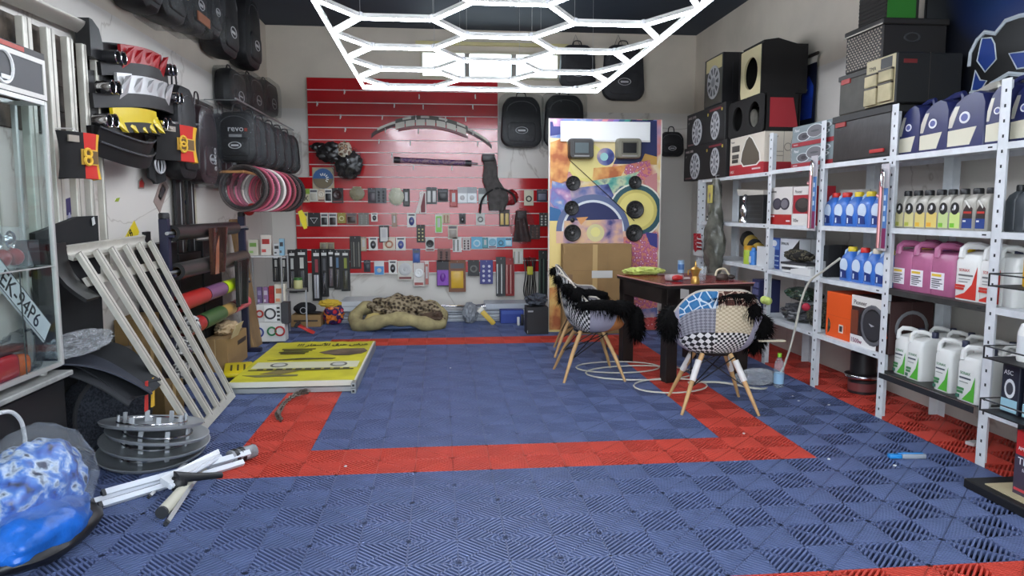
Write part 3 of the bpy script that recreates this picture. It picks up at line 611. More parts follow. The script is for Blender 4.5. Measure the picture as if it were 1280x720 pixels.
l, w_, h_ = spanR(976, 1012, 346, 3.985, .842, 330); t = thing('white_tray', 'white sloping paper tray at the edge of the middle shelf', 'tray', (4.03, 1.83, .842), 0)
MB().prism([(-.16, 0), (.16, 0), (.16, .035), (-.16, .075)], -.02, .12, 'x').build('sheet_pile', hue((222, 222, 220)), t); MB().prism([(-.162, .06), (-.158, .08), (-.12, .075), (-.12, .055)], -.022, .0, 'x').build('folded_corner', hue((190, 190, 188)), t)
foil = mat('crinkled_foil', (150, 160, 150), .18, metal=.8, bump=1.0, bscale=26, col2=(60, 96, 74))
tag(crumple((4.16, 2.04, .66), (.10, .24, .055), .22, 5, 9, 4, ridged=True).build('foil_pouch', foil, None, True), 'crinkled silver green foil pouch hanging in the low shelf bay', 'pouch')
for k, (c, r_, mm, lab) in enumerate((((4.15, 2.12, .50), (.12, .16, .075), mat('grey_clear_bag', (92, 92, 96), .25, noise=.4, scale=9), 'grey clear bag of parts on the low shelf below the tennis balls'), ((4.19, 1.78, .52), (.11, .14, .10), camo, 'folded camouflage cover on the low shelf left of the third post'), ((4.27, 1.40, .52), (.1, .13, .09), spotmat('olive_camo', [(84, 84, 50), (46, 50, 30), (100, 96, 70), (34, 34, 24)], 18, .9), 'olive camouflage bundle behind the third post beside the orange box'))):
    tag(crumple(c, r_, .2, 3, 20+k, 4, flat=-r_[2]*.9).build('camo_bundle' if k else 'parts_bag', mm, None, True), lab, 'bundle' if k else 'bag')
t = thing('ball_charm', 'pair of yellow green tennis balls hanging in the low shelf bay', 'hanging balls', (3.985, 2.36, .57))
for k in (-1, 1): MB().ball((0, k*.036, 0), .036, 14, 10).build('ball', mat('tennis_felt', (206, 220, 120), .9), t, True)
MB().tube([(0, 0, .03), (.02, 0, .09), (.05, 0, .26)], .003, 5).build('cord', hue((200, 200, 190)), t)
t = thing('red_ball_charm', 'small crimson ball hanging on the third shelving post', 'hanging ball', (3.965, 1.63, .61)); MB().ball((0, 0, 0), .032, 14, 10).build('ball', hue((160, 30, 52), .7), t, True); MB().tube([(0, 0, .03), (.02, 0, .08)], .003, 5).build('cord', hue((40, 40, 40)), t)
tag(MB().lathe([(.0, 0), (.07, 0), (.075, .03), (.075, .12), (.055, .14), (.05, .05)], 14, TR(4.05, 1.47, .50) @ RY(PI/2) @ RX(.3), cap=False).build('camo_hat', spotmat('olive_camo2', [(60, 60, 40), (34, 36, 24), (78, 76, 54)], 22, .9), None, True), 'round dark olive cap lying on its side beside the orange box', 'cap')
# white hose dropping from the shelf to the floor
pts = [at(1050, 323, X=3.96), at(1030, 338, X=3.955), at(1012, 352, X=3.955), at(1002, 375, X=3.95), at(994, 410, X=3.95), at(986, 440, X=3.94), at(978, 462, X=3.92), at(966, 480, X=3.8), at(950, 486, Z=.012), at(900, 478, Z=.012), at(860, 478, Z=.012)]
def smooth(pts, n=6):
    out = []; P = [Vector(p) for p in pts]
    for i in range(len(P)-1):
        a, b, c, d = P[max(i-1, 0)], P[i], P[i+1], P[min(i+2, len(P)-1)]
        for k in range(n):
            t_ = k/n; out.append(.5*((2*b) + (c-a)*t_ + (2*a-5*b+4*c-d)*t_*t_ + (-a+3*b-3*c+d)*t_**3))
    return out + [P[-1]]
cream = mat('cream_hose', (206, 204, 190), .45)
tag(MB().tube(smooth(pts), .0085, 7).build('hose', cream, None, True), 'cream hose looping off the shelf down to the floor by the table', 'hose')
for k, (cx, cy, rx, ry) in enumerate(((772, 459, 52, 7), (800, 466, 68, 9), (838, 482, 46, 9))):
    pts = [at(cx+rx*math.cos(a), cy+ry*math.sin(a), Z=.010+.004*k) for a in [2*PI*q/22 for q in range(22)]]
    tag(MB().tube(pts, .006, 6, closed=True).build('cable_coil', cream, None, True), ['loop of cream cable round the far left table leg', 'wide loop of cream cable between the table legs', 'loop of cream cable round the near table leg'][k], 'cable')
# --- bay 4 top: boxes and enclosures
l, w_, h_ = spanR(912, 954, 214, 4.0, 1.691, 166)
carton('speaker_box', 'white and red box with brown teardrop speaker picture', 'box', l, RR, w_, .36, .36, (216, 206, 190), [('p', [(0, 0), (1, 0), (1, .27), (0, .27)], (176, 36, 48)), ('p', [(.58, .98), (.68, .90), (.9, .5), (.92, .3), (.82, .2), (.42, .2), (.33, .34), (.36, .58), (.5, .9)], (230, 224, 214)), ('p', [(.58, .95), (.66, .88), (.87, .5), (.89, .32), (.8, .23), (.44, .23), (.36, .35), (.39, .57), (.5, .86)], (92, 82, 68)), ('r', .07, .3, .62, .78, (70, 64, 60)), ('r', .08, .28, .44, .55, (70, 64, 60)), ('r', .08, .26, .33, .42, (50, 46, 44)), ('t', .05, .86, 'Pioneer', .07, (90, 80, 76)), ('t', .04, .06, 'I-8QC', .1, (236, 220, 214)), ('r', .7, .92, .1, .14, (226, 200, 196)), ('R', 'r', 0, 1, 0, .26, (160, 36, 46)), ('R', 'g', .6, .62, .09, (150, 140, 128)), ('R', 'r', .15, .5, .4, .42, (170, 160, 146)), ('R', 'r', .15, .5, .5, .52, (170, 160, 146)), ('R', 't', .1, .85, 'Pioneer', .08, (90, 80, 76))])
t = thing('clear_parts_bag', 'clear bag of shiny parts leaning on the white speaker box', 'bag', (4.22, 2.40, 1.701))
rloft(MB(), []) if False else None
crumple((0, 0, .17), (.045, .035, .17), .14, 4, 31, 4).build('film', filmd, t, True); MB().lathe([(.02, .02), (.026, .1), (.02, .2), (.026, .28)], 10).build('contents', mat('pale_metal_parts', (190, 180, 160), .3, metal=.6), t, True)
whl = mat('chrome_print', (176, 176, 178), .4); whd = (30, 30, 32)
def wheelprint(t, w, h, u, v, r, lift, sx=1.0, face='F', d=0):
    pr = [('e', u, v, r*h/w*sx, r, (188, 188, 190))]
    g = decal(t, w, h, d, ('e', u, v, r*h/w*sx, r, (186, 186, 188)), lift, 0)
    for k in range(10):
        a = 2*PI*k/10; m = MB(); q = []
        for rr, da in ((.45, -.12), (.85, -.17), (.85, .17), (.45, .12)): q.append((u*w-w/2+rr*r*h*sx*math.cos(a+da), v*h+rr*r*h*math.sin(a+da)))
        m.prism(q, -lift-.001, -lift, 'y'); m.build('spoke_gap', hue((74, 74, 78)), g)
    decal(g, w, h, d, ('e', u, v, r*.28*h/w*sx, r*.28, (140, 140, 144)), lift+.0015, 0)
for k, (a, b, pb, pt, z, lab) in enumerate(((853, 909, 222, 172, 1.691, 'lower black box printed with two silver wheel covers'), (857, 908, 172, 128, 2.062, 'upper black box printed with two silver wheel covers'))):
    l, w_, h_ = spanR(a, b, pb, 3.985, z); h_ = .37
    t = carton('wheel_cover_box', lab, 'box', l, RR, w_*.93, .12, h_, (26, 24, 25), [('t', .04, .84, 'WHEEL COVER', .1, (186, 170, 168), 1.0), ('r', .62, .9, .86, .92, (120, 40, 50)), ('c', .58, .80, .045, (190, 170, 70)), ('c', .92, .84, .045, (190, 170, 70)), ('r', .05, .2, .05, .09, (120, 80, 80)), ('t', .05, .70, '13"', .08, (170, 160, 160))], 'stacked wheel cover boxes')
    wheelprint(t, w_*.93, h_, .30, .41, .39, .008); wheelprint(t, w_*.93, h_, .77, .44, .39, .008, .8)
l, w_, h_ = spanR(880, 903, 120, 3.99, 2.436, 62)
t = carton('wheel_cover_box', 'tall black box with one wheel cover picture standing on the wheel cover boxes', 'box', l, RR, .5, .34, .5, (24, 23, 26), [('r', .03, .97, .03, .97, (66, 60, 50)), ('r', .1, .95, .72, .97, (196, 182, 130)), ('R', 'r', .62, .85, .06, .1, (180, 180, 184)), ('R', 'r', .3, .31, .2, .8, (44, 44, 48)), ('R', 'r', .5, .51, .2, .8, (44, 44, 48)), ('R', 'r', .7, .71, .2, .8, (44, 44, 48))], None, .45)
wheelprint(t, .5, .5, .52, .48, .34, .006)
carpet = mat('black_box_carpet', (30, 28, 27), .95, bump=.3, bscale=200)
# twin-hole enclosure with red sloping side
l, w_, h_ = spanR(909, 957, 165, 4.0, 2.055)
def ring_front(t, w, h, holes, m, th=.018):        # front board with round openings, built as outline strips
    b = MB(); xs = sorted([0, w]+[c for c, _, _ in holes])
    edges = [0]+[(holes[i][0]+holes[i+1][0])/2 for i in range(len(holes)-1)]+[w]
    for (cx, cz, r), x0, x1 in zip(holes, edges, edges[1:]):
        n = 32; vi = []; vo = []
        for k in range(n):
            a = 2*PI*k/n; c, s = math.cos(a), math.sin(a); vi.append((cx+r*c, cz+r*s))
            q = min((x1-cx)/c if c > 1e-6 else 1e9, (x0-cx)/c if c < -1e-6 else 1e9, (h-cz)/s if s > 1e-6 else 1e9, -cz/s if s < -1e-6 else 1e9); vo.append((cx+q*c, cz+q*s))
        for y in (0, th):
            vs = [(x-w/2, y, z) for x, z in vi]+[(x-w/2, y, z) for x, z in vo]
            b.add(vs, [[k, (k+1) % n, n+(k+1) % n, n+k] for k in range(n)])
        b.add([(x-w/2, 0, z) for x, z in vi]+[(x-w/2, th, z) for x, z in vi], [[k, (k+1) % n, n+(k+1) % n, n+k] for k in range(n)])
    return b.build('front_board', m, t)
W2, H2, D2 = .80, .34, .36
t = thing('twin_speaker_enclosure', 'black carpeted twin-hole speaker enclosure with red sloped end panel', 'speaker box', (4.0, 2.965, 2.055), RR)
ring_front(t, W2, H2, [(W2*.27, H2*.5, .115), (W2*.73, H2*.5, .115)], carpet)
m = MB(); m.box(-W2/2, W2/2, .018, D2, 0, .018); m.box(-W2/2, W2/2, .018, D2-.08, H2-.018, H2); m.box(-W2/2, -W2/2+.018, .018, D2-.04, .018, H2-.018); m.box(W2/2-.018, W2/2, .018, D2-.04, .018, H2-.018); m.box(-W2/2, W2/2, D2-.05, D2-.03, .018, H2-.018); m.build('carcass', carpet, t)
MB().prism([(.05, .035), (.31, .035), (.26, .29), (.05, .29)], W2/2+.0005, W2/2+.006, 'x').build('red_end_panel', mat('red_vinyl_panel', (164, 38, 48), .5), t)
for c in (.27, .73): MB().lathe([(.06, 0), (.09, .03), (.10, .10)], 16, TR(W2*c-W2/2, .26, H2*.5) @ RX(PI/2)).build('inner_cone', mat('grey_white_lining', (150, 146, 134), .6, noise=.4, scale=6), t, True)
t = thing('speaker_enclosure', 'tall black speaker enclosure with cream front and one round hole', 'speaker box', (4.0, 2.88, 2.397), RR)
W1, H1 = .44, .43
ring_front(t, W1, H1, [(W1*.5, H1*.48, .145)], mat('cream_mdf', (206, 194, 150), .6))
m = MB(); m.box(-W1/2, W1/2, .018, .38, 0, .02); m.prism([(.018, H1-.02), (.018, H1+.03), (.15, H1+.05), (.42, H1-.02), (.42, H1-.05)], -W1/2, W1/2, 'x'); m.box(-W1/2-.02, -W1/2, -.004, .38, 0, H1); m.box(W1/2, W1/2+.02, -.004, .42, 0, H1); m.box(-W1/2, W1/2, .37, .39, 0, H1-.03); m.build('carcass', carpet, t)
MB().box(-W1/2, W1/2, .2, .21, .02, H1-.04).build('inner_baffle', hue((70, 44, 28), .9), t)
# --- bay 4 shelves
l, w_, h_ = spanR(923, 953, 277, 4.06, 1.236, 238); t = carton('black_crate', 'black ridged crate with white tray on top on the far shelf', 'crate', l, RR, w_, .25, .26, (30, 31, 33), [('r', .05, .95, k, k+.02, (54, 55, 58)) for k in (.15, .3, .45, .6, .75)])
MB().prism([(-w_*.55, .262), (w_*.5, .262), (w_*.5, .30), (-w_*.62, .325)], .0, .2, 'y').build('white_tray', hue((196, 190, 180)), t)
t = thing('silver_figure', 'small silver bottle-shaped ornament beside the black crate', 'ornament', (4.05, 3.02, 1.236)); MB().lathe([(.05, 0), (.052, .02), (.03, .06), (.046, .12), (.03, .17), (.014, .19), (.03, .22), (.02, .25)], 12).build('body', mat('chrome', (205, 205, 208), .15, metal=1.0), t, True); MB().ball((0, 0, .255), .018).build('head', hue((50, 50, 52)), t, True)
for k, (y_, w_, h_, c_, lab) in enumerate(((3.87, .10, .05, (120, 160, 70), 'small light green box on the far shelf'), (4.01, .07, .06, (40, 42, 40), 'small black tin beside the light green box'))):
    t = carton('small_box', lab, 'box', (4.06, y_, 1.236), RR, w_, .09, h_, c_, [('r', .2, .8, .3, .6, (220, 220, 210))])
sack_m = mat('grey_plastic_sack', (112, 112, 102), .22, noise=.35, scale=7, bump=.8, bscale=14)
t = thing('hanging_plastic_sack', 'long grey plastic sack with yellow card hanging off the far shelf', 'plastic sack', (3.93, 3.46, 1.69))
rows = []
for k in range(18):
    z = -.02-k*.056; f_ = [.05, .07, .085, .10, .10, .105, .11, .12, .13, .15, .16, .165, .165, .16, .15, .14, .12, .10][k]
    rows.append([((f_*.55+.012*math.sin(k*1.3+q))*math.cos(2*PI*q/20)*(1+.10*math.sin(3*q+k)), f_*(1+.10*math.sin(5*q+k*.9))*math.sin(2*PI*q/20), z) for q in range(20)])
MB().loft(rows).build('film', sack_m, t, True); MB().box(-.062, -.056, -.062, .062, -.26, -.08).build('yellow_card', hue((196, 182, 96)), t); MB().tube([(0, 0, -.02), (-.005, 0, .015), (.03, 0, .02)], .004, 6).build('hook', alu, t); MB().prism(disc((0, -.18), .026, 12), -.064, -.062, 'x').build('printed_mark', hue((150, 110, 80)), t)
m = MB(); tag(m.box(4.03, 4.10, 2.47, 2.68, .851, 1.03).build('white_notice', hue((214, 216, 218)), None), 'blank white card standing beside the fourth post', 'card')
t = thing('yellow_canister', 'yellow green canister with orange lid on the far middle shelf', 'canister', (4.06, 2.92, .851)); MB().lathe([(.045, 0), (.047, .01), (.047, .13), (.044, .135)], 14).build('body', hue((170, 190, 60), .4), t, True); MB().lathe([(.046, .132), (.047, .165), (.04, .172)], 14).build('lid', hue((206, 150, 40), .4), t, True)
t = thing('blue_can', 'blue and white spray can next to the yellow canister', 'spray can', (4.05, 2.79, .851)); MB().lathe([(.035, 0), (.036, .12), (.02, .135), (.018, .16)], 12).build('body', hue((70, 130, 200), .35), t, True); MB().box(-.0365, -.034, -.02, .02, .02, .08).build('label', hue((226, 228, 230)), t)
t = thing('bee_cushion', 'black and yellow striped soft cushion behind the grey sack', 'cushion', (4.16, 3.02, 1.02))
for k in range(5): crumple((.0, .16-.08*k, .05-.035*k), (.075, .052, .085), .05, 2, 40+k, 3).build('stripe', hue((170, 140, 60), .95) if k % 2 else hue((28, 26, 24), .95), t, True)
t = thing('red_shoe_pack', 'red patterned pack with white stripes on the far shelf end', 'pack', (3.99, 4.12, .86))
m = MB(); m.prism([(-.06, .06), (.0, .03), (.05, .07), (.07, .24), (.02, .19), (-.03, .24)], -.02, .03, 'x'); m.build('red_card', spotmat('red_white_spots', [(226, 200, 200), (176, 34, 44), (160, 28, 38)], 40, .6), t)
for k in range(5): MB().box(-.024, -.02, -.20, -.06, .09+.022*k, .102+.022*k).build('stripe', hue((220, 220, 220) if k % 2 == 0 else (150, 40, 46)), t)
MB().box(-.018, .05, -.20, .07, -.005, .06).build('base_box', hue((206, 206, 204)), t)
carton('blue_grid_box', 'dark blue box with pale grid print under the table-side shelf', 'box', (4.05, 2.72, .42), RR, .16, .2, .30, (40, 44, 84), [('r', .1+.3*i, .3+.3*i, .1+.22*j, .26+.22*j, (96, 100, 140)) for i in range(3) for j in range(4)])
# --- steering-lock blister packs on the posts
def lockpack(lab, px0, px1, pt, pb, X_, col):
    a, b = at(px0, pb, X=X_), at(px1, pt, X=X_); h = b.z-a.z; w = max(.07, abs(a.y-b.y))
    t = thing('steering_lock_pack', lab, 'lock pack', (X_, (a.y+b.y)/2, a.z), RR, 'steering locks hung on the shelving posts')
    MB().box(-w/2, w/2, .002, .006, 0, h).build('backing_card', hue((190, 186, 190), .4), t)
    MB().box(w*.02, w/2-.003, -.001, .002, h*.05, h*.72).build('blue_panel', hue((70, 120, 180), .4), t); MB().box(w*.02, w/2-.003, -.002, .0, h*.03, h*.26).build('plum_panel', hue((130, 44, 88), .4), t)
    MB().tube([(-w*.22, -.012, h*.03), (-w*.22, -.012, h*.80)], .011, 8).build('lock_bar', mat('rosy_metal', (190, 130, 130), .3, metal=.5), t, True)
    MB().tube([(-w*.22, -.014, h*.62), (-w*.5, -.016, h*.64)], .012, 8).build('lock_head', mat('rosy_metal', (190, 130, 130)), t, True)
    MB().tube(smooth([(-w*.1, -.012, h*.74), (-w*.22, -.014, h*.86), (-.005, -.014, h*.93), (w*.2, -.014, h*.86), (w*.16, -.012, h*.72)], 4), .008, 7).build('lock_hook', mat('chrome', (205, 205, 208)), t, True)
    for k in range(3): MB().box(w*.08, w*.3, -.0025, -.0008, h*(.34+.12*k), h*(.40+.12*k)).build('printed_panel', hue((190, 210, 226), .4), t)
lockpack('steering lock in blister pack hung on the third shelving post', 1010, 1022, 194, 288, 3.965, 0)
lockpack('steering lock in blister pack hung on the second shelving post', 1096, 1112, 204, 313, 3.965, 1)
# ------------------------------------------------------------------ banners on the right wall
XW = XR-.03
a, b = at(1158, 14, X=XW), at(1158, 110, X=XW)
t = thing('dark_blue_banner', 'large dark blue wall banner with black figure outlined in white', 'banner', (XW, (a.y-1.3)/2, 1.95), RR)
wb_ = a.y+1.3; hb = 1.40
grad = bpy.data.materials.new('banner_print'); grad.use_nodes = True; _nt = grad.node_tree; _b = _nt.nodes['Principled BSDF']; _b.inputs['Roughness'].default_value = .35
_tc = _nt.nodes.new('ShaderNodeTexCoord'); _mp = _nt.nodes.new('ShaderNodeMapping'); _mp.inputs['Location'].default_value = (.62, 0, -1.5); _mp.inputs['Scale'].default_value = (1.5, .2, 1.5); _g = _nt.nodes.new('ShaderNodeTexGradient'); _g.gradient_type = 'SPHERICAL'; _r = _nt.nodes.new('ShaderNodeValToRGB')
_r.color_ramp.elements[0].color = lin((22, 24, 32)); _r.color_ramp.elements[1].color = lin((34, 70, 150)); _r.color_ramp.elements[1].position = .8
_nt.links.new(_tc.outputs['Object'], _mp.inputs['Vector']); _nt.links.new(_mp.outputs['Vector'], _g.inputs['Vector']); _nt.links.new(_g.outputs['Color'], _r.inputs['Fac']); _nt.links.new(_r.outputs['Color'], _b.inputs['Base Color'])
MB().box(-wb_/2, wb_/2, 0, .008, 0, hb).build('printed_sheet', grad, t); MB().box(-wb_/2-.014, -wb_/2, -.006, .012, -.02, hb+.02).build('edge_batten', hue((20, 18, 18)), t)
def wp(px_, py_): p = at(px_, py_, X=XW); return (-(p.y-t.location.y), p.z-1.95)
out = [wp(*p) for p in ((1212, 83), (1214, 66), (1222, 50), (1232, 40), (1245, 42), (1258, 26), (1275, 20), (1296, 16), (1330, 30), (1330, 96), (1300, 95), (1262, 92), (1240, 105), (1228, 116), (1214, 116))]
MB().prism(out, -.0015, 0, 'y').build('figure_silhouette', hue((20, 20, 20), .5), t)
MB().tube([(x, -.002, z) for x, z in out], .014, 6).build('white_outline', hue((196, 204, 210), .5), t)
for poly in (((1228, 48), (1240, 47), (1244, 55), (1246, 74), (1232, 90), (1222, 76)), ((1262, 67), (1285, 64), (1300, 70), (1285, 84), (1272, 86)), ((1220, 88), (1226, 100), (1234, 101), (1226, 114), (1215, 113))):
    q = [wp(*p) for p in poly]; MB().prism(q, -.003, -.0015, 'y').build('blue_facet', hue((38, 66, 140), .4), t); MB().tube([(x, -.003, z) for x, z in q], .005, 5, closed=True).build('facet_outline', hue((196, 204, 210), .5), t)
a, b = at(984, 78, X=XW), at(1018, 145, X=XW)
t = thing('narrow_wall_banner', 'narrow dark blue roll-down banner on the white wall above the speaker boxes', 'banner', (XW, (a.y+b.y)/2, 2.06), RR); wb_ = abs(a.y-b.y); hb = .60
MB().box(-wb_/2, wb_/2, 0, .004, 0, hb).build('printed_sheet', hue((16, 20, 40), .4), t); MB().tube([(-wb_/2-.03, -.01, hb+.07), (wb_/2+.03, -.01, hb+.07)], .016, 8).build('top_rod', hue((40, 32, 30)), t); MB().box(-wb_/2, wb_/2, -.002, .006, hb, hb+.06).build('white_hem', hue((206, 200, 190)), t)
MB().prism([(x*wb_*.9, .12+z*.4) for x, z in ((.05, 0), (.45, .0), (.48, .7), (.3, .95), (.1, .8))], -.0015, 0, 'y').build('blue_shape', hue((30, 64, 170), .4), t); MB().tube([(0, -.002, .35), (wb_*.25, -.002, .38)], .005, 5).build('white_stroke', hue((200, 210, 226)), t)
# ------------------------------------------------------------------ black wire stand at the right edge and what it holds
t = thing('wire_display_stand', 'black metal display stand with wire trays at the right edge', 'display stand', (3.86, -.66, 0))
MB().box(.09, .12, .14, .17, .03, 1.35).build('pole', hue((22, 22, 24), .5), t); MB().bbox(-.16, .14, -.34, .19, 0, .045, .006).build('base', hue((20, 20, 22), .5), t); MB().box(-.12, .12, -.3, .1, .045, .05).build('base_board', hue((176, 164, 130), .7), t)
for z in (1.0, .655, .40):
    m = MB(); m.box(-.14, .13, -.34, .14, z, z+.006); s = m.build('tray', hue((24, 24, 26), .5), t)
    m = MB(); c = [(-.14, -.34), (.13, -.34), (.13, .14), (-.14, .14)]
    m.tube([(*p, z+.06) for p in c], .004, 5, closed=True); m.build('rail', hue((24, 24, 26), .5), s)
    for p in c: MB().tube([(*p, z), (*p, z+.06)], .004, 5).build('rail_post', hue((24, 24, 26), .5), s)
bottle1('yellow_bottle', 'yellow fluid bottle on the top tray of the wire stand', 'bottle', (3.79, -.70, 1.007), RR, .15, .1, .22, hue((222, 170, 30), .35), (220, 160, 30), [('r', .2, .8, .2, .7, (226, 120, 40))])
t = thing('white_bottle', 'slim white bottle with small drawing on the wire stand middle tray', 'bottle', (3.84, -.64, .662)); MB().lathe([(.042, 0), (.045, .01), (.045, .13), (.034, .17), (.02, .18), (.02, .215), (.017, .22)], 14).build('body', whitep, t, True); MB().lathe([(.0455, .03), (.0455, .12)], 14, cap=False).build('label', hue((206, 208, 210)), t, True)
for k, y_ in enumerate((-.50, -.63)):
    carton('wheel_care_box', ['dark box with tyre picture on the wire stand low tray, left', 'dark box with tyre picture on the wire stand low tray, right'][k], 'box', (3.79, y_-.11, .407), RR, .105, .09, .23, (26, 30, 46), [('t', .12, .8, 'ASC' if k == 0 else 'Gas', .13, (220, 222, 226)), ('e', .5, .52, .3, .2, (206, 208, 212)), ('e', .5, .52, .2, .13, (60, 62, 70)), ('r', .05, .95, .04, .3, (146, 186, 200)), ('r', .1, .9, .1, .14, (220, 230, 236))])
carton('red_product_box', 'red and dark box with white TIR lettering on the stand base', 'box', (3.79, -.75, .05), RR, .16, .12, .30, (186, 34, 36), [('r', 0, 1, .0, .62, (64, 54, 70)), ('t', .1, .7, 'AMB', .08, (230, 220, 220)), ('t', .12, .48, 'TIR', .16, (232, 232, 236)), ('t', .3, .38, 'foam', .08, (220, 220, 226)), ('r', .05, .95, .06, .1, (186, 60, 70))])
# ------------------------------------------------------------------ floor items on the right
p = at(1133, 573, Z=0); t = thing('utility_lighter', 'blue and grey lighter lying on the blue floor tiles', 'lighter', (p.x, p.y, .003), -.1)
MB().bbox(-.10, -.03, -.018, .018, 0, .022, .006).build('blue_head', hue((40, 140, 214), .35), t, True); MB().bbox(-.03, .10, -.021, .021, 0, .024, .006).build('grey_grip', hue((150, 156, 166), .5), t, True); MB().bbox(-.05, .09, -.006, .006, .022, .03, .003).build('blue_spine', hue((50, 130, 196), .4), t, True)
p = at(973, 484, Z=0); t = thing('water_bottle', 'clear water bottle with green cap and blue label on the floor', 'bottle', (p.x, p.y, .002))
MB().lathe([(.034, 0), (.038, .01), (.038, .06), (.036, .07), (.038, .08), (.038, .16), (.03, .20), (.015, .225), (.013, .24)], 14).build('body', filmmat('bottle_plastic', (220, 232, 240), .28, .05, 0), t, True); MB().lathe([(.0385, .03), (.0385, .11)], 14, cap=False).build('label', hue((150, 190, 220), .4), t, True); MB().lathe([(.016, .235), (.016, .262), (.014, .265)], 12).build('cap', hue((130, 190, 40), .4), t, True)
p = at(945, 480, Z=0); tag(crumple((p.x, p.y, .055), (.15, .09, .062), .3, 3, 51, 5, flat=-.052, ridged=True).build('plastic_bag', filmd, None, True), 'crumpled clear plastic bag on the floor beside the water bottle', 'plastic bag')
p = at(1074, 490, Z=0); t = thing('dark_drum', 'black drum with chrome band under the shelving', 'drum', (p.x+.02, p.y, .001))
MB().lathe([(.10, 0), (.10, .10), (.125, .115), (.125, .14), (.09, .15), (.09, .30), (.08, .305)], 18).build('body', mat('dark_drum_plastic', (30, 29, 30), .4), t, True); MB().lathe([(.127, .115), (.130, .12), (.130, .135), (.127, .14)], 18, cap=False).build('chrome_band', mat('chrome', (205, 205, 208)), t, True); MB().lathe([(.101, .02), (.101, .08)], 18, cap=False).build('label_band', hue((120, 60, 60), .5), t, True)
p = at(1192, 528, Z=0); t = thing('tape_scrap', 'small white and black scrap on the red tiles under the shelving', 'scrap', (4.25, .12, .004), .6); MB().prism([(-.08, .0), (.02, -.03), (.06, -.02), (.03, .0), (-.06, .05)], 0, .02, 'z').build('white_piece', hue((206, 206, 206)), t); MB().ball((.06, -.01, .02), (.025, .02, .018)).build('black_knob', hue((24, 24, 26), .4), t, True)
for x_, y_, lab in ((563, 460, 'in the middle of the inner blue area'), (991, 495, 'left one of a pair beyond the red frame'), (998, 501, 'right one of a pair beyond the red frame'), (1036, 506, 'beside the red strip under the shelving'), (1036, 574, 'just outside the near right corner of the red frame'), (1118, 582, 'just before the blue lighter'), (1208, 599, 'close to the foot of the nearest post'), (930, 542, 'on the right side of the red frame'), (432, 583, 'on the left part of the near red band')):
    p = at(x_, y_, Z=.002); tag(MB().prism([(rnd(.006, .013)*math.cos(a), rnd(.006, .013)*math.sin(a)) for a in (0, 1.2, 2.3, 3.5, 4.9)], 0, .004, 'z', TR(p.x, p.y, .001)).build('paper_scrap', hue((214, 216, 218))), 'tiny white floor scrap '+lab, 'scrap', 'white scraps on the floor')

# ------------------------------------------------------------------ painted display board with speakers
YP = 4.25; pl, pr_ = at(686, 415, Y=YP), at(821, 413, Y=YP); PW = pr_.x-pl.x; PH = 2.35; PXC = (pl.x+pr_.x)/2
bd = thing('display_board', 'tall painted speaker display board with space artwork standing before the back wall', 'display board', (PXC, YP, 0))
art = spotmat('painted_art', [(236, 214, 150), (228, 190, 110), (232, 216, 178), (206, 130, 120), (190, 150, 170), (120, 120, 160)], 2.6, .45, 'NOISE')
MB().box(-PW/2, PW/2, 0, .03, 0, PH).build('panel', art, bd); m = MB()
for x0, x1 in ((-PW/2-.012, -PW/2), (PW/2, PW/2+.012)): m.box(x0, x1, -.004, .034, 0, PH)
m.build('edge_trim', hue((222, 216, 206)), bd)
for s in (-1, 1): MB().prism([(.03, 0), (.5, 0), (.5, .03), (.06, 1.7), (.03, 1.7)], s*PW*.4-.015, s*PW*.4+.015, 'x').build('rear_strut', hue((120, 96, 70), .8), bd)
MB().box(-PW/2, PW/2, -.006, 0, 0, .05).build('white_skirt', hue((226, 222, 214)), bd)
def up(px_, py_):
    p = at(px_, py_, Y=YP); return (p.x-PXC, p.z)
_L = [0]
def paint(pts, col, m=None, nm='painted_shape'):
    _L[0] += 1; q = [up(*p) for p in pts]; x0 = -PW/2+.002; q = [(max(x0, min(-x0, x)), min(PH-.002, max(.002, z))) for x, z in q]
    MB().prism(q, -.0012-_L[0]*.00035, -.0002, 'y').build(nm, m or hue(col, .45), bd)
def circ(cx, cy, r, a0=0, a1=360, n=28, sy=1.0): return [(cx+r*math.cos(math.radians(a0+(a1-a0)*k/n)), cy-r*sy*math.sin(math.radians(a0+(a1-a0)*k/n))) for k in range(n+(0 if a1-a0 == 360 else 1))]
neb = spotmat('nebula_paint', [(28, 34, 78), (50, 60, 120), (100, 110, 160), (170, 150, 170), (222, 200, 170)], 4, .45, 'NOISE'); star = spotmat('star_paint', [(240, 230, 230), (196, 110, 140), (180, 90, 130), (210, 130, 110)], 30, .5); stripe = spotmat('pastel_paint', [(226, 210, 220), (196, 150, 180), (130, 110, 170), (110, 140, 190), (226, 200, 180)], 5, .45, 'NOISE'); ora = spotmat('mars_paint', [(236, 214, 150), (230, 186, 110), (216, 150, 84), (176, 96, 52)], 5, .5, 'NOISE'); teal = spotmat('teal_paint', [(60, 140, 130), (110, 170, 150), (190, 200, 160), (50, 90, 110)], 8, .45, 'NOISE')
paint([(686, 146), (821, 150), (821, 180), (686, 172)], 0, stripe); paint([(686, 152), (702, 153), (702, 168), (686, 170)], (44, 52, 120)); paint([(690, 147), (740, 147), (730, 158), (692, 158)], 0, stripe)
for k, c in enumerate(((214, 130, 140), (150, 90, 150), (130, 110, 190), (50, 90, 120), (60, 140, 130), (30, 40, 44), (200, 120, 110), (40, 110, 80), (30, 34, 36))): paint([(754+k*7, 146), (761+k*7, 146), (751+k*7, 162), (744+k*7, 162)], c)
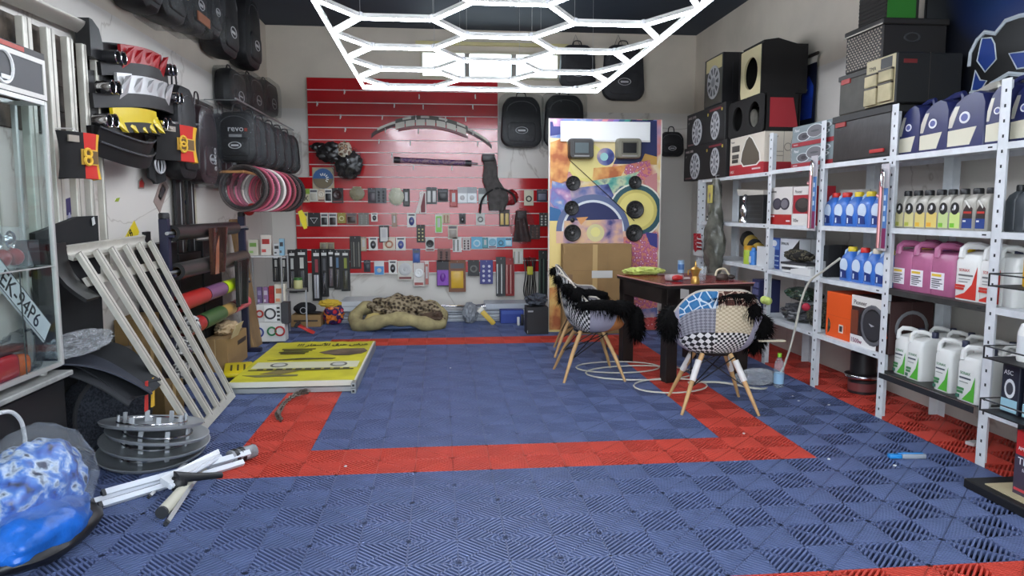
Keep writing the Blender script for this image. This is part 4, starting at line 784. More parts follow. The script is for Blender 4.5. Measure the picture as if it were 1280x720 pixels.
paint([(790, 150), (821, 151), (821, 205), (766, 205), (760, 178), (790, 172)], (34, 44, 92)); paint([(806, 192), (821, 196), (821, 206), (800, 205)], (206, 160, 80)); paint([(700, 175), (780, 175), (762, 215), (700, 215)], (226, 206, 150)); paint(circ(733, 203, 24), (228, 214, 124)); paint(circ(733, 203, 20), (234, 218, 140)); paint(circ(757, 196, 11), 0, neb); paint(circ(755, 196, 5), (150, 200, 196))
paint([(688, 178), (706, 172), (714, 196), (708, 226), (688, 236)], 0, ora); paint([(742, 210), (768, 208), (784, 206), (776, 220), (740, 226)], 0, ora); paint([(782, 206), (812, 200), (815, 224), (790, 226), (780, 216)], 0, star); paint([(740, 226), (778, 220), (800, 214), (784, 232), (760, 246)], 0, teal)
paint([(690, 226), (712, 232), (724, 262), (700, 270), (688, 252)], 0, stripe); paint([(712, 236), (760, 230), (770, 250), (716, 262)], 0, neb); paint([(806, 222), (821, 216), (821, 250), (812, 240)], (196, 130, 130))
paint([(686, 258), (700, 262), (706, 276), (686, 280)], (40, 100, 150)); paint([(686, 276), (702, 276), (700, 415), (686, 415)], (232, 206, 130)); paint([(686, 360), (702, 356), (702, 412), (686, 412)], 0, ora)
paint(circ(795, 263, 34), (226, 222, 206)); paint(circ(795, 263, 32), (44, 84, 92)); paint(circ(795, 263, 26), (206, 190, 104)); paint(circ(795, 263, 22), (228, 212, 124))
paint(circ(741, 289, 46, 0, 180), (92, 104, 140)); paint([(695, 289), (787, 289), (787, 304), (695, 304)], (220, 176, 150)); paint(circ(741, 289, 39, 0, 180), (214, 218, 220)); paint(circ(741, 289, 36, 0, 180), (30, 38, 88)); paint([(705, 276), (777, 274), (779, 304), (703, 304)], 0, spotmat('dusk_paint', [(60, 62, 120), (170, 140, 160), (214, 170, 150), (226, 190, 140)], 6, .5, 'NOISE')); paint([(720, 272), (735, 271), (726, 281)], (216, 150, 90)); paint(circ(744, 291, 11), (214, 206, 150)); paint(circ(744, 290, 6), (228, 220, 140))
paint([(779, 296), (821, 290), (821, 400), (786, 412), (779, 340)], 0, star); paint([(806, 290), (821, 292), (821, 310), (812, 306)], (60, 60, 130)); paint([(786, 388), (821, 384), (821, 400), (786, 400)], 0, neb); paint([(786, 398), (821, 396), (821, 412), (786, 412)], 0, spotmat('pinkred', [(226, 170, 170), (190, 60, 60), (200, 90, 80)], 24, .5))
MB().tube([(*up(711, 200), 0)] and [(up(711, 200)[0], -.03, up(711, 200)[1]), (up(760, 245)[0], -.03, up(760, 245)[1]), (up(792, 276)[0], -.03, up(792, 276)[1])], .004, 5).build('cable', hue((30, 28, 28)), bd)
# the blank white sign and what is fixed to the board
a, b = up(700, 177), up(812, 153)
t = thing('white_sign', 'blank white rectangular sign across the top of the painted board', 'sign', (PXC, YP-.024, 0)); MB().bbox(a[0], b[0], -.012, .0, a[1], b[1], .003, n=1).build('plate', hue((238, 238, 236), .4), t); MB().box(a[0], b[0], -.014, -.0115, a[1], a[1]+.02).build('lower_edge', hue((216, 214, 208)), t)
blkp = mat('black_speaker_plastic', (28, 27, 27), .45); grey_m = mat('dark_grey_mesh', (52, 50, 50), .5)
for k, (cx, cy, r, lab) in enumerate(((716, 229, 9, 'upper left round speaker with cross grille on the painted board'), (793, 228, 8, 'upper right small round speaker on the painted board'), (714, 260, 9, 'round coaxial speaker left of the navy arch'), (793, 262, 11, 'round speaker in the centre of the yellow painted disc'), (715, 291, 10.5, 'lower left round speaker on the painted board'), (792, 291, 10.5, 'lower right round speaker below the yellow disc'))):
    x, z = up(cx, cy); R = r*YP/ (at(cx+r, cy, Y=YP)-at(cx, cy, Y=YP)).length*0 + (at(cx+r, cy, Y=YP).x-at(cx, cy, Y=YP).x)
    t = thing('round_speaker', lab, 'speaker', (PXC+x, YP-.022, z), (PI/2, 0, 0), 'speakers fixed to the painted board')
    MB().lathe([(R, 0), (R, .012), (R*.92, .018), (R*.82, .014), (R*.35, .004), (R*.3, .012), (R*.2, .018)], 24).build('frame', blkp, t, True)
    MB().lathe([(R*.16, .016), (R*.12, .022), (.001, .024)], 12).build('dome', mat('silver_dome', (120, 116, 112), .3, metal=.6), t, True)
    g = MB()
    for q in range(4): g.box(-R*.84, R*.84, -.003, .003, .016, .019, RZ(q*PI/4+.3))
    g.build('grille', grey_m, t)
    MB().torus(R*.6, .003, 20, 5, TR(0, 0, .017)).build('grille_ring', grey_m, t)
x, z = up(715, 275); t = thing('small_tweeter', 'tiny black tweeter just above the lower left speaker', 'tweeter', (PXC+x, YP-.022, z), (PI/2, 0, 0)); MB().lathe([(.026, 0), (.026, .012), (.012, .02)], 14).build('body', blkp, t, True); MB().ball((0, 0, .016), .009).build('dome', grey_m, t, True)
for k, (x0, x1, y0, y1, c1, c2, lab) in enumerate(((709, 740, 174, 199, (54, 52, 50), (96, 106, 108), 'dark headrest monitor with glossy grey screen on the painted board'), (768, 799, 174, 199, (126, 122, 106), (40, 40, 42), 'beige grey headrest monitor with small black screen on the painted board'))):
    a, b = up(x0, y1), up(x1, y0); w_, h_ = b[0]-a[0], b[1]-a[1]
    t = thing('headrest_monitor', lab, 'monitor', (PXC+(a[0]+b[0])/2, YP-.024, a[1]))
    m = MB(); rloft(m, [(-.0, -w_*.46, w_*.46, -h_*.0+.0, .0, .01)]) if False else None
    out = [rrect(-w_*.5, w_*.5, 0, h_, 0, .03), rrect(-w_*.5, w_*.5, 0, h_, -.07, .035), rrect(-w_*.45, w_*.45, h_*.05, h_*.95, -.10, .035)]
    MB().loft([[(x, zz, y) for x, y, zz in r] for r in out]).build('shell', hue(c1, .4), t, True)
    s_ = (.36, .3) if k else (.38, .30)
    MB().box(-w_*.34, w_*.34, -.106, -.098, h_*.20, h_*.84).build('bezel', hue(tuple(int(q*.8) for q in c1), .35), t); MB().box(-w_*.27, w_*.27, -.108, -.105, h_*.27, h_*.77).build('screen', hue(c2, .12), t); MB().box(-w_*.3, w_*.3, -.107, -.104, h_*.10, h_*.16).build('button_row', hue((150, 148, 144), .4), t)
# cardboard box standing before the board
a, b = at(703, 417, Y=4.06), at(790, 305, Y=4.06); w_ = b.x-a.x
t = thing('flat_carton', 'large flat brown cardboard carton leaning in front of the painted board', 'cardboard box', ((a.x+b.x)/2, 4.06, 0))
card = mat('brown_cardboard', (158, 126, 82), .85, noise=.08, scale=3)
MB().bbox(-w_/2, w_/2, 0, .14, 0, .99, .004, n=1).build('body', card, t); MB().box(-w_*.07, w_*.0, -.002, .0, .02, .985).build('tape', hue((190, 158, 104), .4), t); MB().box(-w_*.36, w_*.36, -.0015, 0, .70, .704).build('crease', hue((130, 100, 64)), t); MB().box(-w_*.08, w_*.22, -.003, 0, .62, .70).build('white_label', hue((206, 204, 198)), t); MB().box(-w_*.44, -w_*.36, -.002, 0, .58, .66).build('printed_square', hue((130, 100, 70)), t); MB().box(w_*.15, w_*.152, -.0015, 0, 0, .98).build('fold_line', hue((136, 106, 68)), t)

# ------------------------------------------------------------------ table
TA = math.radians(10); tb = thing('wooden_table', 'dark wooden table with red glossy top and thick square legs', 'table', (2.90, 1.76, 0), (0, 0, TA))
TWd, TDp, TH = .74, .90, .78
dkw = mat('very_dark_wood', (34, 26, 22), .4, noise=.25, scale=6); redtop = mat('red_table_cloth', (128, 26, 32), .25, noise=.3, scale=9, bump=.15, bscale=12)
MB().bbox(-.02, TWd+.02, -.02, TDp+.02, TH-.03, TH-.004, .006, n=1).build('tabletop', dkw, tb)
MB().sheet(lambda u, v: (-.022+u*(TWd+.044), -.022+v*(TDp+.044), TH+.002*math.sin(u*9+v*5)), 14, 14, .004).build('red_cover', redtop, tb, True)
MB().tube([(-.022, TDp, TH-.002), (-.022, -.022, TH-.002), (TWd+.02, -.022, TH-.002)], .006, 6).build('pale_edge', mat('pale_edge_trim', (176, 120, 112), .3), tb, True)
for (x0, x1, y0, y1) in ((.0, TWd, .0, .025), (.0, TWd, TDp-.025, TDp), (0, .025, .025, TDp-.025), (TWd-.025, TWd, .025, TDp-.025)): MB().box(x0, x1, y0, y1, TH-.16, TH-.03).build('apron', dkw, tb)
for (x, y) in ((0, 0), (TWd-.1, 0), (0, TDp-.1), (TWd-.1, TDp-.1)): MB().bbox(x, x+.10, y, y+.10, 0, TH-.03, .006, n=1).build('leg', dkw, tb)
MB().prism([(.0, .0), (.07, -.01), (.075, -.07), (.0, -.08)], -.006, -.002, 'y', TR(.10, -.02, TH-.03)).build('white_tag', hue((176, 172, 168)), tb)
TM = tb.matrix_world.copy() if False else (TR(2.90, 1.76, 0) @ RZ(TA))
def tp(x, y, z=TH+.004): return TM @ Vector((x, y, z))
def tpx(px_, py_): return at(px_, py_, Z=TH+.004)
p = tpx(806, 343); tag(crumple((p.x, p.y+.03, TH+.03), (.17, .10, .035), .35, 3, 61, 5, flat=-.026, ridged=True).build('cleaning_cloth', mat('lime_microfibre', (206, 214, 120), .95, noise=.12, scale=6), None, True), 'crumpled pale lime cleaning cloth on the red table top', 'cloth')
p = tpx(870, 355); t = thing('gold_coffee_pot', 'small golden moka pot near the front edge of the red table', 'coffee pot', (p.x, p.y+.02, TH+.004)); gold = mat('golden_metal', (206, 160, 84), .3, metal=.75)
MB().lathe([(.034, 0), (.036, .01), (.03, .05), (.024, .06), (.026, .07), (.036, .10), (.038, .115), (.02, .13), (.008, .137)], 12).build('body', gold, t, True); MB().lathe([(.006, .135), (.009, .15), (.005, .165), (.007, .178)], 8).build('knob', gold, t, True); MB().prism([(.03, .095), (.052, .118), (.03, .118)], -.008, .008, 'y').build('spout', gold, t); MB().tube([(-.032, 0, .11), (-.058, 0, .105), (-.058, 0, .07)], .006, 6).build('handle', gold, t, True)
p = tpx(879, 351); t = thing('drinking_glass', 'clear water glass behind the golden pot on the red table', 'glass', (p.x+.01, p.y+.05, TH+.004)); MB().lathe([(.026, 0), (.035, .11), (.033, .11), (.024, .006)], 16).build('tumbler', filmmat('tumbler_glass', (220, 226, 230), .22, .04, 0), t, True); MB().lathe([(.0255, .004), (.0262, .014)], 16).build('thick_base', filmmat('tumbler_glass'), t, True)
p = tpx(905, 350); t = thing('dark_headset', 'dark brown headphone-like object with cream band on the red table', 'headset', (p.x, p.y+.04, TH+.004)); MB().lathe([(.05, 0), (.055, .02), (.04, .045), (.02, .05)], 14).build('ear_pad', hue((60, 46, 38), .6), t, True); MB().tube(smooth([(-.05, .02, .03), (-.03, .03, .075), (.03, .03, .085), (.07, .02, .03)], 4), .009, 7).build('cream_band', hue((206, 190, 160), .5), t, True); MB().ball((.08, .01, .02), (.035, .03, .02)).build('second_pad', hue((50, 40, 34), .6), t, True); MB().lathe([(.018, .051), (.016, .054)], 12).build('badge', hue((190, 176, 150)), t)
p = tpx(845, 351); t = thing('tissue_pack', 'small clear and red packet on the red table', 'packet', (p.x, p.y+.02, TH+.004), .2); MB().bbox(-.07, .07, -.03, .06, 0, .05, .015).build('clear_pouch', mat('cloudy_pouch', (190, 176, 176), .2, noise=.15), t, True); crumple((-.0, -.03, .025), (.05, .03, .024), .2, 3, 66, 3).build('red_wrapper', hue((178, 34, 34), .4), t, True)
for k, (px_, py_) in enumerate(((838, 345), (858, 349), (826, 344))):
    p = tpx(px_, py_); tag(MB().bbox(p.x-.03, p.x+.03, p.y-.012, p.y+.012, TH+.004, TH+.02, .004).build('table_oddment', hue([(120, 50, 46), (190, 176, 170), (110, 90, 84)][k], .5)), ['small dark red oddment lying on the red table', 'small pale oddment beside the golden pot on the table', 'small grey oddment beside the lime cloth'][k], 'oddment')
p = tpx(853, 338); t = thing('blue_tumbler', 'small blue and clear cup standing at the back of the table', 'cup', (p.x-.1, p.y-.25, TH+.004)); MB().lathe([(.03, 0), (.03, .07), (.028, .11), (.03, .115)], 14).build('body', hue((150, 180, 206), .2), t, True); MB().lathe([(.0305, .03), (.0305, .08)], 14, cap=False).build('blue_band', hue((70, 110, 160), .3), t, True)

# ------------------------------------------------------------------ patchwork shell chairs with black fur throws
def uvsheet(name, fn, u0, u1, v0, v1, nu, nv, m, parent, off=0.0, flip=False):
    vs = []; fs = []; uv = []
    for j in range(nv+1):
        for i in range(nu+1): vs.append(fn(u0+(u1-u0)*i/nu, v0+(v1-v0)*j/nv, off)); uv.append((i/nu, j/nv))
    W = nu+1
    for j in range(nv):
        for i in range(nu): fs.append([j*W+i, j*W+i+1, (j+1)*W+i+1, (j+1)*W+i])
    me = bpy.data.meshes.new(name); me.from_pydata([tuple(v) for v in vs], [], fs); me.materials.append(m)
    l_ = me.uv_layers.new(name='UVMap')
    for lp in me.loops: l_.data[lp.index].uv = uv[lp.vertex_index]
    me.polygons.foreach_set('use_smooth', [True]*len(me.polygons))
    return link(name, me, parent)
def sst(a, b, x): t_ = max(0, min(1, (x-a)/(b-a))); return t_*t_*(3-2*t_)
def shell(phi, v, off=0.0):                     # faces local -Y, seat centre at (0,0,.43)
    s = math.sin(phi); H = .165*sst(-.95, -.35, s) + .22*sst(.05, .95, s); R = .27+.035*abs(math.cos(phi)) - .02*sst(.3, 1, s)
    q = v*PI/2; r = R*(math.sin(q)**.55); z = .385 + (H+.065)*(1-math.cos(q))**.9
    return Vector(((r+off*math.sin(q))*math.cos(phi), (r+off*math.sin(q))*math.sin(phi)*.95, z-off*math.cos(q)))
checks = [checkmat('houndstooth', (226, 224, 220), (26, 26, 28), 13), checkmat('diamond_bw', (226, 226, 224), (30, 30, 34), 7, rot=.785), checkmat('cream_grid', (214, 200, 170), (182, 166, 138), 14), checkmat('grey_lattice', (150, 150, 158), (110, 110, 120), 11, rot=.785), spotmat('brown_web', [(200, 176, 156), (84, 50, 40), (70, 40, 34)], 17, .9, 'EDGE'), spotmat('blue_web', [(200, 214, 224), (50, 110, 160), (60, 120, 170)], 17, .9, 'EDGE'), hue((164, 160, 176), .9), hue((206, 130, 70), .9)]
furm = mat('black_fur', (12, 11, 11), .9, spec=.1)
def fur(t, blobs, n, L, seed):
    rs = random.Random(seed); b = MB(); base = MB()
    for i, (c, r_) in enumerate(blobs):
        mm = crumple(c, r_, .15, 3, seed+i, 3); base.add(mm.v, mm.f)
        for k in range(int(n*(r_[0]+r_[1]+r_[2])/.25)):
            d = Vector((rs.gauss(0, 1), rs.gauss(0, 1), rs.gauss(0, 1))).normalized()
            p = Vector(c)+Vector((d.x*r_[0], d.y*r_[1], d.z*r_[2]))*.95; tip = p+d*L*rs.uniform(.3, 1)+Vector((rs.uniform(-.3, .3)*L, rs.uniform(-.3, .3)*L, -L*rs.uniform(.3, 1.1))); sd = d.cross(Vector((rs.random(), rs.random(), rs.random()))).normalized()*.004
            b.add([p-sd, p+sd, tip], [(0, 1, 2)])
    o = base.build('fur_throw', furm, t, True); h = b.build('fur_hair', furm, o); h['kind'] = 'stuff'
def shell_chair(lab, loc, rz, furs, sleeves, seed, patches):
    t = thing('patchwork_chair', lab, 'chair', loc, rz, 'patchwork chairs at the table')
    uvsheet('seat_lining', shell, 0, 2*PI, .02, 1, 48, 10, hue((120, 116, 118), .9), t)
    for (a0, a1, v0, v1, mi) in patches: uvsheet('fabric_patch', shell, math.radians(a0), math.radians(a1), v0, v1, 10, 7, checks[mi], t, .014)
    MB().tube([shell(2*PI*k/48, 1, .007) for k in range(48)], .009, 6, closed=True).build('rim_piping', hue((190, 180, 166), .7), t, True)
    wood = mat('pale_beech', (206, 164, 110), .5, noise=.12, scale=9)
    F = [(-.17, -.16), (.17, -.16), (-.17, .17), (.17, .17)]
    for x, y in F:
        MB().tube([(x*.55, y*.55, .385), (x*1.05, y*1.05, .20), (x*1.5, y*1.5, 0)], [.017, .016, .010], 10).build('leg', wood, t, True)
        if sleeves: MB().tube([(x*.72, y*.72, .345), (x*1.02, y*1.02, .215)], [.022, .021], 10).build('white_sleeve', hue((222, 218, 214), .6), t, True)
    wire = hue((24, 24, 24), .4)
    for a, b in (((-1, -1), (1, 1)), ((1, -1), (-1, 1)), ((-1, -1), (1, -1)), ((-1, 1), (1, 1)), ((-1, -1), (-1, 1)), ((1, -1), (1, 1))):
        MB().tube([(a[0]*.12, a[1]*.12, .37), (b[0]*.19, b[1]*.19, .17)], .0045, 5).build('wire_strut', wire, t)
    MB().lathe([(.13, .375), (.14, .395)], 16).build('seat_mount', wire, t)
    fur(t, furs, 700, .05, seed)
P_side = [(120, 168, .05, 1, 0), (168, 214, .05, 1, 6), (214, 275, .05, 1, 7), (275, 320, .05, 1, 6), (320, 400, .05, 1, 3), (40, 95, .05, 1, 2), (95, 120, .05, 1, 1)]
def rchair():
    F = [((.27, -.10, .59), (.09, .12, .10)), ((.30, .04, .60), (.08, .10, .10)), ((-.29, .0, .57), (.10, .13, .09)), ((-.31, -.14, .50), (.08, .11, .13)), ((-.05, .22, .80), (.16, .035, .025)), ((-.20, .17, .70), (.06, .05, .05))]
    P = [(98, 150, .82, 1, 5), (40, 98, .85, 1, 4), (100, 150, .55, .82, 3), (38, 100, .55, .85, 2), (100, 160, .12, .55, 1), (38, 100, .12, .55, 0), (8, 38, .12, 1, 6), (-30, 8, .12, 1, 7), (150, 215, .12, 1, 6), (215, 330, .05, 1, 7)]
    return F, [(180-a1, 180-a0, v0, v1, m_) for a0, a1, v0, v1, m_ in P]
F, P = rchair()
shell_chair('patchwork shell chair nearest the camera, its patterned back turned to us', (3.02, 1.10, 0), PI+math.radians(-8), F, True, 5, P)
shell_chair('patchwork shell chair in side view left of the table, with black fur', (2.36, 2.10, 0), PI/2, [((-.29, -.02, .62), (.05, .19, .045)), ((-.29, -.19, .60), (.06, .11, .06)), ((-.16, .20, .74), (.10, .05, .05)), ((-.24, .15, .70), (.05, .07, .06)), ((.0, .25, .80), (.10, .035, .03)), ((-.30, -.31, .48), (.06, .06, .13))], False, 8, P_side)
shell_chair('far patchwork shell chair behind the side-view chair, partly hidden by the table', (2.48, 3.05, 0), PI/2-.15, [((-.30, -.06, .575), (.06, .17, .07)), ((.02, .25, .79), (.12, .035, .03)), ((-.22, .17, .60), (.05, .06, .10))], False, 12, P_side)
t = thing('folded_paper', 'cream printed paper sticking out of the nearest chair', 'paper', (3.33, 1.03, .475), (.0, .0, .3)); MB().prism([(-.05, -.02), (.10, -.10), (.09, -.14), (-.08, -.07)], 0, .01, 'z').build('sheet', hue((206, 196, 170)), t); MB().prism([(-.05, -.03), (.05, -.07), (.05, -.09), (-.06, -.055)], .01, .012, 'z').build('print_band', hue((60, 54, 50)), t)

# ------------------------------------------------------------------ small goods on the lower slatwall
YK = YS-.012
wire_m = mat('white_hook_wire', (228, 224, 220), .35)
def pack(x0, x1, y0, y1, col, kind, ic, lab, name='blister_pack', cat='pack', extra=None):
    a, b = at(x0, y1, Y=YK), at(x1, y0, Y=YK); w, h = b.x-a.x, b.z-a.z
    t = thing(name, lab, cat, ((a.x+b.x)/2, YK, a.z), 0, 'small packs on the slatwall')
    if kind not in ('bag', 'bundle'):
        MB().bbox(-w/2, w/2, -.004, .002, 0, h, .002, n=1).build('card', hue(col, .45), t)
        MB().tube([(0, .01, h*.94), (0, -.03, h*.94), (0, -.034, h*.97)], .0025, 5).build('hang_hook', wire_m, t)
    I = hue(ic, .35)
    if kind == 'fob': m = MB(); m.ball((0, -.008, h*.42), (w*.30, .014, h*.30), 14, 8); m.build('key_fob', I, t, True); MB().box(-w*.35, w*.35, -.0055, -.004, h*.8, h*.9).build('printed_panel', hue((60, 60, 64)), t); MB().box(-w*.12, w*.12, -.023, -.019, h*.36, h*.5).build('fob_button', hue((150, 150, 154)), t)
    elif kind == 'disc': MB().lathe([(w*.40, 0), (w*.42, .010), (w*.34, .016), (w*.12, .010), (w*.10, .018), (.001, .02)], 20, TR(0, -.004, h*.56) @ RX(PI/2)).build('disc', I, t, True); MB().box(-w*.4, w*.4, -.0055, -.004, h*.05, h*.16).build('printed_panel', hue(extra or (120, 60, 60)), t)
    elif kind == 'block': MB().bbox(-w*.36, w*.36, -.020, -.004, h*.12, h*.66, .005).build('item', I, t, True); MB().box(-w*.4, w*.4, -.0055, -.004, h*.74, h*.9).build('printed_panel', hue(extra or (90, 90, 94)), t)
    elif kind == 'panel': MB().box(-w*.46, w*.46, -.0056, -.004, h*.04, h*.62).build('printed_panel', I, t); MB().ball((0, -.006, h*.34), (w*.24, .012, h*.16), 10, 6).build('item', hue(extra or (200, 200, 200), .35), t, True)
    elif kind == 'tri': MB().tube([(-w*.3, -.007, h*.62), (w*.3, -.007, h*.62), (0, -.007, h*.22)], .006, 6, closed=True).build('triangle', I, t)
    elif kind == 'x': MB().box(-w/2, w/2, -.0055, -.004, h*.62, h).build('green_header', hue((140, 170, 60)), t); M = TR(0, -.005, h*.3); m = MB(); m.box(-w*.05, w*.05, -.001, .001, -h*.22, h*.22, M @ RY(.6)); m.box(-w*.05, w*.05, -.001, .001, -h*.22, h*.22, M @ RY(-.6)); m.build('x_mark', I, t)
    elif kind == 'two':
        for k in (-1, 1): MB().bbox(k*w*.24-w*.16, k*w*.24+w*.16, -.018, -.004, h*.1, h*.78, .005).build('item', I, t, True)
    elif kind == 'rings': MB().torus(w*.26, w*.07, 18, 6, TR(0, -.008, h*.45) @ RX(PI/2) @ Matrix.Diagonal((1, 1.5 if h > w*1.6 else 1, 1, 1))).build('ring', I, t, True)
    elif kind == 'bars':
        n = 4
        for k in range(n): MB().bbox(-w*.42+k*w*.22, -w*.42+k*w*.22+w*.12, -.014, -.004, h*.06, h*.82, .003, n=1).build('strip', hue(ic if k % 2 == 0 else (extra or (210, 210, 210)), .35), t)
    elif kind == 'dots':
        for k in range(8): MB().lathe([(w*.11, 0), (w*.11, .006), (w*.05, .010)], 8, TR((-.22+.44*(k % 2))*w, -.004, h*(.14+.2*(k//2))) @ RX(PI/2)).build('button', I, t, True)
    elif kind == 'bag': crumple((0, -.02, h/2), (w/2, .022, h/2), .22, 4, len(lab), 4, ridged=True).build('contents', I, t, True); crumple((0, -.022, h/2), (w*.52, .028, h*.52), .15, 3, len(lab)+3, 3).build('film', film, t, True); MB().bbox(-w*.3, w*.3, -.02, -.01, h*.86, h*1.04, .002, n=1).build('header_card', hue(col, .5), t)
    elif kind == 'bundle':
        for k in range(7): MB().tube(smooth([(w*(-.4+.13*k), -.015-.006*(k % 3), h*.97), (w*(-.3+.11*k)+.012*math.sin(k*2), -.03, h*.6), (w*(-.42+.14*k), -.02, h*.25), (w*(-.2+.06*k), -.018, h*.03)], 4), .008, 6).build('cable', I, t, True)
        MB().tube([(0, .01, h*.98), (0, -.04, h*.98)], .003, 5).build('hang_hook', wire_m, t); MB().bbox(-w*.2, w*.2, -.045, -.02, h*.6, h*.78, .004).build('tag', hue(col), t, True)
    elif kind == 'tall': MB().bbox(-w*.38, w*.38, -.012, -.004, h*.05, h*.9, .003, n=1).build('item', I, t); MB().box(-w*.2, w*.2, -.0135, -.0115, h*.3, h*.8).build('printed_strip', hue(extra or (190, 190, 190)), t)
    elif kind == 'wiper':
        MB().box(-w*.3, w*.3, -.0056, -.004, h*.86, h*.92).build('printed_panel', hue((220, 220, 216)), t)
        MB().box(-w*.16, w*.16, -.0056, -.004, h*.55, h*.80).build('printed_letters', hue(extra or (206, 206, 200)), t); MB().bbox(-w*.28, w*.2, -.016, -.004, h*.05, h*.50, .004).build('blade', I, t, True); MB().tube([(-w*.1, -.018, h*.06), (-w*.02, -.02, h*.5)], .004, 6).build('blade_arm', mat('chrome', (205, 205, 208)), t, True)
    return t
W_, K_, CR = (222, 220, 214), (34, 32, 32), (204, 196, 166)
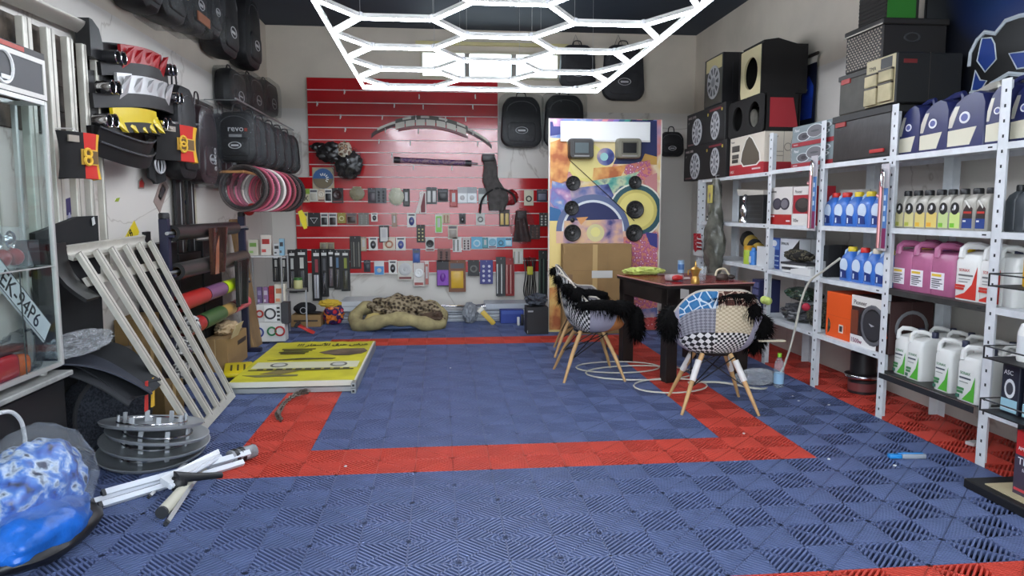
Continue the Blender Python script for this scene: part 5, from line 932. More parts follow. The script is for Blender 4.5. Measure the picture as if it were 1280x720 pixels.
PK = [
 (371, 378, 236, 253, CR, 'block', (150, 140, 110), 'narrow beige pack at the far left of the top pack row'),
 (378, 387, 236, 253, CR, 'x', (30, 30, 30), 'beige card with green top and black X mark'),
 (387, 397, 236, 252, (206, 206, 196), 'block', (190, 186, 170), 'whitish pack between the X card and the round beige pack'),
 (397, 406, 236, 252, (200, 184, 160), 'disc', (214, 206, 190), 'beige pack with a pale round item in the top row'),
 (406, 415, 236, 253, W_, 'block', (30, 30, 34), 'white card holding a small black device in the top row'),
 (415, 429, 235, 254, K_, 'disc', (54, 30, 30), 'black round pack with a red centre in the top row'),
 (438, 455, 234, 250, CR, 'bag', (150, 140, 110), 'clear bag of mixed beige parts hanging alone in the top row'),
 (460, 470, 235, 254, (50, 44, 48), 'block', (80, 70, 76), 'dark pack left of the grey mottled pack'),
 (470, 483, 235, 254, (96, 98, 100), 'dots', (60, 60, 64), 'grey mottled pack in the top row'),
 (487, 504, 236, 256, CR, 'bag', (206, 204, 180), 'cream crumpled bag beside a tall black pack'),
 (504, 512, 236, 258, K_, 'tall', (56, 54, 48), 'tall narrow black pack right of the cream bag'),
 (533, 546, 234, 255, (70, 70, 70), 'two', (206, 206, 204), 'black pack with white tool handles in the top row'),
 (547, 560, 236, 252, K_, 'block', (44, 42, 44), 'small black pouch right of the white tool handles'),
 (562, 572, 237, 259, (156, 40, 40), 'tall', (170, 60, 56), 'red card hanging left of two white blisters'),
 (572, 584, 234, 254, (176, 178, 180), 'panel', (222, 224, 224), 'left one of two matching white blister packs'),
 (584, 596, 234, 254, (150, 154, 158), 'panel', (222, 226, 228), 'right one of two matching white blister packs'),
 (598, 609, 235, 255, (110, 112, 112), 'panel', (190, 196, 190), 'grey green blister just left of the hanging grey cloth'),
 (655, 667, 238, 257, (206, 200, 176), 'rings', (40, 38, 36), 'cream card with black oval ring near the painted board'),
 (671, 684, 237, 252, (38, 40, 62), 'block', (110, 112, 130), 'navy pack at the right end of the top row'),
 (375, 385, 265, 283, (206, 196, 140), 'block', (206, 206, 200), 'yellow topped white card in the second row, far left'),
 (385, 400, 266, 283, K_, 'tri', (230, 230, 228), 'black pack with a white triangle outline'),
 (401, 410, 266, 283, W_, 'block', (40, 38, 38), 'white card with black block next to the triangle pack'),
 (411, 421, 266, 283, (214, 210, 206), 'block', (46, 34, 34), 'white card with dark block, third after the triangle pack'),
 (422, 432, 266, 279, (150, 140, 60), 'rings', (214, 206, 160), 'yellow green pack with a pale ring in the second row'),
 (433, 446, 266, 280, (140, 110, 100), 'block', (60, 46, 44), 'brown pack with dark item in the second row'),
 (448, 461, 266, 281, (120, 120, 112), 'dots', (150, 148, 140), 'grey patterned pack in the second row'),
 (464, 472, 266, 277, W_, 'fob', (40, 38, 40), 'small white key fob card in the second row'),
 (490, 496, 266, 284, (190, 170, 150), 'tall', (150, 120, 100), 'thin beige strip pack hanging alone in the second row'),
 (509, 520, 266, 284, W_, 'fob', (60, 70, 130), 'white card with blue key fob in the second row'),
 (521, 531, 281, 303, (40, 38, 30), 'dots', (206, 196, 140), 'black pack with yellow round parts beside the green strip pack'),
 (544, 553, 268, 291, (214, 220, 206), 'tall', (120, 190, 60), 'white strip pack with bright green panel'),
 (553, 562, 267, 279, (196, 180, 150), 'dots', (150, 90, 70), 'small beige pack right of the green strip pack'),
 (574, 582, 267, 280, (60, 52, 50), 'fob', (34, 32, 34), 'small black remote hanging by itself in the second row'),
 (595, 606, 266, 281, (206, 206, 200), 'rings', (90, 92, 90), 'white card with grey hooked part below the white blisters'),
 (624, 637, 262, 283, (60, 44, 36), 'two', (212, 184, 110), 'black blister with two gold sticks below the red bag'),
 (674, 685, 266, 283, (60, 58, 56), 'dots', (206, 206, 200), 'black and white pack beside the painted board edge'),
 (474, 486, 282, 303, K_, 'tall', (206, 204, 200), 'black pack with white tube between the second and fourth rows'),
 (560, 572, 281, 299, (196, 186, 170), 'block', (150, 140, 130), 'tilted beige pack below the green strip pack'),
 (662, 675, 281, 299, (60, 40, 36), 'dots', (100, 70, 60), 'dark brown pack right of the hanging brown bag'),
 (438, 451, 295, 336, K_, 'bars', (70, 70, 66), 'long black pack with grey wavy parts at the end of the wiper packs', (130, 126, 116)),
 (451, 458, 296, 314, (150, 140, 120), 'tall', (190, 176, 150), 'narrow tan pack right of the long wavy pack'),
 (461, 472, 296, 313, W_, 'fob', (46, 44, 46), 'white card with black key fob in the fourth row'),
 (479, 494, 296, 313, (216, 204, 186), 'rings', (180, 120, 90), 'square beige card with round drawing in the fourth row'),
 (495, 507, 296, 313, W_, 'fob', (70, 80, 150), 'white card with blue key fob in the fourth row'),
 (532, 543, 297, 314, (196, 196, 192), 'disc', (54, 54, 54), 'white card with black disc in the fourth row'),
 (566, 577, 296, 315, W_, 'bars', (40, 38, 38), 'white card with black strips left of the blue packs'),
 (578, 588, 297, 313, (190, 180, 176), 'dots', (60, 44, 44), 'white and dark card touching the blue packs'),
 (589, 603, 296, 311, (110, 176, 204), 'rings', (190, 220, 230), 'largest light blue pack, first of the blue row'),
 (603, 610, 297, 310, (60, 130, 140), 'tall', (90, 160, 170), 'narrow teal pack second in the blue row'),
 (610, 621, 297, 310, (190, 214, 224), 'disc', (130, 180, 200), 'pale blue white pack in the middle of the blue row'),
 (621, 631, 297, 309, (100, 170, 200), 'rings', (60, 110, 130), 'blue pack with dark ring, fourth in the blue row'),
 (631, 640, 297, 308, (120, 190, 220), 'block', (190, 220, 230), 'light blue pack at the right end of the blue row'),
 (455, 463, 325, 340, (36, 36, 44), 'block', (50, 50, 60), 'small plain black box in the bottom row, far left'),
 (468, 480, 326, 344, (214, 216, 214), 'panel', (70, 140, 200), 'white and blue pack in the bottom row'),
 (486, 496, 325, 343, W_, 'fob', (36, 34, 34), 'white card with black key fob in the bottom row'),
 (497, 516, 326, 350, (206, 202, 190), 'disc', (190, 190, 190), 'pack with shiny silver disc in the bottom row'),
 (517, 530, 328, 358, (214, 206, 200), 'disc', (232, 232, 230), 'tall pack with white disc and reddish base', (160, 80, 76)),
 (516, 525, 311, 329, (70, 90, 140), 'block', (60, 90, 160), 'small blue blister above the white disc pack'),
 (531, 536, 327, 357, (206, 196, 190), 'tall', (170, 90, 80), 'slim whitish pack left of the purple pack'),
 (547, 563, 311, 327, (120, 80, 70), 'dots', (60, 40, 40), 'brown patterned pack above the purple pack'),
 (546, 561, 325, 358, (40, 36, 40), 'panel', (128, 54, 170), 'black and vivid purple pack in the bottom row', (110, 50, 150)),
 (561, 582, 325, 365, (120, 70, 40), 'block', (214, 170, 50), 'large yellow and brown pack in the bottom row'),
 (585, 599, 325, 345, (40, 40, 40), 'rings', (120, 120, 116), 'black pack with grey ring in the bottom row'),
 (600, 616, 325, 355, (60, 62, 130), 'dots', (206, 206, 220), 'blue pack covered with white dots in the bottom row'),
 (620, 632, 321, 370, (50, 50, 50), 'bars', (206, 206, 204), 'long pack of silver and black strips', (60, 60, 60)),
 (632, 643, 322, 370, (150, 40, 40), 'bars', (196, 160, 150), 'long red pack of striped parts', (120, 30, 30)),
 (641, 654, 311, 330, (206, 204, 190), 'bars', (150, 148, 140), 'off-white pack with printed rows above the red pack'),
 (653, 671, 320, 378, (196, 190, 60), 'bundle', (30, 28, 28), 'thick hanging bundle of black cables with yellow tag'),
 (673, 684, 313, 370, (40, 46, 42), 'bars', (90, 110, 96), 'long dark green pack beside the painted board', (30, 34, 32)),
 (400, 418, 303, 311, (150, 140, 110), 'two', (120, 110, 96), 'small grey bracket above the black wiper packs'),
]
for r in PK: pack(*r[:8], extra=(r[8] if len(r) > 8 else None))
for (x0, x1, y0, y1, ic, ex, lab) in ((371, 384, 311, 365, (60, 60, 58), (206, 206, 196), 'tall black wiper pack left of the red slatwall gap'), (391, 401, 311, 376, (190, 190, 194), (150, 60, 66), 'longest black wiper pack with silver blade'), (401, 410, 311, 371, (44, 42, 44), (80, 80, 84), 'plain black wiper pack between two lettered ones'), (410, 418, 311, 360, (96, 80, 80), (190, 190, 190), 'black wiper pack with white lettering, fourth along'), (418, 426, 312, 362, (60, 58, 50), (90, 120, 150), 'dark wiper pack with blue panel beside the green one'), (427, 437, 312, 364, (66, 66, 50), (140, 150, 60), 'wiper pack with green panel at the right of the wiper row')):
    pack(x0, x1, y0, y1, K_, 'wiper', ic, lab, 'wiper_pack', 'wiper pack', extra=ex)
# other hanging goods
a, b = at(391, 236, Y=YK), at(417, 205, Y=YK); R = (b.x-a.x)*.48; t = thing('sanding_disc_pack', 'round blue and brown disc pack on a beige card', 'pack', ((a.x+b.x)/2, YK, a.z)); MB().bbox(-R*1.05, R*1.05, -.003, .003, -.02, R*2.1, .003, n=1).build('card', hue((176, 160, 130)), t)
MB().prism(disc((0, R), R), -.012, -.003, 'y').build('disc', hue((40, 86, 140), .35), t); MB().prism([(x, z) for x, z in disc((0, R), R*.98) if z < R*1.05], -.0135, -.011, 'y').build('brown_half', hue((110, 96, 70), .4), t)
for k in range(7): MB().box(-.006, .006, -.015, -.012, R*.3, R*.55, TR(0, 0, R) @ RY(-.5+k*.45)).build('white_spoke', hue((226, 226, 222)), t)
t = thing('black_bag_bundle', 'bundle of black bagged straps hanging on the upper slatwall', 'bag', tuple(at(428, 225, Y=YK-.05)))
for c, r_, s, mm in (((-.12, -.10, .33), (.17, .06, .12), 2, mat('black_bagged', (34, 30, 30), .3, noise=.4, scale=12)), ((.10, -.11, .18), (.15, .07, .17), 5, mat('black_bagged', (34, 30, 30))), ((-.26, -.08, .40), (.10, .04, .05), 7, mat('black_bagged', (34, 30, 30)))): crumple(c, r_, .3, 3, s, 4).build('strap_bag', mm, t, True)
crumple((.05, -.13, .36), (.09, .05, .10), .2, 3, 9, 4).build('paper_tag', spotmat('tan_print', [(190, 150, 110), (120, 90, 70), (200, 190, 170)], 20, .5), t, True); crumple((.08, -.115, .2), (.19, .085, .20), .2, 3, 12, 4).build('film', film, t, True); MB().tube([(.0, .05, .46), (0, -.06, .46)], .004, 5).build('hang_hook', wire_m, t)
t = thing('grey_seat_cloth', 'long grey folded cloth hanging in front of the packs', 'cloth', tuple(at(615, 265, Y=YK)))
rows = []
for k in range(12):
    z = .70-k*.062; xo = -.05+.13*sst(0, 11, k)+.02*math.sin(k); wv = .085+.045*sst(2, 8, k)-.03*sst(9, 11, k)
    rows.append([(xo+wv*math.cos(2*PI*q/18), -.06+(.03+.012*math.sin(q*3+k))*math.sin(2*PI*q/18), z) for q in range(18)])
MB().loft(rows).build('cloth', mat('grey_felt', (84, 80, 78), .9, noise=.2, scale=14), t, True); MB().bbox(-.13, .03, -.10, -.03, .64, .73, .01).build('black_clip', hue((24, 23, 23), .4), t, True); MB().tube([(-.02, .06, .68), (-.02, -.06, .68)], .004, 5).build('hang_hook', wire_m, t)
MB().tube(smooth([(-.16, -.07, -.02), (-.12, -.075, .18), (.05, -.08, .30), (.25, -.075, .24), (.30, -.07, .12)], 5), .014, 7).build('black_loop', hue((26, 25, 25), .5), t, True)
a = at(637, 247, Y=YK); t = thing('red_chip_bag', 'crinkled bright red bag hanging beside the grey cloth', 'bag', (a.x, YK, a.z)); crumple((0, -.03, 0), (.11, .025, .10), .16, 3, 14, 4).build('bag', mat('red_foil', (150, 20, 28), .25, noise=.3, scale=12, bump=.6, bscale=20), t, True); MB().tube([(0, .03, .09), (0, -.03, .09)], .003, 5).build('hang_hook', wire_m, t)
a = at(652, 302, Y=YK); t = thing('brown_strap_bag', 'tall clear bag of brown straps on the right of the slatwall', 'bag', (a.x, YK, a.z)); MB().sheet(lambda u, v: ((u-.5)*(.10+.14*(1-v)), -.03-.02*math.sin(u*9+v*3), v*.40), 10, 10, .03).build('straps', mat('brown_straps', (66, 40, 36), .6, noise=.4, scale=16), t, True); MB().bbox(-.06, .06, -.05, -.02, .30, .40, .01).build('header', hue((46, 30, 28)), t, True); crumple((0, -.04, .2), (.15, .045, .23), .14, 3, 16, 4).build('film', film, t, True); MB().tube([(0, .03, .39), (0, -.04, .39)], .003, 5).build('hang_hook', wire_m, t)
a = at(526, 267, Y=YK); t = thing('maroon_frame', 'maroon and white open card frame hanging below the top row', 'card', (a.x, YK, a.z))
m = MB(); m.prism([(-.07, 0), (-.02, 0), (.045, .27), (.02, .29)], -.03, -.022, 'y'); m.build('white_leaf', hue((216, 206, 200)), t); MB().box(-.01, .07, -.018, -.012, .0, .28).build('white_border', hue((222, 214, 208)), t); MB().box(.002, .058, -.020, -.017, .015, .26).build('maroon_panel', hue((112, 30, 40)), t); MB().tube([(.02, .02, .28), (.02, -.04, .28)], .003, 5).build('hang_hook', wire_m, t)
HK = [[(431, 115), (524, 121), (594, 121)], [(397, 130), (493, 132), (529, 134), (591, 134)], [(426, 146), (478, 147), (520, 147), (557, 149), (582, 149)], [(432, 162), (482, 163), (523, 164), (591, 166)], [(474, 177), (513, 179), (597, 180)], [(490, 194)], [(517, 209), (565, 210)]]
for r_, k, x_, y_ in [(r_, k, *q) for r_, row in enumerate(HK) for k, q in enumerate(row)]:
    p = at(x_, y_, Y=YS); t = thing('slatwall_hook', 'empty white slatwall hook, %s from left in the %s hook row down' % (od[k], od[r_]), 'hook', (p.x, YS-.001, p.z), 0, 'empty hooks on the upper slatwall')
    MB().bbox(-.008, .008, -.006, 0, -.012, .028, .002, n=1).build('clip_plate', wire_m, t); MB().tube([(0, -.004, .0), (0, -.05, -.004), (0, -.075, .006), (0, -.078, .02)], .004, 6).build('prong', wire_m, t, True); MB().box(-.006, .006, -.055, -.052, -.035, -.008).build('price_tag', hue((232, 226, 222)), t)
# curved bumper trim and rod pack on the upper slatwall
t = thing('bumper_trim', 'curved grey bumper trim with pale segments on the upper slatwall', 'bumper trim', tuple(at(540, 160, Y=YS-.03)))
def arc(u): return at(464+u*151, 172-26*math.sin(PI*min(1, max(0, u*1.0)))**.75 + u*14-3, Y=YS-.05) - t.location
def band(u0, u1, n, top, bot, m_, nm, y=0, th=.02):
    vs = [arc(u0+(u1-u0)*k/n) for k in range(n+1)]
    MB().sheet(lambda u, v: (vs[round(u*n)].x, y-.02*math.sin(PI*(u0+(u1-u0)*u)), vs[round(u*n)].z+bot+(top-bot)*v), n, 1, th).build(nm, m_, t, True)
dg = mat('dark_grey_trim', (70, 66, 58), .5); sg = mat('pale_trim_segment', (196, 190, 178), .5)
band(0, 1, 40, .02, -.03, hue((60, 34, 32), .5), 'backing_strip', .012); band(.2, .8, 24, .05, -.02, dg, 'upper_lip', .0)
for k in range(7): band(.20+.085*k, .20+.085*k+.075, 4, -.0, -.07, sg, 'segment', -.012)
for k in range(4): band(.26+.15*k, .26+.15*k+.07, 3, .045, .02, sg, 'upper_segment', -.012)
band(.22, .8, 20, -.07, -.10, mat('dark_red_lip', (110, 24, 30), .4), 'lower_lip', -.002); band(.05, .2, 8, .03, .0, sg, 'left_wing', -.008); band(.8, .97, 8, .03, .0, sg, 'right_wing', -.008)
p = at(542, 202, Y=YS-.03); t = thing('rod_pack', 'long purple mesh-wrapped rod lying across slatwall hooks', 'rod', (p.x, p.y, p.z)); MB().tube([(-.5, 0, .02), (.48, 0, -.02)], .035, 10).build('mesh_sleeve', spotmat('purple_mesh', [(60, 40, 70), (90, 60, 110), (140, 110, 120)], 40, .5), t, True)
for x in (-.5, .40): MB().tube([(x, 0, .02 if x < 0 else -.015), (x+.08, 0, .016 if x < 0 else -.02)], .04, 10).build('end_cap', hue((36, 32, 40), .4), t, True)
MB().tube([(.48, 0, -.02), (.56, 0, -.023)], .012, 8).build('rod_tip', alu, t, True)

# ------------------------------------------------------------------ car bags / backpacks
bagm = mat('black_bag_cloth', (26, 26, 29), .55, noise=.25, scale=10, bump=.2, bscale=40); bagm2 = mat('charcoal_bag_cloth', (48, 48, 52), .6, noise=.2, scale=8)
emb = hue((186, 186, 188), .3)
def carbag(lab, loc, rz, w, h, d, wrap=True, cloth=None, letters=None, hang=.10, shape=0, tilt=0.0):
    t = thing('car_bag', lab, 'bag', loc, (tilt, 0, rz))
    rows = []
    for y, k, zz in ((0, .80, .04), (-.25*d, .93, .01), (-.6*d, 1, 0), (-.9*d, .94, .02), (-d, .80, .06)):
        r_ = rrect(-w/2*k, w/2*k, h*zz, h*(1-zz*.8), 0, min(w, h)*.26, 5); rows.append([(x*(1-.16*sst(.55, 1, z/h)), y, z) for x, z, _ in r_])
    MB().loft(rows).build('body', cloth or bagm, t, True)
    MB().loft([[(x*(1-.1*sst(.5, 1, z/h)), y, z) for x, z, _ in rrect(-w*.34*k, w*.34*k, h*.10+q, h*.50-q, 0, w*.1, 4)] for y, k, q in ((-d*.9, 1, 0), (-d*1.06, .96, .008), (-d*1.10, .86, .02))]).build('front_pocket', cloth or bagm, t, True)
    MB().tube([(w*.36*math.cos(a), -d*1.005, h*.70+h*.2*math.sin(a)) for a in [PI*k/10 for k in range(11)]], .004, 5).build('zip', hue((70, 70, 74), .3), t)
    MB().torus(w*.11, .005, 18, 5, TR(0, -d*1.105, h*.33) @ RX(PI/2) @ Matrix.Diagonal((1.3, .7, 1, 1))).build('oval_emblem', emb, t); MB().box(-w*.09, w*.09, -d*1.11, -d*1.10, h*.31, h*.345).build('emblem_bar', emb, t)
    if letters: lettering(letters, w*.17, emb, t, (-w*.2, -d*1.03, h*.55))
    MB().tube(smooth([(-w*.12, -d*.4, h*.97), (-w*.08, -d*.4, h+hang*.5), (w*.08, -d*.4, h+hang*.5), (w*.12, -d*.4, h*.97)], 4), .007, 6).build('top_handle', cloth or bagm, t, True)
    if wrap: MB().loft([[(x, y, z) for x, z, _ in rrect(-w*.54*k, w*.54*k, -h*.03, h*1.04, 0, w*.16, 4)] for y, k in ((.0, .94), (-d*.5, 1.0), (-d*1.12, .98), (-d*1.16, .86))]).build('clear_wrap', film, t, True)
    return t
Yb = YB-.02
for (x0, x1, y0, y1, Yd, lab, cl, wr) in ((625, 676, 122, 185, Yb, 'black car bag with silver emblem right of the red slatwall', bagm, True), (678, 729, 120, 186, Yb, 'black car bag half hidden behind the painted board', bagm, True), (697, 743, 58, 112, Yb, 'left grey black car bag high on the back wall under the light', bagm2, False), (750, 803, 58, 127, Yb, 'right grey black car bag high on the back wall under the light', bagm2, False)):
    l, w_, h_ = spanB(x0, x1, y1, Yd, None, y0); carbag(lab, (l.x, Yd, l.z), 0, w_, h_, .14, wr, cl)
for k, x_ in enumerate((719, 772)):
    p = at(x_, 60, Y=Yb); tag(MB().tube([(p.x-.06, Yb-.05, p.z-.0), (p.x, Yb-.02, p.z+.16), (p.x+.06, Yb-.05, p.z)], .004, 5).build('bag_string', hue((90, 90, 92)), None), ['thin hanging string above the left high car bag', 'thin hanging string above the right high car bag'][k], 'string')
# ------------------------------------------------------------------ along the foot of the back wall
t = thing('trunking_stack', 'long stack of pale grey aluminium panels and trunking along the wall foot', 'panel stack', (0, 0, 0))
x0, x1 = at(424, 402, Y=5.25).x, at(672, 402, Y=5.2).x
for k, (xa, xb, ya, yb, z0, z1, c_) in enumerate(((x0, x1, 5.12, 5.60, .0, .035, (170, 174, 180)), (x0+.02, x1-.05, 5.15, 5.62, .04, .07, (190, 194, 198)), (x0, x1-.3, 5.18, 5.64, .075, .10, (160, 166, 174)), (x0+.05, x0+2.1, 5.2, 5.6, .105, .13, (196, 200, 204)), (x0+.03, x0+.75, 5.16, 5.66, .135, .26, (200, 204, 206)), (x1-.65, x1-.02, 5.2, 5.6, .075, .20, (178, 184, 192)))):
    MB().bbox(xa, xb, ya, yb, z0, z1, .004, n=1).build('panel', hue(c_, .35), t); MB().box(xa+.01, xb-.01, ya-.002, ya, (z0+z1)/2-.003, (z0+z1)/2+.003).build('panel_groove', hue((120, 124, 130)), t)
for k in range(5):
    p = at(552+k*6, 380+k*2.2, Y=5.22); q = at(640-k*3, 379+k*1.5, Y=5.3); tag(MB().tube([(p.x, 5.2-.03*k, .165+.022*k*0+.02), (q.x, 5.24+.03*k, .15+.01*k)], .012, 7).build('metal_rod', mat('chrome', (205, 205, 208)), None, True), 'thin chrome rod lying on the panel stack, %s from the front' % od[4-k], 'rod', 'rods on the panel stack')
MB().build if False else None
# leopard dog bed
p = at(497, 413, Z=0); t = thing('leopard_pet_bed', 'round beige pet bed with rumpled leopard print cushion', 'pet bed', (p.x, p.y+.22, 0))
plush = mat('beige_plush', (178, 164, 118), .95, noise=.15, scale=10, bump=.4, bscale=60)
ring = [(.50*math.cos(a), .34*math.sin(a), .10+.05*math.sin(a*3)+.09*sst(.0, 1, math.sin(a))) for a in [2*PI*k/40 for k in range(40)]]
MB().tube(ring, [.075+.012*math.sin(k*1.7) for k in range(40)], 12, closed=True).build('bolster', plush, t, True); MB().ball((0, 0, .04), (.46, .31, .04), 24, 8).build('base', mat('pale_blue_lining', (130, 150, 190), .8), t, True)
leo = spotmat('leopard_print', [(20, 16, 12), (54, 44, 32), (106, 92, 70), (152, 138, 112)], 24, .9)
crumple((.06, -.02, .20), (.38, .25, .165), .3, 2.4, 71, 5).build('leopard_cushion', leo, t, True); crumple((.36, -.12, .13), (.17, .12, .08), .3, 3, 73, 4).build('brown_cushion', mat('brown_fabric', (96, 76, 60), .9, noise=.3), t, True); crumple((-.26, -.20, .13), (.10, .09, .07), .2, 3, 75, 3).build('yellow_fold', hue((196, 176, 110), .9), t, True); crumple((-.14, -.24, .11), (.06, .05, .05), .2, 3, 76, 3).build('navy_fold', hue((52, 58, 104), .9), t, True)
# small goods right of the bed
p = at(588, 405, Z=0); tag(crumple((p.x, p.y+.08, .12), (.09, .07, .125), .25, 3, 81, 4, flat=-.118, ridged=True).build('grey_bag', mat('grey_clear_bag2', (140, 144, 150), .25, noise=.2), None, True), 'small crumpled grey plastic bag before the panel stack', 'bag')
p = at(640, 404, Z=0); t = carton('blue_carton', 'low dark blue box on the floor before the panels', 'box', (p.x, p.y-.02, .001), 0, .28, .16, .16, (36, 60, 140), [('r', .05, .95, .7, .95, (60, 84, 160))])
p = at(618, 405, Z=0); t = thing('tape_cutter', 'yellow handled brush with white tip leaning on the blue box', 'brush', (p.x, p.y-.05, .0), (0, -.75, 0)); MB().bbox(-.03, .03, -.015, .015, .01, .22, .006).build('yellow_handle', hue((214, 180, 70), .5), t, True); MB().bbox(-.04, .04, -.018, .018, .22, .27, .008).build('white_tip', hue((224, 220, 206)), t, True)
p = at(655, 407, Z=0); t = thing('white_tools', 'cluster of white and black tools beside the black cabinet', 'tools', (p.x, p.y, 0))
for k in range(4): MB().bbox(-.08+.045*k, -.05+.045*k, 0, .05, .002, .10+.03*(k % 3), .006).build('tool', hue((206, 206, 204) if k % 2 == 0 else (40, 40, 42), .4), t, True)
p = at(673, 418, Z=0); t = carton('black_cabinet', 'small black cabinet with a grey bag on top beside the painted board', 'cabinet', (p.x-.01, p.y, .001), 0, .24, .22, .30, (30, 30, 32), [('r', .05, .3, .82, .88, (150, 150, 154)), ('r', .03, .05, .05, .15, (190, 190, 190))])
crumple((0, .1, .37), (.12, .09, .07), .35, 3, 84, 4, flat=-.065).build('grey_bag', mat('grey_net_bag', (70, 76, 86), .6, noise=.4, scale=20), t, True)

# ------------------------------------------------------------------ left wall: board, diffusers, pads, stickers
def spanL(px0, px1, py, X, z=None, pt=None):
    a, b = at(px0, py, X=X), at(px1, py, X=X); zz = a.z if z is None else z
    return Vector((X, (a.y+b.y)/2, zz)), abs(b.y-a.y), ((at((px0+px1)/2, pt, X=X).z-zz) if pt is not None else 0)
wwood = mat('weathered_dark_wood', (62, 46, 38), .7, noise=.4, scale=5, col2=(34, 25, 22), bump=.2, bscale=30); wgrey = mat('weathered_grey_wood', (104, 92, 80), .8, noise=.5, scale=7, col2=(44, 38, 34), bump=.3, bscale=30)
t = thing('wall_board', 'long dark brown plank board on the left wall behind the diffusers', 'board', (XL, 1.6, 1.76), RL)
for k in range(4): MB().bbox(-1.9, .2, -.016, -.001, .14*k, .14*k+.137, .003, n=1).build('plank', wgrey, t); MB().bbox(.203, 1.85, -.016, -.001, .14*k, .14*k+.137, .003, n=1).build('plank', wwood, t)
chrome = mat('chrome', (205, 205, 208))
def diffuser(lab, a, b, h, col, ncol, up_, tips, fins=5):
    p, q = at(*a, X=-.86), at(*b, X=-.86); w = q.y-p.y; t = thing('bumper_diffuser', lab, 'bumper diffuser', (-.86, (p.y+q.y)/2, (p.z+q.z)/2), (0, 0, RL), 'bumper diffusers on the left wall')
    sl = math.atan2(q.z-p.z, w)
    M = RY(-sl); dk = mat('black_bumper_plastic', (20, 19, 19), .55)
    MB().sheet(lambda u, v: M @ Vector(((u-.5)*w, -.02-.07*math.sin(PI*u), -h*.62+v*h*.42+.03*math.sin(PI*u))), 20, 3, .03).build('lower_lip', dk, t, True)
    MB().sheet(lambda u, v: M @ Vector(((u-.5)*w*.96, .03-.05*math.sin(PI*u), -h*.3+v*h*.75+.03*math.sin(PI*u))), 20, 3, .03).build('back_shell', dk, t, True)
    pm = col if not isinstance(col, tuple) else hue(col, .35)
    MB().sheet(lambda u, v: M @ Vector(((u-.5)*w*.62, -.03-.05*math.sin(PI*(.2+.6*u)), -h*.28+v*h*.68+.03*math.sin(PI*(.2+.6*u)))), 16, 3, .02).build('centre_panel', pm, t, True)
    for k in range(fins):
        x = (-.27+.54*k/(fins-1))*w; s = 1 if up_ else -1
        MB().add([M @ Vector(v_) for v_ in ((x-.05, -.06, -h*.3*s), (x+.05, -.06, -h*.3*s), (x+.03, -.075, h*.42*s), (x+.05, -.105, h*.46*s), (x-.04, -.075, h*.1*s))], [(0, 1, 2), (1, 3, 2), (0, 2, 4), (2, 3, 4), (0, 4, 3, 1)]).build('fin', pm, t)
    tm = hue((44, 44, 46), .3) if tips == 'dark' else chrome
    for s in (-1, 1):
        for k in range(2):
            x = s*(w*.40+(k-.5)*.085)
            MB().lathe([(.036, -.05), (.04, .0), (.04, .035), (.034, .035), (.032, .0)], 14, M @ TR(x, -.06, .0) @ RX(PI/2), cap=False).build('exhaust_tip', tm, t, True)
            MB().torus(.039, .004, 16, 5, M @ TR(x, -.095, .0) @ RX(PI/2)).build('tip_ring', chrome, t, True)
diffuser('bumper diffuser with glossy red centre panel, topmost on the left wall', (120, 69), (206, 89), .18, (160, 26, 32), 4, True, 'dark')
diffuser('bumper diffuser with pale silver centre panel between the red and yellow ones', (110, 107), (216, 124), .20, mat('satin_silver', (186, 186, 186), .35, metal=.3), 4, True, 'chrome')
diffuser('bumper diffuser with yellow centre panel below the silver one', (108, 150), (200, 155), .15, (222, 194, 24), 5, False, 'chrome')
for k, (y_, lab) in enumerate(((176, 'upper black curved bumper lip below the yellow diffuser'), (193, 'lower black curved bumper lip below the yellow diffuser'))):
    p, q = at(112, y_, X=-.86), at(182, y_-1, X=-.86); w = q.y-p.y; t = thing('bumper_lip', lab, 'bumper lip', (-.86, (p.y+q.y)/2, (p.z+q.z)/2), (0, 0, RL))
    MB().sheet(lambda u, v: ((u-.5)*w, -.03-.08*math.sin(PI*u)-.03*v, -.04+v*.08-.05*math.sin(PI*u)), 20, 3, .035).build('lip', mat('black_bumper_plastic', (30, 29, 29)), t, True); MB().tube([((u/20-.5)*w, -.065-.08*math.sin(PI*u/20), .04-.05*math.sin(PI*u/20)) for u in range(21)], .007, 6).build('edge_bead', hue((80, 80, 82), .25), t, True)
def flagpad(lab, x0, x1, y0, y1, X_):
    l, w, h = spanL(x0, x1, y1, X_, None, y0); w = max(w, .2)
    t = thing('flag_seat_pad', lab, 'seat pad', (X_, l.y, l.z), (0, 0, RL-.35), 'flag coloured pads')
    def prof(u0, u1, c_, nm, z0=0, z1=1, lift=0):
        MB().sheet(lambda u, v: ((u0+(u1-u0)*u-.5)*w*(1-.12*math.sin(PI*(z0+(z1-z0)*v))), -.03-lift-.05*math.sin(PI*(u0+(u1-u0)*u))**.6, h*(z0+(z1-z0)*v)), 6, 10, .04+lift).build(nm, hue(c_, .85), t, True)
    prof(0, .45, (24, 22, 22), 'black_band'); prof(.45, .82, (196, 44, 34), 'red_band'); prof(.82, 1, (222, 170, 40), 'gold_band'); prof(.36, .88, (214, 170, 70), 'crest_panel', .30, .64, .006); prof(.40, .84, (110, 84, 52), 'crest_field', .33, .61, .009)
    for k in (-1, 1): MB().torus(w*.08, .008, 12, 5, TR(-.02*w, -.096, h*(.47+.08*k)) @ RX(PI/2)).build('crest_curl', hue((226, 180, 60), .8), t, True)
    MB().box(-w*.38, -w*.14, -.078, -.07, h*.78, h*.92).build('badge', hue((150, 140, 126)), t); MB().tube([(0, -.04, h*.98), (0, .0, h*1.1), (-.05, .14, h*1.1)], .004, 5).build('hang_loop', wire_m, t)
flagpad('black red and gold seat belt pad hanging on the standing rack', 78, 110, 167, 222, -.78)
flagpad('second black red and gold seat belt pad further along the left wall', 203, 231, 157, 199, -.80)
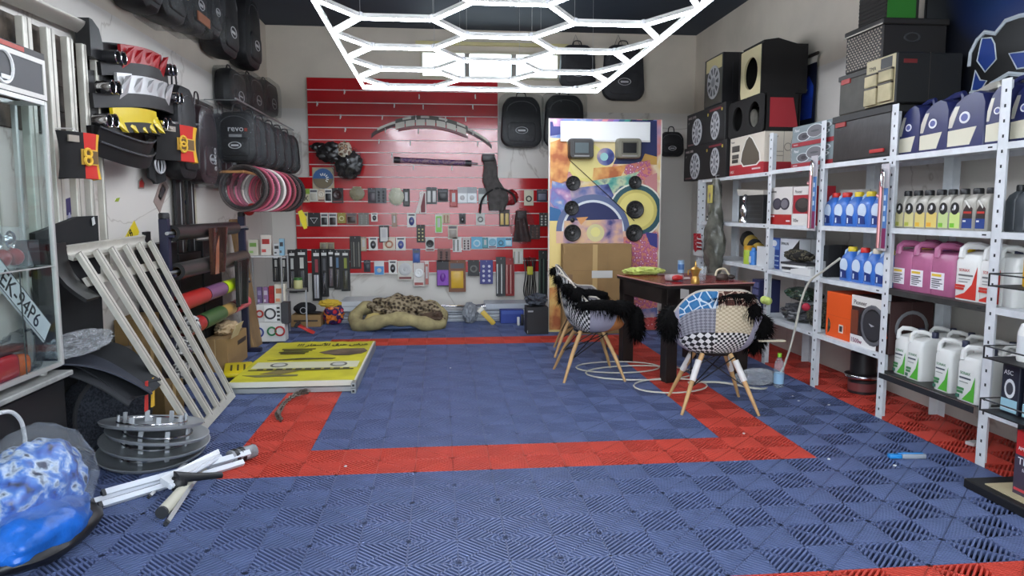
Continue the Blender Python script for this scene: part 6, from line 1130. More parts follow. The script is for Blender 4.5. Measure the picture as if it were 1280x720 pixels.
XS = XL+.004
def sticker(lab, pts, col, name='wall_sticker', ins=None, txt=None):
    q = [at(*p, X=XS) for p in pts]; c = sum(q, Vector())/len(q); t = thing(name, lab, 'sticker', (XL+.001, c.y, c.z), RL)
    MB().prism([(p.y-c.y, p.z-c.z) for p in q], -.004, 0, 'y').build('plate', hue(col, .4), t)
    if ins: MB().prism([((p.y-c.y)*.72, (p.z-c.z)*.72) for p in q], -.005, -.004, 'y').build('inner_field', hue(ins, .4), t)
    if txt: o = lettering(txt[0], txt[1], hue(txt[2]), t, (txt[3], -.0058, txt[4])); o.rotation_euler = (PI/2, txt[5], 0)
    return t
sticker('tall grey diamond plate with white oval emblem on the left wall', [(192, 252), (203, 220), (211, 234), (200, 266)], (146, 130, 122), 'diamond_plate', None); sticker('white emblem patch on the grey diamond plate', [(197, 246), (203, 229), (208, 236), (201, 251)], (214, 210, 204), 'diamond_patch', (60, 60, 62))
sticker('blue and white slanted plate fragment lettered EK on the left wall', [(231, 252), (236, 240), (242, 234), (241, 256), (235, 264)], (44, 60, 130), 'plate_fragment', None, ('EK', .16, (220, 220, 224), -.10, -.05, -.3))
sticker('yellow diamond sticker lettered 268 above the leaning rack', [(156, 298), (168, 276), (174, 290), (166, 308)], (226, 200, 40), 'diamond_sticker', None, ('268', .09, (30, 30, 30), -.10, -.09, -.75)); sticker('small red and grey sticker on the left wall', [(173, 236), (173, 226), (177, 222), (181, 229), (180, 236)], (150, 140, 130), 'small_sticker', (180, 50, 46)); sticker('tiny green sticker on the left wall', [(144, 252), (146, 248), (150, 247), (148, 252)], (150, 170, 50)); sticker('purple sticker with white zigzag seen between the rack bars', [(79, 250), (90, 246), (90, 268), (80, 270)], (58, 44, 110), 'purple_sticker', None, ('W', .10, (190, 190, 220), -.045, -.10, 0))
l, w, h = spanL(183, 202, 222, -.90, None, 186); t = thing('emblem_towel', 'black hanging cloth with white oval car emblem on the left wall', 'cloth', (-.90, l.y, l.z), RL); MB().sheet(lambda u, v: ((u-.5)*w*(1-.1*v), -.02-.012*math.sin(u*8), h*(.0+v*1.0)-.04*(1-v)*math.sin(u*3)), 10, 8, .02).build('cloth', hue((24, 24, 25), .9), t, True)
for rx, rz_ in ((1.25, .8), (.45, .75)): MB().torus(w*.26, .007, 18, 5, TR(0, -.045, h*.45) @ RX(PI/2) @ Matrix.Diagonal((rx, rz_, 1, 1))).build('emblem_oval', hue((200, 200, 202), .4), t)
MB().tube([(0, 0, h), (0, .03, h+.05)], .004, 5).build('hang_loop', wire_m, t)
p, q = at(196, 152, X=-.86), at(246, 156, X=-.86); tag(MB().tube([(-.93, p.y, p.z), (-.80, p.y+.03, p.z), (-.80, q.y, q.z)], .008, 7).build('hook_rail', alu, None, True), 'thin metal hook rail holding the second flag pad', 'rail')
# ------------------------------------------------------------------ car bags along the left wall
for k, (x0, x1, yb, h, lab) in enumerate(((140, 166, 18, .62, 'black car bag nearest the camera at the top of the left wall'), (166, 202, 26, .62, 'black car bag with pale glossy wrap at the top of the left wall'), (202, 229, 40, .62, 'black car bag with brown lower label at the top of the left wall'), (229, 249, 48, .62, 'narrow black car bag with script emblem, fourth along the top'), (247, 274, 70, .66, 'large black car bag with oval badge, fifth along the top'), (275, 311, 80, .70, 'last large black car bag with badge at the top of the left wall'))):
    l, w, _ = spanL(x0, x1, yb, -.93, None); l.z += .06
    o = carbag(lab, (-.945, l.y, l.z), RL, min(.62, w*.96), h, .22, k in (1, 2, 3), bagm, None)
    if k == 1: MB().box(-w*.3, w*.3, -.255, -.245, .2, .6).build('glossy_insert', mat('gold_gloss', (190, 176, 120), .15), o)
    if k == 2: MB().box(-w*.3, w*.3, -.26, -.25, .06, .13).build('brown_label', hue((150, 90, 60)), o)
for k, (x0, x1, yb, lab) in enumerate(((268, 293, 130, 'wrapped black car bag below the top row, left one'), (294, 315, 134, 'wrapped black car bag below the top row, middle one'), (315, 335, 137, 'wrapped black car bag below the top row, right one'))):
    l, w, _ = spanL(x0, x1, yb, -.93, None); carbag(lab, (-.945, l.y, l.z), RL, min(.80, w*.95), .36, .16, True, bagm, None)
for k, (x0, x1, yb, h, lab, lt_) in enumerate(((206, 232, 224, .72, 'plain black garment bag hanging left of the plum bags', None), (233, 259, 230, .66, 'plum sheen wrapped seat cover bag, left one', 'auto'), (260, 290, 232, .66, 'plum sheen wrapped seat cover bag with vertical lettering, right one', 'car seat'))):
    l, w, _ = spanL(x0, x1, yb, -.90, None); cl = bagm if k == 0 else mat('plum_sheen', (52, 34, 38), .3, noise=.3, scale=10)
    o = carbag(lab, (-.94, l.y, l.z), RL, w*.95, h, .16, k > 0, cl, None, .2)
    if lt_: q_ = lettering(lt_, .11, emb, o, (w*.1, -.19, .12)); q_.rotation_euler = (PI/2, -PI/2, 0)
for k in range(6):
    Yk = 3.2+.40*k; o = carbag(['wrapped black backpack lettered revo at the front of the hanging row', 'second wrapped black backpack in the hanging row', 'third wrapped black backpack in the hanging row', 'fourth wrapped black backpack in the hanging row', 'fifth wrapped black backpack in the hanging row', 'last wrapped black backpack in the row beside the red slatwall'][k], (-.65, Yk, 1.78), 0, .36, .45, .16, True, bagm, None, .12)
    o['group'] = 'hanging row of wrapped backpacks'
    if k == 0: lettering('revo', .075, hue((200, 200, 202), .4), o, (-.06, -.172, .27)); MB().box(-.05, .06, -.172, -.168, .22, .245).build('grey_tab', hue((130, 130, 132)), o); MB().box(.085, .11, -.1735, -.170, .27, .30).build('red_letter', hue((150, 60, 50)), o)
t = thing('backpack_rail', 'thin chrome rail from which the backpacks hang', 'rail', (-.65, 3.1, 2.345)); MB().tube([(0, 0, 0), (0, 2.58, 0)], .008, 7).build('bar', alu, t, True)
for y_ in (.1, 1.3, 2.5): MB().tube([(0, y_, 0), (-.30, y_, .0)], .006, 6).build('bracket', alu, t, True)
# ------------------------------------------------------------------ steering wheel covers
for k in range(8):
    Yk = 3.12+.23*k; c = [(44, 36, 34), (130, 50, 66), (150, 80, 100), (170, 160, 156), (150, 60, 80), (120, 44, 54), (60, 40, 40), (28, 26, 26)][k]
    t = thing('steering_wheel_cover', '%s steering wheel cover, %s in the hanging row' % (['dark brown', 'wine red', 'dusty pink', 'pale grey', 'pink red', 'dark red', 'brown', 'black'][k], od[k]), 'wheel cover', (-.61+.006*k, Yk, 1.555), (0, 0, 0), 'steering wheel covers hanging in a row')
    M = RX(PI/2-.06)
    MB().torus(.19, .024, 32, 8, M).build('rim', hue(c, .5), t, True); MB().torus(.205, .010, 32, 6, TR(0, -.022, 0) @ M).build('stitched_edge', hue(tuple(min(255, int(x*1.35+20)) for x in c), .5), t, True); MB().torus(.19, .03, 24, 6, TR(0, .0, 0) @ M).build('film', film, t, True)
t = thing('cover_hanger', 'pale wooden bar carrying the steering wheel covers', 'rail', (-.6, 3.05, 1.70)); MB().bbox(-.012, .012, 0, 1.9, -.012, .012, .004, n=1).build('bar', hue((170, 120, 70), .6), t)
for y_ in (.05, 1.85): MB().bbox(-.34, .0, y_-.01, y_+.01, -.012, .012, .004, n=1).build('bracket', hue((170, 120, 70), .6), t)
# ------------------------------------------------------------------ standing roof rack behind the glass case
wbar = mat('white_anodised_bar', (206, 202, 190), .4, metal=.3, noise=.06, scale=12)
t = thing('standing_roof_rack', 'tall aluminium roof rack standing upright against the left wall behind the case', 'roof rack', (-.885, 0, 0))
p0, p1 = at(2, 8, X=-.885), at(112, 33, X=-.885)
for k, (a_, wd) in enumerate(((-.12, .05), (.22, .08), (.44, .08), (.64, .065), (.80, .05), (.95, .03))):
    MB().bbox(-.02, .02, a_-wd/2, a_+wd/2, 1.0, 2.30, .005).build('slat', wbar, t); MB().box(.0202, .022, a_-.004, a_+.004, 1.0, 2.30).build('slat_groove', hue((150, 146, 136)), t)
MB().sheet(lambda u, v: (-.03+.05*math.sin(PI*v*.5), -.35+u*1.22, 2.33+.065*v+.04*u), 8, 6, .02).build('curved_crossbar', mat('grey_crossbar', (160, 156, 146), .35, metal=.4), t, True)
MB().prism([(.83, 2.24), (.98, 2.24), (.99, 2.34), (.95, 2.42), (.87, 2.455), (.83, 2.455)], -.04, .04, 'x').build('black_end_cap', mat('black_cap_plastic', (28, 28, 29), .4), t, True); MB().bbox(-.02, .02, -.30, 1.0, .97, 1.03, .006).build('lower_crossbar', wbar, t)
# ------------------------------------------------------------------ glass display case on its black base
XCF = -.72; YCF = .03; t = thing('glass_display_case', 'tall aluminium framed glass display case at the left edge', 'display case', (XCF, YCF, .60))
fr = mat('case_aluminium', (198, 198, 194), .35, metal=.5); D_, L_ = .135, 1.0
for (x, y) in ((0, 0), (-D_, 0), (0, -L_), (-D_, -L_)): MB().bbox(x-.011, x+.011, y-.011, y+.011, 0, 1.27, .003, n=1).build('corner_post', fr, t)
for z in (0, .487, 1.25):
    for (a, b) in (((0, 0), (0, -L_)), ((-D_, 0), (-D_, -L_)), ((0, 0), (-D_, 0)), ((0, -L_), (-D_, -L_))): MB().box(min(a[0], b[0])-.008, max(a[0], b[0])+.008, min(a[1], b[1])-.008, max(a[1], b[1])+.008, z, z+(.02 if z != .487 else .006)).build('rail', fr, t)
gm = glassmat('case_glass')
MB().box(-.003, .001, -L_+.012, -.012, .02, 1.25).build('front_pane', gm, t); MB().box(-D_+.01, -.01, -.003, .001, .02, 1.25).build('end_pane', gm, t); MB().box(-D_, -.004, -L_+.01, -.01, .487, .493).build('glass_shelf', gm, t); MB().box(-D_, .004, -L_, .0, -.004, .0).build('floor_panel', hue((170, 172, 172), .4), t); MB().box(-.002, .003, -.30, -.297, .02, .487).build('pane_edge', hue((60, 66, 66), .3), t)
sg_ = thing('sign_panel', 'dark grey sign panel with white border and white ring logo above the case', 'sign', (XCF+.004, YCF+.02, 1.875))
MB().box(-.02, .0, -1.0, .0, 0, .185).build('panel', hue((62, 62, 64), .5), sg_)
for z0, z1 in ((0, .022), (.163, .185)): MB().box(.0, .004, -1.0, .0, z0, z1).build('white_border', hue((216, 212, 204), .4), sg_)
MB().box(.0, .004, -.022, .0, .022, .163).build('white_border', hue((216, 212, 204), .4), sg_); MB().torus(.07, .008, 24, 6, TR(.003, -.34, .10) @ RY(PI/2)).build('ring_logo', hue((226, 226, 224), .4), sg_); MB().bbox(.001, .006, -.36, -.285, .045, .065, .002, n=1).build('ring_tail', hue((226, 226, 224), .4), sg_)
MB().box(-.02, .002, -1.0, .0, .187, .215).build('dark_top_strip', hue((44, 40, 38), .5), sg_); MB().box(.002, .004, -.7, -.17, .19, .21).build('red_strip', hue((180, 70, 56), .5), sg_)
t = thing('case_base', 'black base cabinet with red end strip under the glass case', 'cabinet', (XCF, YCF+.02, 0)); MB().bbox(-.18, .0, -1.1, .0, .05, .525, .006, n=1).build('body', hue((24, 25, 27), .4), t); MB().box(-.17, -.02, .0, .006, .06, .50).build('red_end', hue((96, 26, 26), .6), t); MB().box(-.05, -.01, .006, .008, .16, .24).build('white_label', hue((206, 206, 206)), t); MB().bbox(-.20, .03, -1.1, .03, .54, .565, .004, n=1).build('grey_top_plate', mat('scuffed_plate', (160, 160, 156), .5, noise=.2, scale=10), t)
for y_ in (-.08, -.9): MB().lathe([(.022, .565), (.022, .598)], 12, TR(-.06, y_, 0)).build('case_foot', fr, t, True)
for (x, y) in ((-.03, -.03), (-.15, -.03), (-.03, -1.05), (-.15, -1.05)):
    MB().lathe([(.024, -.012), (.026, -.008), (.026, .008), (.024, .012)], 12, TR(x, y, .026) @ RX(PI/2)).build('caster', hue((150, 150, 152), .4), t, True)
# things in the case
t = thing('bulb_box', 'clear box of red bulbs and chrome bulb holders on the case shelf', 'bulb box', (XCF-.065, -.36, 1.096)); MB().prism([(-.28, 0), (.24, 0), (.16, .185), (-.28, .205)], -.05, .05, 'x').build('clear_box', filmmat('acrylic', (225, 230, 232), .16, .05, 0), t)
for k in range(5): MB().ball((0, -.2+.095*k, .05), .04, 12, 8).build('red_bulb', hue((150, 34, 36), .3), t, True)
for k in range(4): MB().torus(.035, .006, 14, 5, TR(.01, -.16+.10*k, .13) @ RY(PI/2)).build('chrome_ring', chrome, t, True); MB().ball((0, -.16+.10*k, .13), .022).build('chrome_core', chrome, t, True)
carton('dark_part_box', 'dark grey box at the back of the case shelf', 'box', (XCF-.06, -.025, 1.096), RL, .1, .06, .12, (52, 54, 58), [('r', .1, .9, .7, .9, (84, 86, 90))])
t = thing('registration_plate', 'white registration plate lettered K-94P6 hanging slanted in the case', 'number plate', (XCF-.02, -.20, .92), (0, 0, RL)); M = RY(.75)
MB().bbox(-.30, .22, -.004, .004, -.055, .055, .003, 1 and M, 1).build('plate', hue((200, 204, 204), .4), t); o = lettering('EK-94P6', .105, hue((34, 36, 38)), t, (0, 0, 0)); o.location = M @ Vector((-.24, -.0055, -.038)); o.rotation_euler = (RY(.75) @ RX(PI/2)).to_euler()
m = MB()
for z in (-.05, .047): MB().box(-.30, .22, -.0055, -.0045, z, z+.003, M).build('plate_border', hue((50, 52, 54)), t)
tag(crumple((XCF-.065, -.18, .70), (.05, .17, .10), .35, 3, 91, 4, ridged=True).build('clear_bag', film, None, True), 'crumpled clear bag inside the glass case', 'plastic bag')
t = thing('rear_lamp', 'red and orange rear lamp at the bottom of the glass case', 'lamp', (XCF-.07, -.36, .602)); MB().bbox(-.05, .05, -.30, .10, 0, .12, .03, n=3).build('red_lens', mat('red_lens', (190, 40, 44), .15, trans=.2), t, True); MB().bbox(-.045, .045, .10, .20, 0, .10, .03, n=3).build('orange_lens', mat('orange_lens', (226, 110, 40), .15, trans=.2), t, True); MB().bbox(-.04, .04, -.28, .18, .12, .15, .015).build('dark_housing', hue((70, 40, 36), .4), t, True)
# ------------------------------------------------------------------ black fabric board
t = thing('black_fabric_panel', 'plain black fabric panel leaning beyond the glass case', 'panel', (-.91, .44, .0)); MB().sheet(lambda u, v: (.075+.006*math.sin(u*7), -.36+u*.66+.02*v, .42+v*(.86+.06*u-.05*abs(u-.7))), 12, 10, .03).build('cloth', hue((18, 18, 20), .95), t, True); MB().bbox(-.03, .0, -.30, .28, 0, .45, .006).build('lower_board', hue((22, 22, 24), .8), t); MB().prism([(.24, 1.27), (.27, 1.28), (.26, 1.32), (.235, 1.31)], .082, .086, 'x').build('white_tag', hue((206, 206, 204)), t)
# ------------------------------------------------------------------ leaning roof rack
B0, B1 = at(243, 546, Z=.03), at(291, 493, Z=.03); T0, T1 = at(104, 331, X=-.74), at(196, 313, X=-.74)
t = thing('leaning_roof_rack', 'aluminium roof rack leaning diagonally on the left side of the shop', 'roof rack', (0, 0, 0))
def RP(u, v, off=0.0):
    p = (B0*(1-u)+B1*u)*(1-v)+(T0*(1-u)+T1*u)*v; n = (B1-B0).cross(T0-B0).normalized(); return p + n*off
for k in range(6):
    u = .03+.94*k/5; c0, c1 = RP(u, .015), RP(u, 1.06); ax = (c1-c0).normalized(); sd = (B1-B0).normalized(); sd = (sd-ax*sd.dot(ax)).normalized(); nn = ax.cross(sd); hw = .032
    m = MB(); q = []
    for c in (c0, c1): q += [c-sd*hw-nn*.012, c+sd*hw-nn*.012, c+sd*hw+nn*.012, c-sd*hw+nn*.012]
    m.add(q, [(0, 1, 2, 3), (4, 5, 6, 7), (0, 1, 5, 4), (1, 2, 6, 5), (2, 3, 7, 6), (3, 0, 4, 7)]); s = m.build('slat', wbar, t)
    m = MB(); q = []
    for c in (c0, c1): q += [c-sd*.003-nn*.0135, c+sd*.003-nn*.0135, c+sd*.003+nn*.0135, c-sd*.003+nn*.0135]
    m.add(q, [(0, 1, 2, 3), (4, 5, 6, 7), (0, 1, 5, 4), (1, 2, 6, 5), (2, 3, 7, 6), (3, 0, 4, 7)]); m.build('slat_groove', hue((120, 118, 110)), s)
def crossb(v0, v1, off, m_, nm, u0=0, u1=1, bulge=0.0):
    MB().sheet(lambda u, v: RP(u0+(u1-u0)*u, v0+(v1-v0)*v, off+bulge*math.sin(PI*v)), 4, 6, .02).build(nm, m_, t, True)
crossb(.90, .945, -.026, wbar, 'top_crossbar', .0, 1.0); crossb(1.045, 1.10, -.018, wbar, 'front_deflector', .0, 1.0, -.02); crossb(-.02, .03, .012, wbar, 'bottom_crossbar', -.02, 1.0)
for u0, u1 in ((-.15, .0), (1.0, 1.09)): crossb(.84, 1.12, -.012, mat('black_cap_plastic', (28, 28, 29)), 'end_cap', u0, u1, -.05)
crossb(-.02, .12, .0, mat('black_cap_plastic', (28, 28, 29)), 'end_cap', 1.0, 1.06, -.02)
# ------------------------------------------------------------------ film roll stand
navyp = mat('navy_post_paint', (28, 29, 54), .45)
XSn = -.72; YSn = 2.44; t = thing('film_roll_stand', 'navy metal stand with arms holding rolls of wrapping film', 'rack', (XSn, YSn, 0))
for y_ in (-.97, .97): MB().bbox(-.03, .03, y_-.03, y_+.03, 0, 1.30, .005, n=1).build('post', navyp, t); MB().bbox(-.18, .14, y_-.03, y_+.03, 0, .04, .005, n=1).build('foot', navyp, t); MB().lathe([(.036, 1.30), (.036, 1.33), (.03, 1.34)], 10, TR(0, y_, 0)).build('post_cap', hue((26, 24, 26)), t, True)
for z in (1.20, .93, .70, .50): 
    MB().tube([(.03, -1.02, z), (.03, 1.02, z)], .012, 8).build('spindle', alu, t, True)
    for y_ in (-.97, .97): MB().bbox(.0, .06, y_-.02, y_+.02, z-.03, z-.012, .004, n=1).build('arm', navyp, t)
rolls = [(1.20, -.90, .60, .055, (34, 30, 30), 'black film roll on the top arms of the stand'), (.93, -.85, -.08, .06, (52, 50, 48), 'dark grey film roll, left one on the second arms'), (.92, -.05, .86, .062, (66, 56, 50), 'brown grey film roll, right one on the second arms'), (.70, -.86, -.30, .062, (176, 36, 32), 'bright red film roll on the third arms'), (.70, -.28, .14, .058, (128, 84, 124), 'mauve film roll on the third arms'), (.70, .16, .52, .056, (196, 224, 30), 'neon lime film roll on the third arms'), (.50, -.74, -.42, .06, (166, 34, 34), 'dark red film roll on the lowest arms'), (.50, -.40, .10, .062, (58, 92, 48), 'green film roll on the lowest arms'), (.50, .12, .40, .052, (190, 150, 80), 'tan film roll on the lowest arms'), (.50, .42, .86, .054, (222, 70, 84), 'coral pink film roll on the lowest arms')]
for z, y0, y1, r, c, lab in rolls:
    o = thing('film_roll', lab, 'film roll', (XSn+.03, YSn+(y0+y1)/2*1.04, z), 0, 'film rolls on the navy stand'); L = (y1-y0)/2*1.02
    MB().lathe([(r, -L), (r, L)], 18, RX(PI/2), cap=False).build('film', hue(c, .3), o, True); MB().lathe([(r*.55, -L-.004), (r*.55, L+.004)], 14, RX(PI/2), cap=False).build('core', hue((120, 96, 70)), o, True)
    for s in (-1, 1): MB().lathe([(r*.55, 0), (r*.99, .0)], 18, TR(0, s*L, 0) @ RX(PI/2), cap=False).build('roll_end', hue(tuple(int(x*.55) for x in c), .6), o, True)
o = thing('brown_film_sheet', 'shiny brown film hanging off the top roll', 'film', (XSn+.10, 2.33, .86)); MB().sheet(lambda u, v: (.02*math.sin(u*9), -.24+u*.48*(.75+.25*v), .36*v), 16, 6, .002).build('sheet', mat('brown_gloss_film', (64, 40, 34), .15, noise=.3, scale=6), o, True); MB().prism([(-.2, .0), (-.1, .0), (-.06, .30), (-.14, .22)], .022, .024, 'x').build('orange_glint', hue((150, 90, 60), .2), o)
for k, (y_, lab) in enumerate(((2.35, 'black wiper strip hanging behind the roll stand, left'), (2.62, 'black wiper strip hanging behind the roll stand, right'))):
    o = thing('wiper_strip', lab, 'strip', (-.92, y_, .88)); MB().bbox(-.012, .012, -.08, .08, 0, .72, .004, n=1).build('card', hue((26, 26, 27), .5), o); MB().box(.012, .016, .01, .018, .02, .70).build('white_line', hue((170, 170, 170)), o)
for k, (px_, y0, y1, lab) in enumerate(((224, 228, 277, 'pale aluminium strip leaning on the wall, left'), (243, 236, 277, 'pale aluminium strip leaning on the wall, right'))):
    p, q = at(px_, y0, X=-.94), at(px_, y1, X=-.94); o = thing('aluminium_strip', lab, 'strip', (-.945, p.y, q.z-.75)); MB().bbox(-.01, .01, -.022, .022, 0, p.z-q.z+.75, .003, n=1).build('strip', hue((206, 200, 176), .4), o); MB().box(.0101, .012, -.004, .004, 0, p.z-q.z+.75).build('groove', hue((150, 146, 130)), o)
t = thing('plywood_board', 'narrow plywood board leaning beside the roll stand', 'board', (-.68, 3.62, 0), (0, -.13, 0)); MB().bbox(-.012, .012, -.14, .20, 0, 1.28, .003, n=1).build('panel', mat('plywood', (158, 124, 82), .7, noise=.2, scale=4), t); MB().box(.0122, .013, -.1, -.09, .1, 1.2).build('pencil_line', hue((120, 92, 60)), t)
t = thing('red_ball_pair', 'pair of small red balls hanging on the far stand post', 'ornament', (-.64, 3.38, 1.33)); 
for k in (0, 1): MB().ball((0, .0+.13*k, .02+.03*k), (.05, .055, .045), 12, 8).build('ball', hue((170, 34, 34), .5), t, True)
for k, (y_, w, h, lab) in enumerate(((1.80, .50, 1.12, 'added black backing box behind the film rolls, nearest the leaning rack'), (2.34, .52, 1.02, 'added black backing box in the middle behind the film rolls'), (2.90, .50, 1.10, 'added black backing box behind the film rolls, nearest the plywood board'))):
    carton('dark_backing_box', lab, 'box', (-.845, y_, 0), RL, w, .10, h, (22, 22, 24), [('r', .1, .3, .8, .9, (44, 44, 46)), ('r', .05, .95, .5, .505, (38, 38, 40))])  # black boxes added as backing to darken the clutter behind the rolls
t = thing('dark_film_sheet', 'dark green black film sheet hanging from the right hand roll', 'film', (-.61, 2.98, .52)); MB().sheet(lambda u, v: (.015*math.sin(u*8), -.26+u*.42*(.8+.2*v), .40*v), 14, 6, .002).build('sheet', mat('dark_green_film', (30, 36, 32), .2, noise=.3), t, True); MB().tube([(0, -.26, .40), (0, .16, .40)], .006, 6).build('top_hem', hue((40, 44, 40)), t)
p = at(838, 196, Y=5.70); carbag('small black bag hanging between the painted board and wheel cover boxes', (p.x, YB-.015, p.z), 0, .34, .32, .10, False, bagm, None, .12)
# ------------------------------------------------------------------ drum, mats and boxes behind the leaning rack
t = thing('carpeted_bass_drum', 'round dark speckled carpet bass enclosure on the floor beside the case base', 'bass enclosure', (-.73, .50, .235), (0, 0, math.radians(58)))
MB().lathe([(.222, -.07), (.232, -.06), (.232, .06), (.222, .07)], 36, RX(PI/2)).build('body', mat('speckled_carpet', (52, 56, 66), .95, noise=.5, scale=90, col2=(22, 24, 30), bump=.4, bscale=200), t, True); MB().torus(.228, .012, 36, 6, TR(0, -.066, 0) @ RX(PI/2)).build('edge_trim', hue((44, 44, 46), .8), t, True)
t = thing('floor_mat_pile', 'pile of dark grey floor mats draped over the bass enclosure', 'floor mats', (-.74, .33, .52))
for k, (dx, dy, rz_, c) in enumerate(((.0, -.06, .15, (40, 42, 46)), (.03, .05, -.15, (34, 36, 40)), (.05, -.02, .4, (46, 50, 62)), (.0, .16, -.4, (30, 32, 35)))):
    M = TR(dx, dy, .012*k) @ RZ(rz_); MB().sheet(lambda u, v: M @ Vector((-.20+.46*u, -.17+.34*v+.02*math.sin(u*4), .04-.20*u*u+.01*math.sin(v*6+k))), 14, 8, .008).build('mat', hue(c, .75), t, True)
for c, y_ in (((190, 48, 42), .06), ((222, 174, 50), .15)): MB().prism([(y_-.02, -.26), (y_+.015, -.26), (y_+.035, -.10), (y_+.01, -.10)], .262, .270, 'x').build('strap', hue(c, .6), t)
tag(crumple((-.76, .30, .66), (.10, .26, .05), .4, 3, 101, 5, ridged=True).build('clear_sheet', filmd, None, True), 'crinkled clear plastic sheet over the floor mats', 'plastic sheet')
crd = mat('olive_cardboard', (130, 104, 62), .85, noise=.15, scale=4)
for k, (loc, rz_, w, d, h, lab, c) in enumerate((((-.80, .96, .0), .1, .24, .10, .50, 'worn grey brown board standing behind the leaning rack', (110, 98, 84)), ((-.78, 1.30, .0), .05, .36, .16, .66, 'tall brown cardboard box behind the leaning rack', (150, 118, 74)), ((-.56, 1.05, .0), -.1, .26, .18, .26, 'low brown cardboard box behind the leaning rack foot', (140, 108, 66)))):
    carton('cardboard_box', lab, 'cardboard box', loc, RL+rz_, w, d, h, crd if k else mat('worn_board', (112, 102, 88), .8, noise=.4, scale=6), [('r', .1, .9, .6, .62, (90, 70, 46)), ('r', .42, .58, .02, .98, (176, 146, 96))] if k else [('r', .1, .4, .1, .5, (80, 70, 60))])
for k in range(4): 
    t = thing('hose_clamp_bundle', 'small bundle of mixed silver parts behind the leaning rack, %s' % ['lowest', 'second up', 'third up', 'highest'][k], 'parts', (-.70+.02*k, 1.42+.07*k, .10+.15*k)); crumple((0, 0, 0), (.06, .08, .06), .4, 4, 110+k, 3, ridged=True).build('parts', spotmat('mixed_parts', [(40, 40, 42), (190, 190, 188), (90, 90, 92), (214, 214, 210)], 18, .4), t, True); MB().torus(.05, .006, 14, 5, TR(.05, 0, .0) @ RY(1.2)).build('ring', chrome, t, True)
p = at(290, 449, Z=0); t = carton('open_cardboard_box', 'open brown cardboard box under the film rolls', 'cardboard box', (-.64, 2.82, 0), RL, .62, .19, .28, mat('brown_cardboard', (158, 126, 82)), [('r', .5, .95, .62, .76, (60, 46, 34)), ('r', .06, .44, .3, .31, (130, 100, 64)), ('L', 'r', .45, .5, 0, 1, (176, 146, 100))])
MB().sheet(lambda u, v: (-.30+.22*u, -.03-.05*v, .28+.12*v), 4, 4, .005).build('open_flap', hue((196, 176, 140), .85), t); crumple((.05, .1, .32), (.18, .10, .06), .3, 3, 121, 4).build('paper_contents', hue((190, 166, 130), .9), t, True)
t = thing('yellow_cutter', 'yellow tool case lid lying in front of the cardboard box', 'tool case', (-.50, 2.30, .0), .25); MB().bbox(-.11, .11, -.22, .22, .05, .085, .012).build('yellow_lid', hue((222, 200, 24), .4), t, True); MB().bbox(-.10, .10, -.20, .20, 0, .05, .008).build('dark_case', hue((34, 34, 36), .5), t)
for k in range(3): MB().box(-.06+.05*k, -.045+.05*k, -.12, .10, .0852, .088).build('slot', hue((60, 54, 20)), t)
# ------------------------------------------------------------------ corner shelf at the back left
t = thing('corner_shelf', 'white two-tier corner shelf crowded with small boxes', 'shelf', (-.70, 4.40, 0))
for z in (.87, .34): MB().bbox(-.24, .16, -.14, .20, z-.016, z, .003, n=1).build('shelf_board', hue((206, 206, 204), .4), t)
for (x, y) in ((-.23, -.13), (.15, -.13), (-.23, .19), (.15, .19)): MB().bbox(x-.008, x+.008, y-.008, y+.008, 0, .87, .002, n=1).build('upright', alu, t)
MB().bbox(.162, .37, -.06, .12, .484, .50, .003, n=1).build('side_ledge', hue((120, 118, 114), .5), t); MB().bbox(.35, .366, .09, .11, 0, .484, .002, n=1).build('ledge_leg', alu, t)
CS = [((-.86, 4.36, .871), .10, .08, .17, (206, 200, 184), 'cream box on the top corner shelf, leftmost', (120, 160, 80)), ((-.73, 4.38, .871), .11, .08, .22, (214, 206, 196), 'cream and red box on the top corner shelf', (170, 50, 46)), ((-.61, 4.34, .871), .06, .06, .13, (196, 196, 196), 'black and white striped box on the top corner shelf', (50, 50, 52)), ((-.555, 4.33, .871), .05, .06, .18, (140, 180, 200), 'light blue box at the end of the top corner shelf', (60, 60, 64)), ((-.80, 4.31, .571), .05, .05, .19, (110, 90, 130), 'purple bottle-like pack on the lower corner shelf', (150, 140, 170)), ((-.735, 4.31, .571), .05, .05, .19, (150, 110, 150), 'mauve pack on the lower corner shelf', (200, 190, 200)), ((-.675, 4.31, .571), .05, .05, .20, (176, 30, 34), 'bright red pack on the lower corner shelf', (150, 24, 28)), ((-.585, 4.30, .571), .11, .08, .22, (226, 218, 200), 'large cream box on the lower corner shelf', (196, 120, 80))]
CS[4:] = [((l_[0], l_[1], .341), w, d, h, c, lab.replace('lower', 'lowest'), c2) for l_, w, d, h, c, lab, c2 in CS[4:]]
for l_, w, d, h, c, lab, c2 in CS: carton('small_box', lab, 'box', l_, 0, w, d, h, c, [('r', .15, .85, .55, .8, c2), ('r', .1, .5, .15, .3, tuple(min(255, x+30) for x in c2))])
t = thing('cover_display', 'white folding card display with coloured ring covers below the corner shelf', 'display', (-.60, 3.82, 0))
MB().bbox(-.16, .16, 0, .16, .02, .22, .004, n=1).build('lower_box', hue((214, 214, 210)), t); MB().bbox(-.12, .12, .02, .14, .22, .40, .004, n=1).build('upper_box', hue((206, 206, 204)), t); MB().bbox(-.26, -.165, -.02, .10, .02, .22, .02).build('clear_pack', mat('pale_clear_pack', (190, 188, 184), .2, noise=.2), t, True); MB().box(-.04, .08, .0, .02, .23, .39).build('front_card', hue((228, 228, 226)), t)
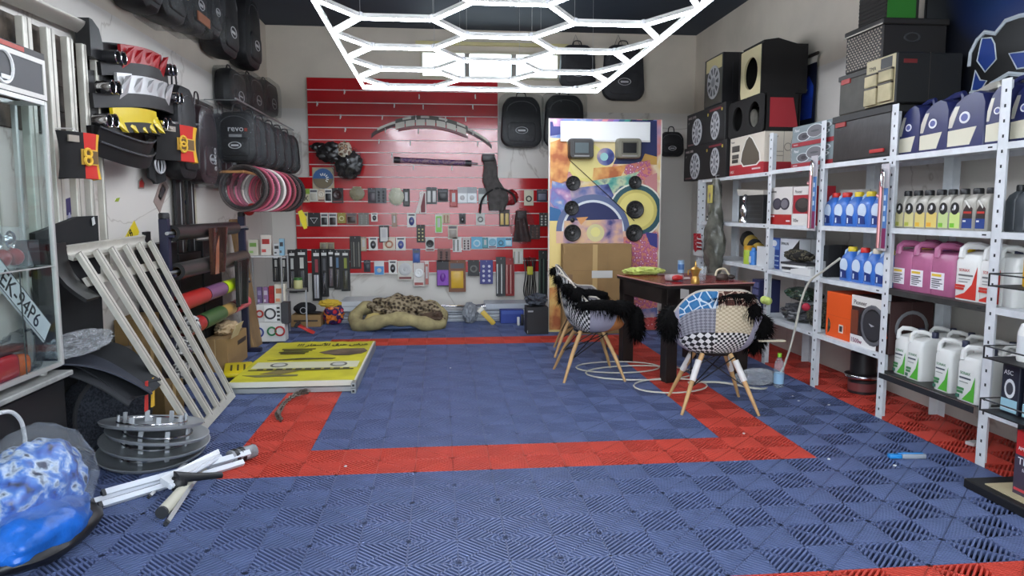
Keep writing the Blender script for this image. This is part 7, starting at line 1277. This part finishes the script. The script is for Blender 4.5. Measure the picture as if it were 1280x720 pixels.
for x, z, c, r in ((-.10, .12, (44, 60, 130), .045), (.03, .13, (40, 120, 70), .04), (.11, .13, (176, 44, 44), .045), (.02, .31, (60, 60, 64), .05), (-.085, .31, (176, 60, 50), .032)): MB().torus(r, .009, 18, 6, TR(x, -.012 if z < .2 else -.01, z) @ RX(PI/2)).build('ring_cover', hue(c, .4), t, True)
for k in range(4): MB().box(.0, .11, .018, .0195, .235+.04*k, .255+.04*k).build('black_stripe', hue((40, 40, 42)), t)
MB().bbox(.125, .20, .0, .14, .20, .42, .004, n=1).build('striped_end_box', hue((60, 60, 64)), t)
for k, (x0, x1, y0, y1, lab) in enumerate(((341, 349, 318, 352, 'short black lettered wiper pack, first from the corner'), (351, 359, 318, 352, 'short black lettered wiper pack, second from the corner'), (361, 370, 312, 366, 'black lettered wiper pack, third from the corner'))):
    pack(x0, x1, y0, y1, K_, 'wiper', (60, 58, 56), lab, 'wiper_pack', 'wiper pack', extra=(200, 200, 194))
t = thing('green_jar', 'green and cream jar beside the corner shelf', 'jar', (-.41, 4.42, .502)); MB().lathe([(.046, .0), (.05, .01), (.05, .08), (.042, .095)], 14).build('body', hue((190, 186, 130), .4), t, True); MB().lathe([(.046, .093), (.046, .12)], 14).build('lid', hue((60, 110, 50), .4), t, True)
p = at(383, 387, Y=5.0); t = carton('brown_carton', 'brown carton with slots at the back left floor', 'cardboard box', (-.42, 4.86, 0), 0, .34, .3, .14, mat('brown_cardboard', (158, 126, 82)), [('r', .1, .9, .45, .6, (60, 46, 34))])
t = thing('baseball_cap', 'black cap with white emblem on the brown carton', 'cap', (-.45, 5.0, .142)); crumple((0, 0, .06), (.13, .11, .075), .08, 2, 131, 4, flat=-.06).build('crown', hue((22, 22, 24), .85), t, True); MB().torus(.035, .004, 16, 5, TR(.0, -.112, .05) @ RX(PI/2)).build('emblem', hue((190, 190, 192)), t); MB().ball((.12, -.06, .02), (.09, .07, .012)).build('peak', hue((26, 26, 28), .8), t, True)
t = thing('red_plastic_flap', 'bright red plastic flap lying before the brown carton', 'flap', (-.46, 4.45, .01), (0, .5, 0)); MB().bbox(-.02, .24, -.07, .07, .08, .09, .004, n=1).build('blade', hue((206, 50, 44), .5), t); MB().bbox(-.04, .0, -.07, .07, .06, .11, .006).build('socket', hue((40, 38, 38), .5), t)
t = thing('snack_bag', 'crumpled yellow and red bag on the floor left of the panels', 'bag', (-.12, 5.02, .13)); crumple((0, 0, 0), (.11, .09, .13), .3, 3, 141, 4, flat=-.125).build('red_bag', spotmat('red_yellow_print', [(190, 40, 50), (60, 40, 90), (214, 120, 40)], 10, .4), t, True); crumple((-.04, -.02, .13), (.13, .07, .045), .3, 3, 143, 4).build('yellow_cloth', hue((214, 180, 60), .8), t, True)
t = thing('yellow_funnel', 'yellow plastic piece hanging under the wheel covers', 'ornament', (-.36, 4.5, 1.18)); MB().prism([(-.04, .16), (.0, .18), (.045, .1), (.05, -.02), (.02, -.03), (-.01, .04)], -.015, .015, 'y').build('yellow_piece', hue((226, 206, 40), .5), t); MB().tube([(0, 0, .17), (0, .02, .30)], .003, 5).build('cord', hue((60, 60, 60)), t)
# ------------------------------------------------------------------ banner frame on the floor
c4 = [at(288, 490, Z=0), at(446, 494, Z=0), at(471, 440, Z=0), at(346, 438, Z=0)]
BW, BL_ = .94, 1.66; t = thing('banner_frame', 'flat aluminium frame with yellow printed banner lying on the floor tiles', 'banner frame', (.04, 1.74, 0), (0, 0, .0))
for z in (.002, .045):
    for (x0, x1, y0, y1) in ((-BW/2, BW/2, 0, .035), (-BW/2, BW/2, BL_-.035, BL_), (-BW/2, -BW/2+.035, .035, BL_-.035), (BW/2-.035, BW/2, -.07, BL_-.035)): MB().bbox(x0, x1, y0, y1, z, z+.038, .003, n=1).build('frame_tube', mat('frame_tube_alu', (166, 170, 170), .4, metal=.5), t)
for z in (.021, .064): MB().box(BW/2-.026, BW/2-.009, -.0712, -.069, z-.009, z+.009).build('tube_mouth', hue((26, 26, 28)), t)
yb = mat('yellow_banner', (214, 206, 48), .5, noise=.12, scale=4)
MB().sheet(lambda u, v: ((u-.5)*BW*.985, .012+v*(BL_-.02)+(.012*math.sin(u*40) if v > .98 else 0), .087+.003*math.sin(u*7+v*5)), 24, 24, .003).build('banner_sheet', yb, t, True); MB().box(-BW/2-.002, BW/2-.03, -.003, .02, .05, .088).build('white_hem', hue((214, 212, 196)), t); MB().box(BW/2-.02, BW/2-.006, .0, BL_-.05, .088, .0905).build('white_edge', hue((222, 220, 206)), t)
zb = .0925; dk_ = hue((70, 66, 40), .6)
ar = ''.join(reversed('\ufecb\ufeae\ufebd \ufea3\ufeae\ufed5 \ufe8d\ufef7\ufeb3\ufecc\ufe8e\ufead')); lettering('!!! '+ar, .15, hue((40, 38, 28)), t, (-.24, 1.42, zb), (0, 0, 0), bold=.004, sx=.52)
car = [(.02, 1.10), (.10, 1.20), (.20, 1.26), (.40, 1.26), (.44, 1.14), (.40, 1.02), (.24, .96), (.08, 1.02)]; MB().prism(car, zb-.002, zb, 'z').build('printed_vehicle', mat('brown_print', (122, 104, 84), .6, noise=.3, scale=8), t)
MB().prism([(.12, 1.0), (.36, 1.0), (.30, .95), (.18, .95)], zb-.001, zb+.001, 'z').build('printed_shadow', hue((70, 62, 50)), t)
for k in range(4): MB().box(-.34+.03*(k % 2), -.04-.02*k, 1.26-.07*k, 1.29-.07*k, zb-.002, zb).build('printed_line', dk_, t)
MB().prism([(-.36, .78), (-.10, .86), (.20, .84), (.18, .80), (-.1, .81)], zb-.002, zb, 'z').build('dark_swoosh', hue((60, 58, 40)), t); MB().box(-.42, .42, .46, .70, zb-.0025, zb-.0005).build('pale_band', hue((216, 214, 180)), t); MB().box(-.42, .40, .38, .41, zb-.002, zb).build('printed_line', dk_, t); MB().prism([(-.42, .22), (.0, .22), (.0, .18), (-.3, .15)], zb-.002, zb, 'z').build('grey_stroke', hue((110, 106, 70)), t); MB().prism([(-.30, .26), (-.14, .24), (-.02, .36), (-.16, .42)], zb-.002, zb-.0003, 'z').build('brown_patch', hue((130, 118, 70)), t)
for x in (-.22, .26): MB().prism([(x+.07*math.cos(a), .58+.085*math.sin(a)) for a in [2*PI*q/18 for q in range(18)]], zb-.001, zb+.001, 'z').build('oval_badge', hue((96, 96, 84)), t); MB().prism([(x+.05*math.cos(a), .58+.06*math.sin(a)) for a in [2*PI*q/18 for q in range(18)]], zb, zb+.002, 'z').build('badge_centre', hue((196, 196, 186)), t)
for k in range(10): MB().box(-.36+.075*k, -.31+.075*k, .40, .44, zb, zb+.001).build('printed_letter', dk_, t)
t = thing('floor_chain', 'short metal chain lying on the red tiles before the banner', 'chain', (0, 0, 0)); pts = smooth([at(384, 489, Z=.05), at(370, 493, Z=.02), at(356, 503, Z=.014), at(350, 512, Z=.014), at(347, 518, Z=.014), at(351, 525, Z=.014)], 6)
for k in range(0, len(pts)-1):
    d = (pts[k+1]-pts[k]); MB().torus(.017, .005, 10, 5, TR(pts[k]) @ RZ(math.atan2(d.y, d.x)) @ RX(PI/2*(k % 2)) @ Matrix.Diagonal((1.5, 1, 1, 1))).build('link', mat('dull_steel', (130, 124, 116), .4, metal=.8), t, True)
# ------------------------------------------------------------------ wheel covers stacked on the floor
wc = mat('silver_wheel_cover', (168, 172, 176), .3, metal=.35)
for k, (px_, py_, z, tx, ty, lab) in enumerate(((188, 563, .04, .12, .04, 'bottom silver wheel cover of the stack on the floor'), (192, 551, .098, .12, .06, 'third silver wheel cover of the stack, clips facing up'), (195, 541, .156, .12, .08, 'second silver wheel cover from the top of the stack'), (188, 529, .215, .13, .11, 'topmost tilted silver wheel cover beside the leaning rack'))):
    p = at(px_, py_, Z=z); t = thing('wheel_cover', lab, 'wheel cover', (p.x+.01, p.y, z), (tx, ty, k*.7), 'wheel covers stacked on the floor'); R = .28 if k < 2 else .26
    MB().lathe([(.02, -.02), (.10, -.024), (.18, -.02), (R-.01, -.004), (R, .012), (R-.006, .014), (R-.02, .004), (.18, -.008), (.10, -.012), (.02, -.008)], 32).build('dish', wc, t, True); MB().torus(.17, .006, 30, 6, TR(0, 0, .012)).build('spring_ring', chrome, t, True)
    for q in range(8): a = 2*PI*q/8; MB().bbox(-.012, .012, -.006, .006, -.012, .05, .002, TR(.165*math.cos(a), .165*math.sin(a), 0) @ RZ(a+PI/2), 1).build('clip', hue((170, 174, 178), .4), t)
    for q in range(5): a = 2*PI*q/5; MB().box(-.02, .02, .06, .15, -.026, -.0235, RZ(a)).build('vent', hue((70, 72, 76)), t)
# ------------------------------------------------------------------ bars on the floor
wpl = mat('white_pvc', (210, 214, 222), .4)
def bar(nm, lab, a, b, z0, z1, r, m_, cap=None, seg=4):
    p, q = at(*a, Z=z0), at(*b, Z=z1); t = thing(nm, lab, 'bar', ((p.x+q.x)/2, (p.y+q.y)/2, (p.z+q.z)/2)); o = t.location.copy(); MB().tube([p-o, q-o], r, seg).build('profile', m_, t, seg > 6)
    d = (q-p).normalized(); MB().tube([p-o-d*.004, p-o+d*.012], r*1.04, seg).build('end_plug', cap or hue((40, 42, 46)), t); return t
bar('white_bar', 'upper white plastic bar of the taped bundle on the floor', (128, 617), (312, 566), .045, .05, .020, wpl); bar('white_bar', 'middle white plastic bar of the taped bundle on the floor', (114, 628), (300, 572), .022, .03, .017, wpl); bar('white_bar', 'lower white plastic bar of the taped bundle on the floor', (124, 632), (304, 578), .02, .022, .018, wpl)
p, q = at(288, 573, Z=.04), at(318, 563, Z=.04); t = thing('bundle_tape', 'grey and black taped end of the white bar bundle', 'tape', (p.x, p.y, p.z)); MB().tube([(0, 0, 0), (q-p)], [.042, .036], 10).build('grey_wrap', mat('grey_tape_wrap', (150, 152, 156), .4, noise=.3, scale=14), t, True)
for k in (.1, .35): MB().tube([(q-p)*k, (q-p)*(k+.14)], .0435, 10).build('black_tape', hue((26, 26, 28), .4), t, True)
t = thing('white_wedge', 'white wedge-shaped plastic strip resting on the bar bundle', 'strip', (0, 0, 0)); qq = [at(200, 597, Z=.10), at(273, 561, Z=.10), at(275, 566, Z=.085), at(212, 604, Z=.085)]; MB().add([v_ for v_ in qq]+[v_-Vector((0, 0, .03)) for v_ in qq], [(0, 1, 2, 3), (4, 5, 6, 7), (0, 1, 5, 4), (1, 2, 6, 5), (2, 3, 7, 6), (3, 0, 4, 7)]).build('strip', hue((226, 228, 232), .4), t); MB().tube([qq[3]-Vector((0, 0, .02)), qq[2]-Vector((0, 0, .02))], .012, 6).build('lower_lip', wpl, t)
bar('cream_tube', 'cream round tube on the floor with dark open end', (202, 641), (262, 575), .03, .03, .026, hue((206, 202, 184), .5), None, 14); bar('thin_silver_tube', 'thin silver square tube on the floor pointing at the camera', (208, 654), (242, 602), .012, .03, .013, mat('brushed_aluminium', (196, 198, 200)), None, 4); bar('thin_silver_tube', 'thin silver strip under the bundle beside the wheel covers', (186, 621), (252, 560), .012, .012, .010, mat('brushed_aluminium', (196, 198, 200)), None, 4)
p, q = at(223, 604, Z=.06), at(277, 594, Z=.04); t = thing('folding_tool', 'black plastic handle lying across the tubes on the floor', 'handle', (p.x, p.y, p.z)); MB().tube([Vector((0, 0, -.03)), Vector((.0, 0, .03)), (q-p)*.4+Vector((0, 0, .015)), (q-p)], [.03, .036, .02, .016], 10).build('grip', hue((28, 29, 31), .45), t, True); MB().ball((0, 0, 0), .042).build('head', hue((24, 25, 27), .5), t, True)
# ------------------------------------------------------------------ blue goods in a clear bag, left foreground
t = thing('blue_wrapped_bag', 'big clear bag of blue goods on a black base in the left foreground', 'bag', (-.48, -.70, 0)); crumple((-.04, .06, .22), (.16, .27, .20), .15, 2.5, 151, 5, flat=-.19).build('blue_goods', spotmat('blue_foil', [(20, 26, 44), (26, 80, 175), (60, 120, 205), (190, 205, 225), (30, 40, 70)], 16, .3, 'NOISE'), t, True); crumple((.04, -.06, .12), (.15, .27, .11), .12, 2, 153, 4, flat=-.10).build('blue_sleeve', mat('blue_sleeve_plastic', (30, 104, 200), .3, noise=.2, scale=9, bump=.9, bscale=18), t, True); crumple((.0, -.02, .07), (.20, .31, .085), .08, 2, 155, 4, flat=-.06).build('black_base', hue((24, 24, 27), .4), t, True); crumple((-.02, .04, .25), (.19, .31, .24), .10, 2.5, 157, 5, flat=-.23, ridged=False).build('clear_wrap', filmmat('bag_wrap', (200, 206, 214), dens=.16, bump=1.0), t, True)
pts = smooth([at(0, 516, X=-.70), at(14, 515, X=-.70), at(26, 526, X=-.70), at(31, 545, X=-.70), at(31, 556, X=-.70)], 5); tag(MB().tube(pts, .009, 7).build('power_lead', hue((222, 224, 226), .4), None, True), 'white cord looping in front of the black case base', 'cord')
